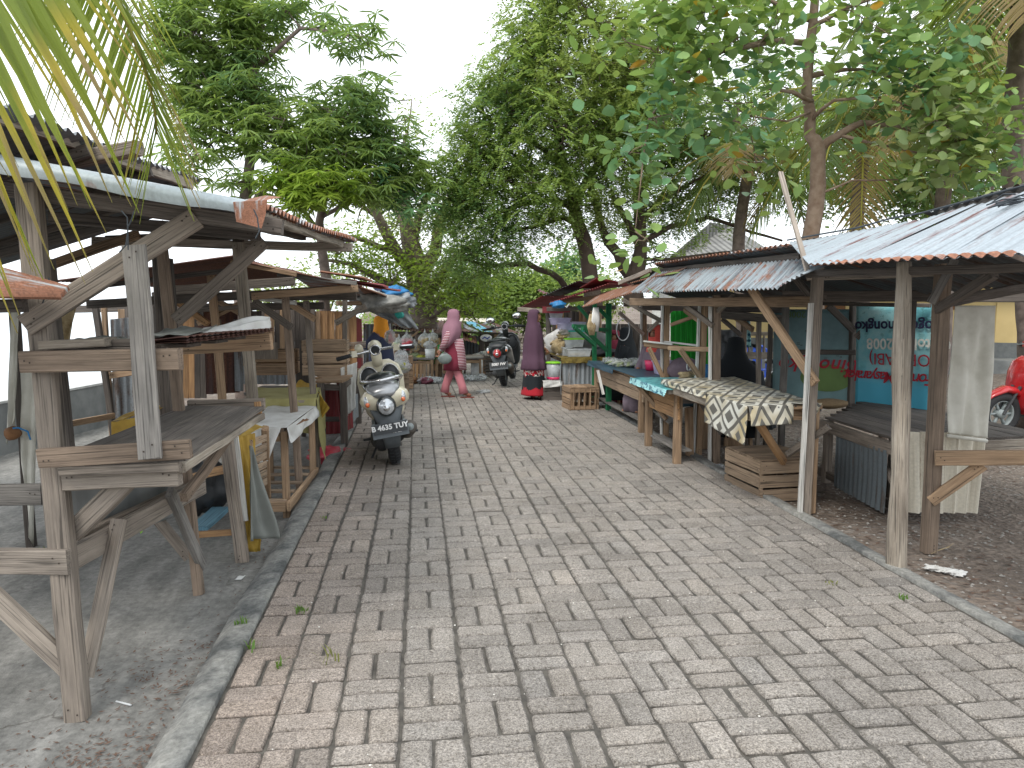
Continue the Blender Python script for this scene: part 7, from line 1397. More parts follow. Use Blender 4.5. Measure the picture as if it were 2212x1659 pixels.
# sparse many-limbed tree at the lane end
D0 = 18; b_ = W(905, 690, D=D0); tr = [(W(915, 760, D=D0), .45), (W(915, 670, D=D0), .42), (W(905, 610, D=D0), .40), (W(892, 545, D=D0), .30), (W(880, 480, D=D0), .22), (W(868, 400, D=D0), .14)]
L_ = lambda *ps: [(W(x, y, D=d), r_) for x, y, d, r_ in ps]
lb_ = [L_((898, 590, 18, .24), (850, 540, 17.6, .19), (815, 470, 17.3, .14), (780, 400, 17, .07)), L_((905, 600, 18, .26), (940, 540, 18.2, .20), (950, 470, 18.2, .14), (990, 390, 18.3, .08)), L_((915, 640, 18, .2), (960, 590, 17.5, .15), (1000, 540, 17, .08), (1060, 520, 16.6, .04)), L_((895, 640, 18, .2), (840, 610, 17.6, .14), (760, 570, 17.2, .07), (690, 560, 17, .04)),
       L_((890, 540, 18, .14), (905, 470, 18, .12), (930, 400, 18, .07)), L_((850, 545, 17.6, .12), (790, 520, 17.2, .07), (720, 500, 17, .04)), L_((880, 500, 18, .14), (850, 430, 18.2, .10), (855, 360, 18.4, .06), (880, 290, 18.6, .03), (890, 215, 18.8, .02)), L_((950, 480, 18.2, .1), (1000, 450, 18.4, .06), (1050, 440, 18.5, .03)), L_((905, 680, 18, .16), (960, 640, 17.4, .10), (1010, 600, 17, .07), (1060, 590, 16.8, .04)), L_((915, 690, 18, .10), (960, 665, 17.4, .06), (1020, 680, 17, .03)),
       L_((815, 470, 17.3, .07), (750, 430, 17.2, .04), (700, 470, 17, .02)), L_((868, 400, 18, .08), (820, 330, 18.2, .04))]
bl = [E_(880, 600, 17.4, 120, 60, 30, 'lime'), E_(800, 570, 17.2, 100, 45, 26, 'lime'), E_(960, 620, 17.2, 90, 60, 34, 'olive'), E_(860, 460, 18, 110, 60, 26, 'olive'), E_(980, 480, 18, 80, 60, 28, 'olive'), E_(1020, 640, 17, 60, 50, 26, 'lime'), E_(730, 540, 17, 60, 40, 16, 'lime'), E_(860, 270, 18.8, 50, 55, 8, 'olive'), E_(1000, 560, 17, 70, 40, 16, 'mid')]
add('spreading_tree', 'old grey many-limbed tree with sparse yellow-green leaves at the end of the left stalls', tr, lb_, bl, dict(t='rand', n=46, r=.24, dz=-.1, L=.13, W=.055, leaf='quad'), 'bark_grey', twigr=.016)
# tamarind: huge feathery crown over the lane
D0 = 15.5; tr = L_((1287, 690, 15.5, .26), (1275, 600, 15.5, .22), (1262, 520, 15.5, .20), (1240, 450, 15.5, .17), (1225, 380, 15.4, .13), (1200, 280, 15.2, .09), (1190, 120, 15.2, .06), (1200, -60, 15.4, .04))
lb_ = [L_((1240, 450, 15.5, .10), (1200, 430, 15.3, .08), (1130, 440, 15, .06), (1050, 470, 14.8, .04)), L_((1262, 500, 15.5, .09), (1215, 470, 15.3, .07), (1150, 490, 15, .05), (1090, 500, 14.6, .03)), L_((1245, 440, 15.5, .12), (1300, 330, 15.5, .08), (1380, 200, 15.5, .05)), L_((1225, 370, 15.4, .10), (1140, 300, 15, .06), (1050, 250, 14.8, .04)), L_((1215, 300, 15.3, .07), (1280, 160, 15.3, .05), (1330, 40, 15.4, .03)), L_((1230, 400, 15.4, .08), (1150, 370, 15, .05), (1080, 370, 14.8, .03)),
       L_((1225, 625, 16.5, .09), (1190, 590, 16, .085), (1140, 570, 15.8, .08), (1060, 575, 15.5, .06), (1000, 560, 15.3, .03)), L_((1140, 570, 15.8, .05), (1110, 545, 15.6, .03))]
bl = [E_(1260, 30, 15.2, 120, 70, 70, 'olive'), E_(1150, 110, 15, 75, 65, 50, 'mid'), E_(1260, 180, 15.0, 150, 75, 78, 'olive'), E_(1100, 230, 14.8, 85, 60, 58, 'dark'), E_(1200, 290, 14.8, 120, 75, 74, 'mid'), E_(1040, 350, 14.7, 75, 60, 44, 'mid'), E_(1150, 390, 14.6, 120, 60, 64, 'mid'), E_(1000, 430, 14.6, 60, 50, 34, 'dark'), E_(1330, 320, 14.9, 90, 90, 55, 'mid'), E_(1090, 480, 14.6, 80, 32, 26, 'dark'), E_(1400, 120, 15.2, 110, 90, 60, 'olive'), E_(1210, -40, 15.2, 100, 50, 34, 'mid'),
      E_(1085, 165, 14.9, 40, 35, 16, 'mid'), E_(1020, 290, 14.8, 35, 40, 16, 'mid'), E_(975, 370, 14.7, 25, 50, 14, 'dark'), E_(1350, 220, 15.4, 110, 90, 60, 'mid'), E_(1320, 430, 15, 70, 35, 14, 'olive'), E_(1030, 540, 15, 55, 35, 26, 'dark'), E_(1200, 470, 15, 70, 25, 12, 'mid')]
add('tamarind_tree', 'huge feathery-leaved tree arching over the lane right of centre', tr, lb_, bl, dict(t='pinnate', w=10, r=.27, n=20, len=.30, L=.078, W=.032, leaf='quad'), 'bark_dark', twigr=.013)
# forked dark tree on the right
tr = L_((1370, 660, 16, .30), (1368, 600, 16, .26), (1385, 540, 16, .18), (1378, 440, 16, .16), (1372, 330, 16, .12), (1365, 180, 16.2, .08))
lb_ = [L_((1366, 600, 16, .2), (1335, 550, 16, .15), (1300, 500, 16, .12), (1285, 440, 16, .09), (1270, 370, 16, .06)), L_((1385, 540, 16, .12), (1350, 470, 16, .09), (1320, 420, 16.1, .06)), L_((1380, 480, 16, .1), (1430, 430, 16.2, .07), (1500, 390, 16.4, .04), (1560, 360, 16.5, .03)), L_((1380, 420, 16, .08), (1440, 340, 16.4, .05), (1520, 300, 16.5, .03)), L_((1388, 520, 16, .09), (1450, 490, 16.3, .07), (1530, 470, 16.5, .06), (1620, 500, 16.4, .04), (1690, 520, 16, .03)), L_((1385, 560, 16, .05), (1450, 560, 16, .04), (1560, 545, 16, .03), (1660, 540, 16, .02))]
bl = [E_(1380, 250, 16.5, 130, 90, 60, 'mid'), E_(1480, 330, 16.8, 130, 80, 60, 'dark'), E_(1560, 260, 17, 120, 90, 60, 'mid'), E_(1420, 440, 16.5, 90, 40, 26, 'dark'), E_(1520, 430, 16.8, 110, 45, 30, 'mid'), E_(1620, 380, 17, 90, 60, 30, 'dark'), E_(1300, 480, 16.4, 60, 30, 10, 'dark'), E_(1680, 200, 17.5, 120, 110, 50, 'dark'), E_(1410, 570, 16.4, 50, 30, 12, 'olive')]
add('forked_tree', 'dark forked trunk tree with fine foliage rising behind the green-posted stall', tr, lb_, bl, dict(t='pinnate', w=9, r=.32, n=16, len=.30, L=.088, W=.038, leaf='quad'), 'bark_dark', twigr=.015)
# big round-leaved tree on the right, close to the camera
BIG = dict(t='rand', n=14, r=.23, dz=-.15, L=.16, W=.105, leaf='round', old=.012)
tr = L_((1750, 760, 8.9, .13), (1758, 520, 8.9, .125), (1768, 400, 8.9, .115), (1770, 320, 8.9, .105), (1752, 290, 8.9, .085), (1742, 200, 8.8, .075), (1748, 100, 8.8, .07), (1757, 0, 8.8, .06), (1762, -120, 8.8, .05))
lb_ = [L_((1772, 325, 8.9, .07), (1812, 290, 8.8, .055), (1860, 265, 8.7, .045), (1920, 270, 8.6, .035), (1985, 285, 8.5, .025), (2060, 310, 8.4, .018)), L_((1742, 95, 8.8, .05), (1700, 88, 8.6, .045), (1640, 95, 8.4, .04), (1560, 110, 8.2, .03), (1460, 170, 8, .02), (1400, 260, 7.9, .014)), L_((1745, 165, 8.8, .045), (1800, 150, 8.7, .035), (1880, 150, 8.6, .02), (1990, 190, 8.4, .014)), L_((1755, 220, 8.8, .035), (1715, 200, 8.6, .03), (1660, 192, 8.5, .02)), L_((1750, 262, 8.85, .03), (1800, 215, 8.6, .025), (1900, 210, 8.5, .015), (2010, 240, 8.3, .012)),
       L_((1757, 240, 8.85, .02), (1700, 262, 8.5, .014), (1610, 250, 8.4, .01)), L_((1812, 290, 8.8, .03), (1880, 310, 8.6, .02), (1960, 325, 8.5, .014), (2040, 345, 8.4, .012)), L_((1748, 60, 8.8, .04), (1820, 20, 8.6, .03), (1930, -20, 8.5, .02)), L_((1748, 40, 8.8, .035), (1660, 0, 8.5, .025), (1560, -30, 8.3, .02)), L_((1770, 420, 8.9, .02), (1840, 390, 8.8, .015), (1940, 388, 8.7, .01)), L_((1400, 260, 7.9, .012), (1385, 380, 7.7, .009), (1372, 500, 7.6, .006))]
bl = [E_(1560, 40, 8.2, 140, 60, 27, 'bright'), E_(1440, 110, 7.9, 90, 60, 13, 'bright'), E_(1620, 120, 8.3, 80, 45, 8, 'blue'), E_(1430, 240, 7.9, 70, 50, 9, 'blue'), E_(1540, 200, 8.1, 70, 50, 5, 'bright'), E_(1890, 40, 8.5, 130, 60, 20, 'bright'), E_(1980, 150, 8.4, 90, 65, 19, 'blue'), E_(2030, 240, 8.2, 100, 70, 22, 'pale'), E_(2120, 280, 8.1, 90, 60, 14, 'bright'), E_(1860, 150, 8.5, 50, 35, 4, 'bright'), E_(2060, 330, 8.2, 80, 40, 9, 'pale'), E_(1720, -40, 8.6, 140, 40, 12, 'bright'),
      E_(1610, 270, 8.2, 70, 50, 8, 'blue'), E_(1640, 350, 8.5, 60, 40, 5, 'bright'), E_(1380, 330, 7.8, 50, 40, 6, 'blue'), E_(1392, 525, 7.6, 22, 24, 3, 'bright'), E_(2150, 370, 8.2, 60, 40, 6, 'blue'), E_(1330, 60, 8, 40, 50, 4, 'bright'), E_(1450, 20, 8, 90, 40, 11, 'bright'), E_(1900, 230, 8.4, 50, 20, 3, 'blue')]
add('sea_almond_tree', 'near tree with big round glossy leaves and slim brown trunk behind the silver roof', tr, lb_, bl, BIG, 'bark_brown', twigr=.006, leafmat_='glossy_foliage')
# far-right filler trees, hedge and bushes
def bush(label, x, y, D, rx, ry, n, pal, kind=None, name='bush', stem=True, rd=None):
    c = W(x, y, D=D); g = Vector((c.x, c.y, GZ(c.y)-.2)); s = rx*D/F*.5
    lim = [[(g, .05), (g.lerp(c, .6)+Vector((dx*s, 0, 0)), .035), (c+Vector((dx*s*1.5, 0, 0)), .02)] for dx in (-1, 1)]
    return add(name, label, [(g, .08), (g.lerp(c, .5), .06), (c, .03)], lim, [E_(x, y, D, rx, ry, n, pal, rd)], kind or dict(t='rand', n=60, r=.30, dz=-.05, L=.17, W=.085, leaf='quad'), 'bark_dark', cat='tree' if name != 'bush' else 'bush')
bush('rounded light green bush mass left of the plum-clad woman', 1100, 640, 24, 75, 60, 95, 'mid'); bush('tall dark bush between the two women far behind the lane', 1035, 690, 26, 70, 50, 60, 'dark'); bush('bright green bush right behind the dark red roofs', 1170, 650, 24, 65, 60, 80, 'mid')
bush('olive bush behind the far stalls left of the walking woman', 930, 690, 26, 70, 40, 46, 'olive'); bush('distant hazy round tree seen through the gap above the red roofs', 1225, 605, 40, 48, 48, 60, 'blue', name='round_tree', kind=dict(t='rand', n=50, r=.55, dz=0, L=.32, W=.18, leaf='quad'))
bush('low light bush against the sky between trunks and far stalls', 1290, 640, 30, 60, 34, 46, 'olive'); bush('dark green thicket behind the yellow house roof at the right', 2080, 420, 24, 190, 110, 110, 'dark', name='thicket_tree', kind=dict(t='rand', n=60, r=.4, dz=-.05, L=.24, W=.12, leaf='quad'))
bush('dense dark tree behind the hip-roofed building and palms', 1850, 330, 24, 200, 130, 120, 'dark', name='thicket_tree', kind=dict(t='rand', n=60, r=.4, dz=-.05, L=.24, W=.12, leaf='quad'))
bush('leafy tree filling the right edge above the silver roof', 2160, 150, 20, 130, 170, 90, 'mid', name='thicket_tree', kind=dict(t='rand', n=60, r=.35, dz=-.05, L=.22, W=.11, leaf='quad'))
bush('hedge of olive leaves behind the left stalls by the mango trunk', 640, 640, 22, 110, 40, 36, 'olive'); bush('pale bush beneath the spreading tree at the lane end', 1000, 640, 27, 70, 60, 50, 'olive')
bush('leafy bush with mixed greens behind the far stalls at centre', 860, 700, 27, 70, 40, 30, 'mid')
# ---------------------------------------------------------------- palms
def frond(T, rach, n, Lf, droop, spread, col0, col1, tip, w_=.035, sides=(1, -1), up=None, name='frond', rr=.02, ldir=None, seed=0, curl=.35):
    """rach: points of the midrib; leaflets hang from both sides as long folded blades"""
    pts = [Vector(p) for p in rach]; seg = [0]
    for a, b in zip(pts, pts[1:]): seg.append(seg[-1]+(b-a).length)
    def at(s):
        s = max(0, min(seg[-1], s)); i = max(k for k in range(len(seg)-1) if seg[k] <= s+1e-9); t = (s-seg[i])/(seg[i+1]-seg[i]); p = pts[i].lerp(pts[i+1], t)
        j = min(i+1, len(pts)-2); d = ((pts[i+1]-pts[i]).normalized()*(1-t)+(pts[j+1]-pts[j]).normalized()*t).normalized(); return p, d
    P = [at(seg[-1]*k/14)[0]-T.o for k in range(15)]; mb = MB(); mb.tube(P, [rr*(1-.8*k/14)+.002 for k in range(15)], 6); o = build(T, name, mb, 'foliage', True); set_tint(o.data, np.tile([.36, .33, .06], (len(o.data.vertices), 1)))
    o.location = (0, 0, 0)
    for v in o.data.vertices: v.co = v.co+T.o
    V = []; Fc = []; C = []; rd = random.Random(seed)
    for s in sides:
        for i in range(n):
            t = (i+.5+rd.uniform(-.2, .2))/n; p, d = at(seg[-1]*(.06+.94*t)); u = up(t) if up else Vector((0, 0, 1)); sd = d.cross(u).normalized()*s
            L = Lf(t)*rd.uniform(.85, 1.1); dr = (sd*spread+d*(.55+.5*t)+Vector((0, 0, -.15))).normalized() if ldir is None else ldir(t, s, d)
            dr = (dr+Vector((rd.uniform(-.07, .07), rd.uniform(-.07, .07), rd.uniform(-.07, .07)))).normalized(); K = 6; k0 = len(V); wv = d*(w_*.5)*rd.uniform(.8, 1.15); q = p.copy(); dd = dr.copy(); nrm = dr.cross(d).normalized()
            brown = rd.random() < tip; ct = rd.uniform(.55, .95)
            for k in range(K+1):
                f = k/K; ww = math.sin(math.pi*min(1, .18+.82*f)**.8)*(1-.15*f) if f < 1 else .06; ww = max(.06, ww)
                V += [q-wv*ww+nrm*.15*w_, q, q+wv*ww+nrm*.15*w_] ; c_ = np.array(col0)*(1-f)+np.array(col1)*f
                if brown and f > ct: c_ = np.array([.30, .20, .11])
                elif brown and f > ct-.2: c_ = np.array([.46, .36, .05])
                C += [c_*rd.uniform(.9, 1.1)]*3; q = q+dd*(L/K); dd = (dd+Vector((0, 0, -droop/K*(1+f)))).normalized()
            for k in range(K): a = k0+k*3; Fc += [(a, a+1, a+4, a+3), (a+1, a+2, a+5, a+4)]
    l_ = meshobj('leaflets', [v-T.o for v in V], Fc, 'foliage', T, parent=o); set_tint(l_.data, np.clip(np.array(C), 0, 1)); return o
G0, G1 = (.15, .22, .035), (.24, .27, .04)
NP = Thing('coconut_palm', 'coconut palm whose yellow-tipped fronds hang into the top left corner close by', 'palm', (-3.4, .6, -.13))
mb = MB(); mb.tube([(-3.4, .6, -.2), (-3.35, .7, 1.5), (-3.2, .9, 3.2), (-3.1, 1.1, 4.6)], [.2, .16, .14, .13], 12); build(NP, 'trunk', mb, 'bark_grey', True)
# frond seen with its rib running down from the top edge
r_ = [W(150, -260, D=2.9), W(205, -90, D=2.8), W(258, 10, D=2.75), W(292, 90, D=2.75), W(320, 170, D=2.78), W(335, 240, D=2.8), W(338, 290, D=2.82)]
rt = _Rt; upv = Vector((0, 0, 1))
frond(NP, r_, 48, lambda t: .50*(1-.45*t)+.06, .10, .5, G0, G1, .55, .020, sides=(1,), ldir=lambda t, s, d: (-rt*(.55-.28*t)-upv*1.0).normalized(), seed=1, rr=.012)
frond(NP, r_, 54, lambda t: .44*(1-.4*t)+.08, .06, .5, G0, G1, .5, .020, sides=(1,), ldir=lambda t, s, d: (rt*(.62-.25*t)-upv*1.0+_Fh*.1).normalized(), seed=2, rr=.01)
r_ = [W(-440, 160, D=2.3), W(-290, 10, D=2.3), W(-170, -90, D=2.3), W(-50, -160, D=2.35), W(50, -200, D=2.4)]
frond(NP, r_, 34, lambda t: .98-.25*abs(t-.35), .22, .5, G0, G1, .75, .027, sides=(1,), ldir=lambda t, s, d: (rt*(.30+.32*t)-upv*1.0).normalized(), seed=3)
r_ = [W(-330, -60, D=2.55), W(-200, -140, D=2.55), W(-60, -210, D=2.6), W(60, -250, D=2.6), W(160, -270, D=2.7)]
frond(NP, r_, 24, lambda t: .74-.1*t, .12, .5, G0, G1, .6, .022, sides=(1,), ldir=lambda t, s, d: (rt*(.50+.15*t)-upv*.9).normalized(), seed=5)
def palm(label, top, base, fr, Lr=2.6, seed=0, coconuts=True, lean=0):
    T = Thing('coconut_palm', label, 'palm', base); mb = MB(); n = 26; P = [base.lerp(top, k/n)+Vector((.08*math.sin(k*.3), 0, 0)) for k in range(n+1)]; mb.tube(P, [.15*(1-.35*k/n)+(.008 if k % 2 else 0) for k in range(n+1)], 12); build(T, 'trunk', mb, 'bark_grey', True)
    rd = random.Random(seed)
    for i, (az, el) in enumerate(fr):
        d = Vector((math.cos(az)*math.cos(el), math.sin(az)*math.cos(el), math.sin(el))); pts = [top]; q = top.copy(); dd = d.copy()
        for k in range(7): q = q+dd*(Lr/7); dd = (dd+Vector((0, 0, -.23))).normalized(); pts.append(q.copy())
        br = rd.random() < .2
        frond(T, pts, 42, lambda t: .85*math.sin(math.pi*(.12+.8*t))+.1, .5, 1.0, (.05, .10, .03) if not br else (.25, .17, .07), (.10, .15, .035) if not br else (.3, .2, .1), .1, .05, seed=seed+i, rr=.03)
    if coconuts:
        for k in range(7): a = k*.9; mb = MB(); mb.add(*blob_v(top+Vector((.22*math.cos(a), .22*math.sin(a), -.28-.08*(k % 3))), (.12, .12, .14), 0, 0)); build(T, 'coconut', mb, 'coconut', True)
tp = W(1865, 235, D=14); palm('coconut palm with brown nuts just right of the slim brown trunk', tp, Vector((tp.x+.15, tp.y, 0)), [(a, e) for a, e in ((0, .5), (.9, .2), (1.8, .6), (2.7, .1), (3.3, .45), (3.9, -.1), (4.5, .3), (5.1, -.25), (5.7, .1), (3.0, -.4), (4.2, -.6), (5.4, -.7), (2.2, -.2))], Lr=3.0, seed=11)
tp = W(2062, 180, D=13); bs = W(2040, 500, D=13); palm('coconut palm with ringed trunk near the right edge above the silver roof', tp, Vector((bs.x, bs.y, 0)), [(a, e) for a, e in ((0.2, .3), (1.1, .6), (2.1, .2), (3.1, .5), (3.7, 0), (4.3, .5), (4.9, -.3), (5.6, .2), (0, -.3), (5.2, .7))], Lr=2.7, seed=31)
tp = W(2190, -40, D=9.5); palm('coconut palm at the top right corner with drooping yellowish fronds', tp, Vector((tp.x+.6, tp.y, 0)), [(a, e) for a, e in ((3.1, .3), (3.6, -.2), (4.1, .1), (4.7, -.4), (5.2, 0), (2.6, 0), (3.3, -.7), (0, .3), (1.5, .5))], Lr=2.3, seed=51, coconuts=False)
tp = W(1610, 330, D=15.5); palm('smaller coconut palm with a drooping dark frond left of the slim trunk', tp, Vector((tp.x, tp.y, 0)), [(a, e) for a, e in ((3.1, .1), (3.5, -.3), (4.2, .3), (5.0, -.2), (0, .2), (1.6, .4), (2.6, .5))], Lr=2.2, seed=71, coconuts=False)
print('LEAVES', tot)
# ================================================================ far stalls at the lane end
def gz_at(x, y, D): p = W(x, y, D=D); return Vector((p.x, p.y, GZ(p.y)))
FS = Thing('market_stall', 'low distant stall of brown sheets with plastic bags of crackers hung under its eave', 'market stall', gz_at(930, 800, 18))
D1 = 17.8
sheet(FS, 'roof_sheet', W(845, 712, D=16.8), W(990, 722, D=17.3), W(1005, 694, D=19.5), W(855, 690, D=19.5), 'rust_maroon', amp=.01); sheet(FS, 'roof_sheet', W(815, 690, D=17), W(880, 712, D=16.9), W(905, 700, D=18.4), W(840, 684, D=18.4), 'zinc_old', amp=.01)
bm_(FS, 'beam', W(845, 718, D=17), W(975, 722, D=17.2), .05, .05, 'wood_dark'); bm_(FS, 'brace', W(868, 742, D=17), W(905, 716, D=17), .04, .04, 'wood_warm')
for x in (846, 893, 940, 985): col_(FS, x, 712, x, 805, 17.6, .07, 'wood_dark', z=GZ(17))
boards(FS, 850, 990, 716, 790, 18.8, 18.8, 12, ['wood_dark', 'wood_dark', 'wood_warm'], gl=-.3)
FT = Thing('display_table', 'slatted produce table of the distant stall loaded with greens', 'table', gz_at(920, 820, 16.5))
ta = [gz_at(873, 812, 16.0), gz_at(935, 812, 16.0), gz_at(950, 812, 17.2), gz_at(880, 812, 17.2)]; table(FT, [(q.x, q.y) for q in ta], .42, gl=-.06, leg='wood_warm', boards=3)
for i in range(7): bm_(FT, 'front_slat', W(877+i*8, 786, D=15.95), W(877+i*8, 816, D=15.95), .05, .015, random.choice(['wood_orange', 'wood_warm', 'wood_crate']), up=(0, 1, 0))
FT2 = Thing('display_table', 'second produce table hidden behind the walking woman', 'table', gz_at(975, 815, 16.6)); ta = [gz_at(940, 812, 16.3), gz_at(1040, 812, 16.6), gz_at(1045, 812, 17.6), gz_at(950, 812, 17.4)]; table(FT2, [(q.x, q.y) for q in ta], .40, gl=-.08, leg='wood_warm', boards=3)
FT3 = Thing('display_table', 'dark slatted counter of the blue-striped far stall', 'counter', gz_at(1080, 800, 18)); ta = [gz_at(1042, 800, 17.6), gz_at(1112, 800, 18.4), gz_at(1112, 800, 19.4), gz_at(1045, 800, 18.6)]; table(FT3, [(q.x, q.y) for q in ta], .36, gl=-.15, boards=3)
for i in range(5): bm_(FT3, 'front_slat', W(1044, 772+i*7, D=17.55), W(1110, 770+i*6.2, D=18.35), .015, .05, 'wood_dark')
veg = [('veg_green', 'heap of leafy greens'), ('veg_pale', 'heap of pale cabbages'), ('onion', 'pile of red onions in netting'), ('banana', 'hand of green bananas'), ('blue_tarp', 'blue bundle among the vegetables'), ('veg_green', 'bunch of dark greens'), ('white_plastic', 'white wrapped bundle'), ('navy_cloth', 'dark bundle')]
pos = [(880, 775), (893, 772), (905, 778), (915, 774), (897, 781), (925, 778), (868, 772), (885, 782), (945, 780), (957, 776), (1050, 765), (1062, 768), (1075, 764), (1090, 766), (1102, 765), (1030, 772), (1042, 768)]
wh = ['left end of the slatted produce table', 'left middle of the slatted produce table', 'centre of the slatted produce table', 'right end of the slatted produce table', 'front edge of the slatted produce table', 'far right corner of the slatted table', 'corner by the white carrier bag', 'front left edge of the slatted table', 'table behind the walking woman, left', 'table just behind the walking woman',
      'left end of the dark far counter', 'second place on the dark far counter', 'middle of the dark far counter', 'right part of the dark far counter', 'right end of the dark far counter', 'gap right of the walking woman', 'near corner of the dark far counter']
for i, ((x, y), w_) in enumerate(zip(pos, wh)):
    D = 16.5 if x < 1000 else 17.9; mt, nm = veg[i % len(veg)] if x < 1000 else random.choice([('film', 'bagged goods'), ('onion', 'bagged onions'), ('shell_white', 'pale bagged goods')])
    q = W(x, y, D=D); T = Thing('produce', nm+' on the '+w_ if 'corner by' not in w_ and 'gap' not in w_ and 'table ' != w_[:6] else nm+' at the '+w_, 'produce', q)
    for k in range(3): mb = MB(); mb.add(*blob_v(q+V3(random.uniform(-.08, .08), random.uniform(-.1, .1), random.uniform(-.01, .04)), (.09, .08, .06), i+k, .35)); build(T, 'bundle', mb, mt, True)
for i, (x, y, r_, lb, fm) in enumerate(((1004-125+0, 739, 15, 'clear bag with red and white packets hanging at the left of the distant stall', 'red_bag'), (918, 735, 14, 'clear bag of yellow crackers, left of the pair under the distant eave', 'husk'), (935, 733, 13, 'clear bag of yellow crackers, right of the pair under the distant eave', 'husk'), (896, 748, 10, 'lone small clear bag hanging lower than the cracker bags', 'husk'), (862, 742, 12, 'bag of green limes hanging nearest the watermelon slice', 'veg_pale'))):
    p = W(x, y, D=16.4); T = Thing('hanging_bag', lb, 'bag', p); s = r_*16.4/F; mb = MB(); mb.add(*blob_v(p, (s, s*.8, s*1.15), i, .15)); mb.tube([p+V3(0, 0, s*.9), p+V3(0, 0, s*1.7)], [s*.3, .01], 6); build(T, 'bag', mb, 'film', True); m2 = MB(); m2.add(*blob_v(p-V3(0, 0, s*.3), (s*1.0, s*.84, s*.85), i+2, .2)); build(T, 'contents', m2, fm, True)
p = W(929, 776, D=16.2); bucket('bucket', 'small white-grey bucket on the distant produce table', Vector((p.x, p.y, p.z)), .11, .22, 'white_plastic', None); P = Thing('snack_bag', 'clear bag of snacks standing on the white-grey bucket', 'bag', p); mb = MB(); mb.add(*blob_v(p+V3(0, 0, .30), (.13, .1, .09), 3, .25)); mb.tube([p+V3(0, 0, .36), p+V3(0, 0, .48)], [.05, .01], 6); build(P, 'bag', mb, 'film', True)
p = W(952, 766, D=17); bucket('bucket', 'green tub on the distant stall just left of the walking woman', Vector((p.x, p.y, p.z)), .07, .2, 'green_plastic', 'green_plastic')
P = Thing('orange_post', 'orange-painted board post in the distant stall left of the walking woman', 'post', gz_at(945, 800, 17.4)); bm_(P, 'board', W(944, 730, D=17.4), W(945, 800, D=17.4), .16, .05, 'wood_orange', up=(0, 1, 0))
# blue-striped stall
FB = Thing('market_stall', 'distant stall with a bright blue strip in its plank and sheet roof', 'market stall', gz_at(1060, 790, 19))
def rstrip(x0, y0, x1, y1, wpx, mt, D0=19.8, D1_=18.2): a, b = W(x0, y0, D=D0), W(x1, y1, D=D1_); s = wpx*19/F; sheet(FB, 'roof_sheet', b, b+V3(s, 0, -.01), a+V3(s, 0, 0), a, mt, amp=.006, nv=3)
rstrip(983, 696, 1018, 716, 16, 'grey_sheet'); rstrip(1000, 694, 1042, 716, 22, 'cyan_sheet'); rstrip(1012, 695, 1060, 718, 22, 'rust_maroon'); rstrip(1030, 695, 1082, 720, 24, 'grey_sheet'); rstrip(1045, 697, 1100, 719, 24, 'rust_maroon'); rstrip(975, 700, 1000, 716, 16, 'rust')
sheet(FB, 'roof_sheet', W(938, 697, D=20.5), W(1060, 697, D=20.5), W(1058, 688, D=22), W(940, 686, D=22), 'cream_sheet', amp=.006)
bm_(FB, 'beam', W(985, 716, D=18.3), W(1100, 722, D=18.4), .05, .04, 'wood_dark')
for x in (1004, 1038, 1096): col_(FB, x, 714, x, 795, 18.6, .06, 'wood_dark', z=-.2)
sheet(FB, 'side_sheet', W(1000, 725, D=19), W(1036, 725, D=19), W(1036, 770, D=19), W(1000, 770, D=19), 'dark_sheet'); boards(FB, 1036, 1098, 722, 775, 19.3, 19.3, 6, ['wood_dark', 'wood_warm'], gl=-.3)
sheet(FB, 'awning_flap', W(1000, 734, D=17.9), W(1030, 742, D=17.9), W(1028, 728, D=18.6), W(1000, 718, D=18.6), 'rust')
P = Thing('oval_sign', 'small oval white sign with blue marks hung under the blue-striped stall eave', 'sign', W(1050, 730, D=18.2)); c_ = W(1050, 730, D=18.1); mb = MB(); mb.add(*[v for v in blob_v(c_, (.145, .012, .085), 0, 0, 24, 8)]); build(P, 'panel', mb, 'plate_white', True)
mb = MB(); mb.tube([c_+V3(-.09, -.02, -.02), c_+V3(-.03, -.02, .025), c_+V3(.02, -.02, -.02), c_+V3(.09, -.02, .03)], .012, 5); mb.tube([c_+V3(-.05, -.02, .03), c_+V3(.05, -.02, -.03)], .01, 5); build(P, 'mark', mb, 'blue_plastic')
p = W(1060, 768, D=18); bucket('bucket', 'green bucket on the dark far counter under the oval sign', Vector((p.x, p.y, p.z)), .08, .15, 'teal_plastic', None)
P = Thing('white_drum', 'white plastic drum just right of the walking woman', 'drum', gz_at(1030, 800, 16.9)); q = gz_at(1030, 800, 16.9); mb = MB(); mb.loft([(q.x, q.y, q.z, .13, .13), (q.x, q.y, q.z+.42, .13, .13), (q.x, q.y, q.z+.44, .09, .09)], 16); build(P, 'drum', mb, 'white_plastic', True)
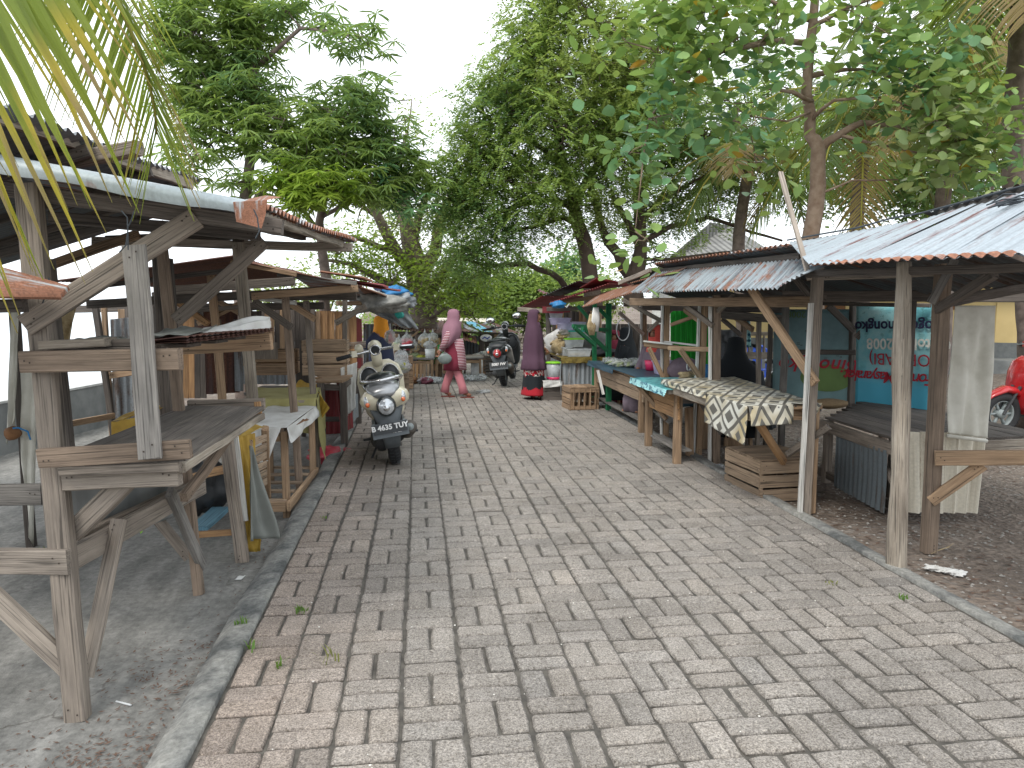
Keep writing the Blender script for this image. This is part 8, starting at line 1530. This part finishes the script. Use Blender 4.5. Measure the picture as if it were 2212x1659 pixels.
for (x, y, D, lb, mt, r_) in ((915, 822, 15.6, 'clear bags of purple onions piled on the paving at the lane end', 'onion', .2), (938, 818, 15.7, 'silvery plastic bags heaped beside the bagged onions', 'film', .22), (1025, 805, 16.4, 'flattened plastic bags of goods on the paving right of the walking woman', 'film', .2), (892, 820, 15.6, 'brown coconuts and husks under the slatted produce table', 'coconut', .12)):
    p = gz_at(x, y, D); T = Thing('bag_heap', lb, 'bags', p)
    for k in range(5): mb = MB(); mb.add(*blob_v(p+V3(random.uniform(-r_, r_), random.uniform(-.15, .15), .06), (r_*.6, .13, .075), k, .3)); build(T, 'bag', mb, mt if k % 2 else ('film' if mt != 'coconut' else mt), True)
P = Thing('fallen_wood_pile', 'pile of bleached driftwood and stones beyond the black scooter', 'wood pile', gz_at(1140, 765, 21))
for k in range(60):
    a = random.uniform(0, 3.1); c_ = W(random.uniform(1118, 1178), 752+random.random()*16, D=random.uniform(19.5, 22)); l = random.uniform(.08, .3); beam(P, 'stick', c_-Vector((math.cos(a)*l, math.sin(a)*l, 0)), c_+Vector((math.cos(a)*l, math.sin(a)*l, random.uniform(-.05, .1))), .05, .04, random.choice(['wood_pale', 'wood_white', 'wood_grey']), round_=True)
P = Thing('picket_fence', 'low bleached picket fence in the distance between the scooter and the plum-clad woman', 'fence', gz_at(1130, 740, 24))
for i in range(9): bm_(P, 'picket', W(1114+i*8.5, 722+random.uniform(-2, 3), D=23.5), W(1114+i*8.5, 752, D=23.5), .06, .03, random.choice(['wood_pale', 'wood_dark', 'wood_grey']), up=(0, 1, 0))
for y in (728, 740): bm_(P, 'rail', W(1110, y, D=23.4), W(1190, y+1, D=23.4), .03, .06, 'wood_grey')
P = Thing('utility_pole', 'slim grey metal pole with a box rising between the trunks on the right', 'pole', gz_at(1262, 640, 22)); mb = MB(); mb.tube([W(1266, 660, D=22), W(1262, 560, D=22), W(1260, 480, D=22)], [.06, .055, .045], 8); build(P, 'pole', mb, 'steel_grey', True); mb = MB(); c_ = W(1262, 518, D=22); mb.box(tuple(c_), (.18, .12, .28)); build(P, 'box', mb, 'steel_grey')
# land behind everything: earth bank so the horizon never shows bare
hill = []
grid('far_bank', -4, 140, 34, 60, 60, 8, lambda x, y: -1.2+max(0, (y-34)/26)*2.2+.3*math.sin(x*.4)+.2*math.sin(x*1.3), 'dirt')
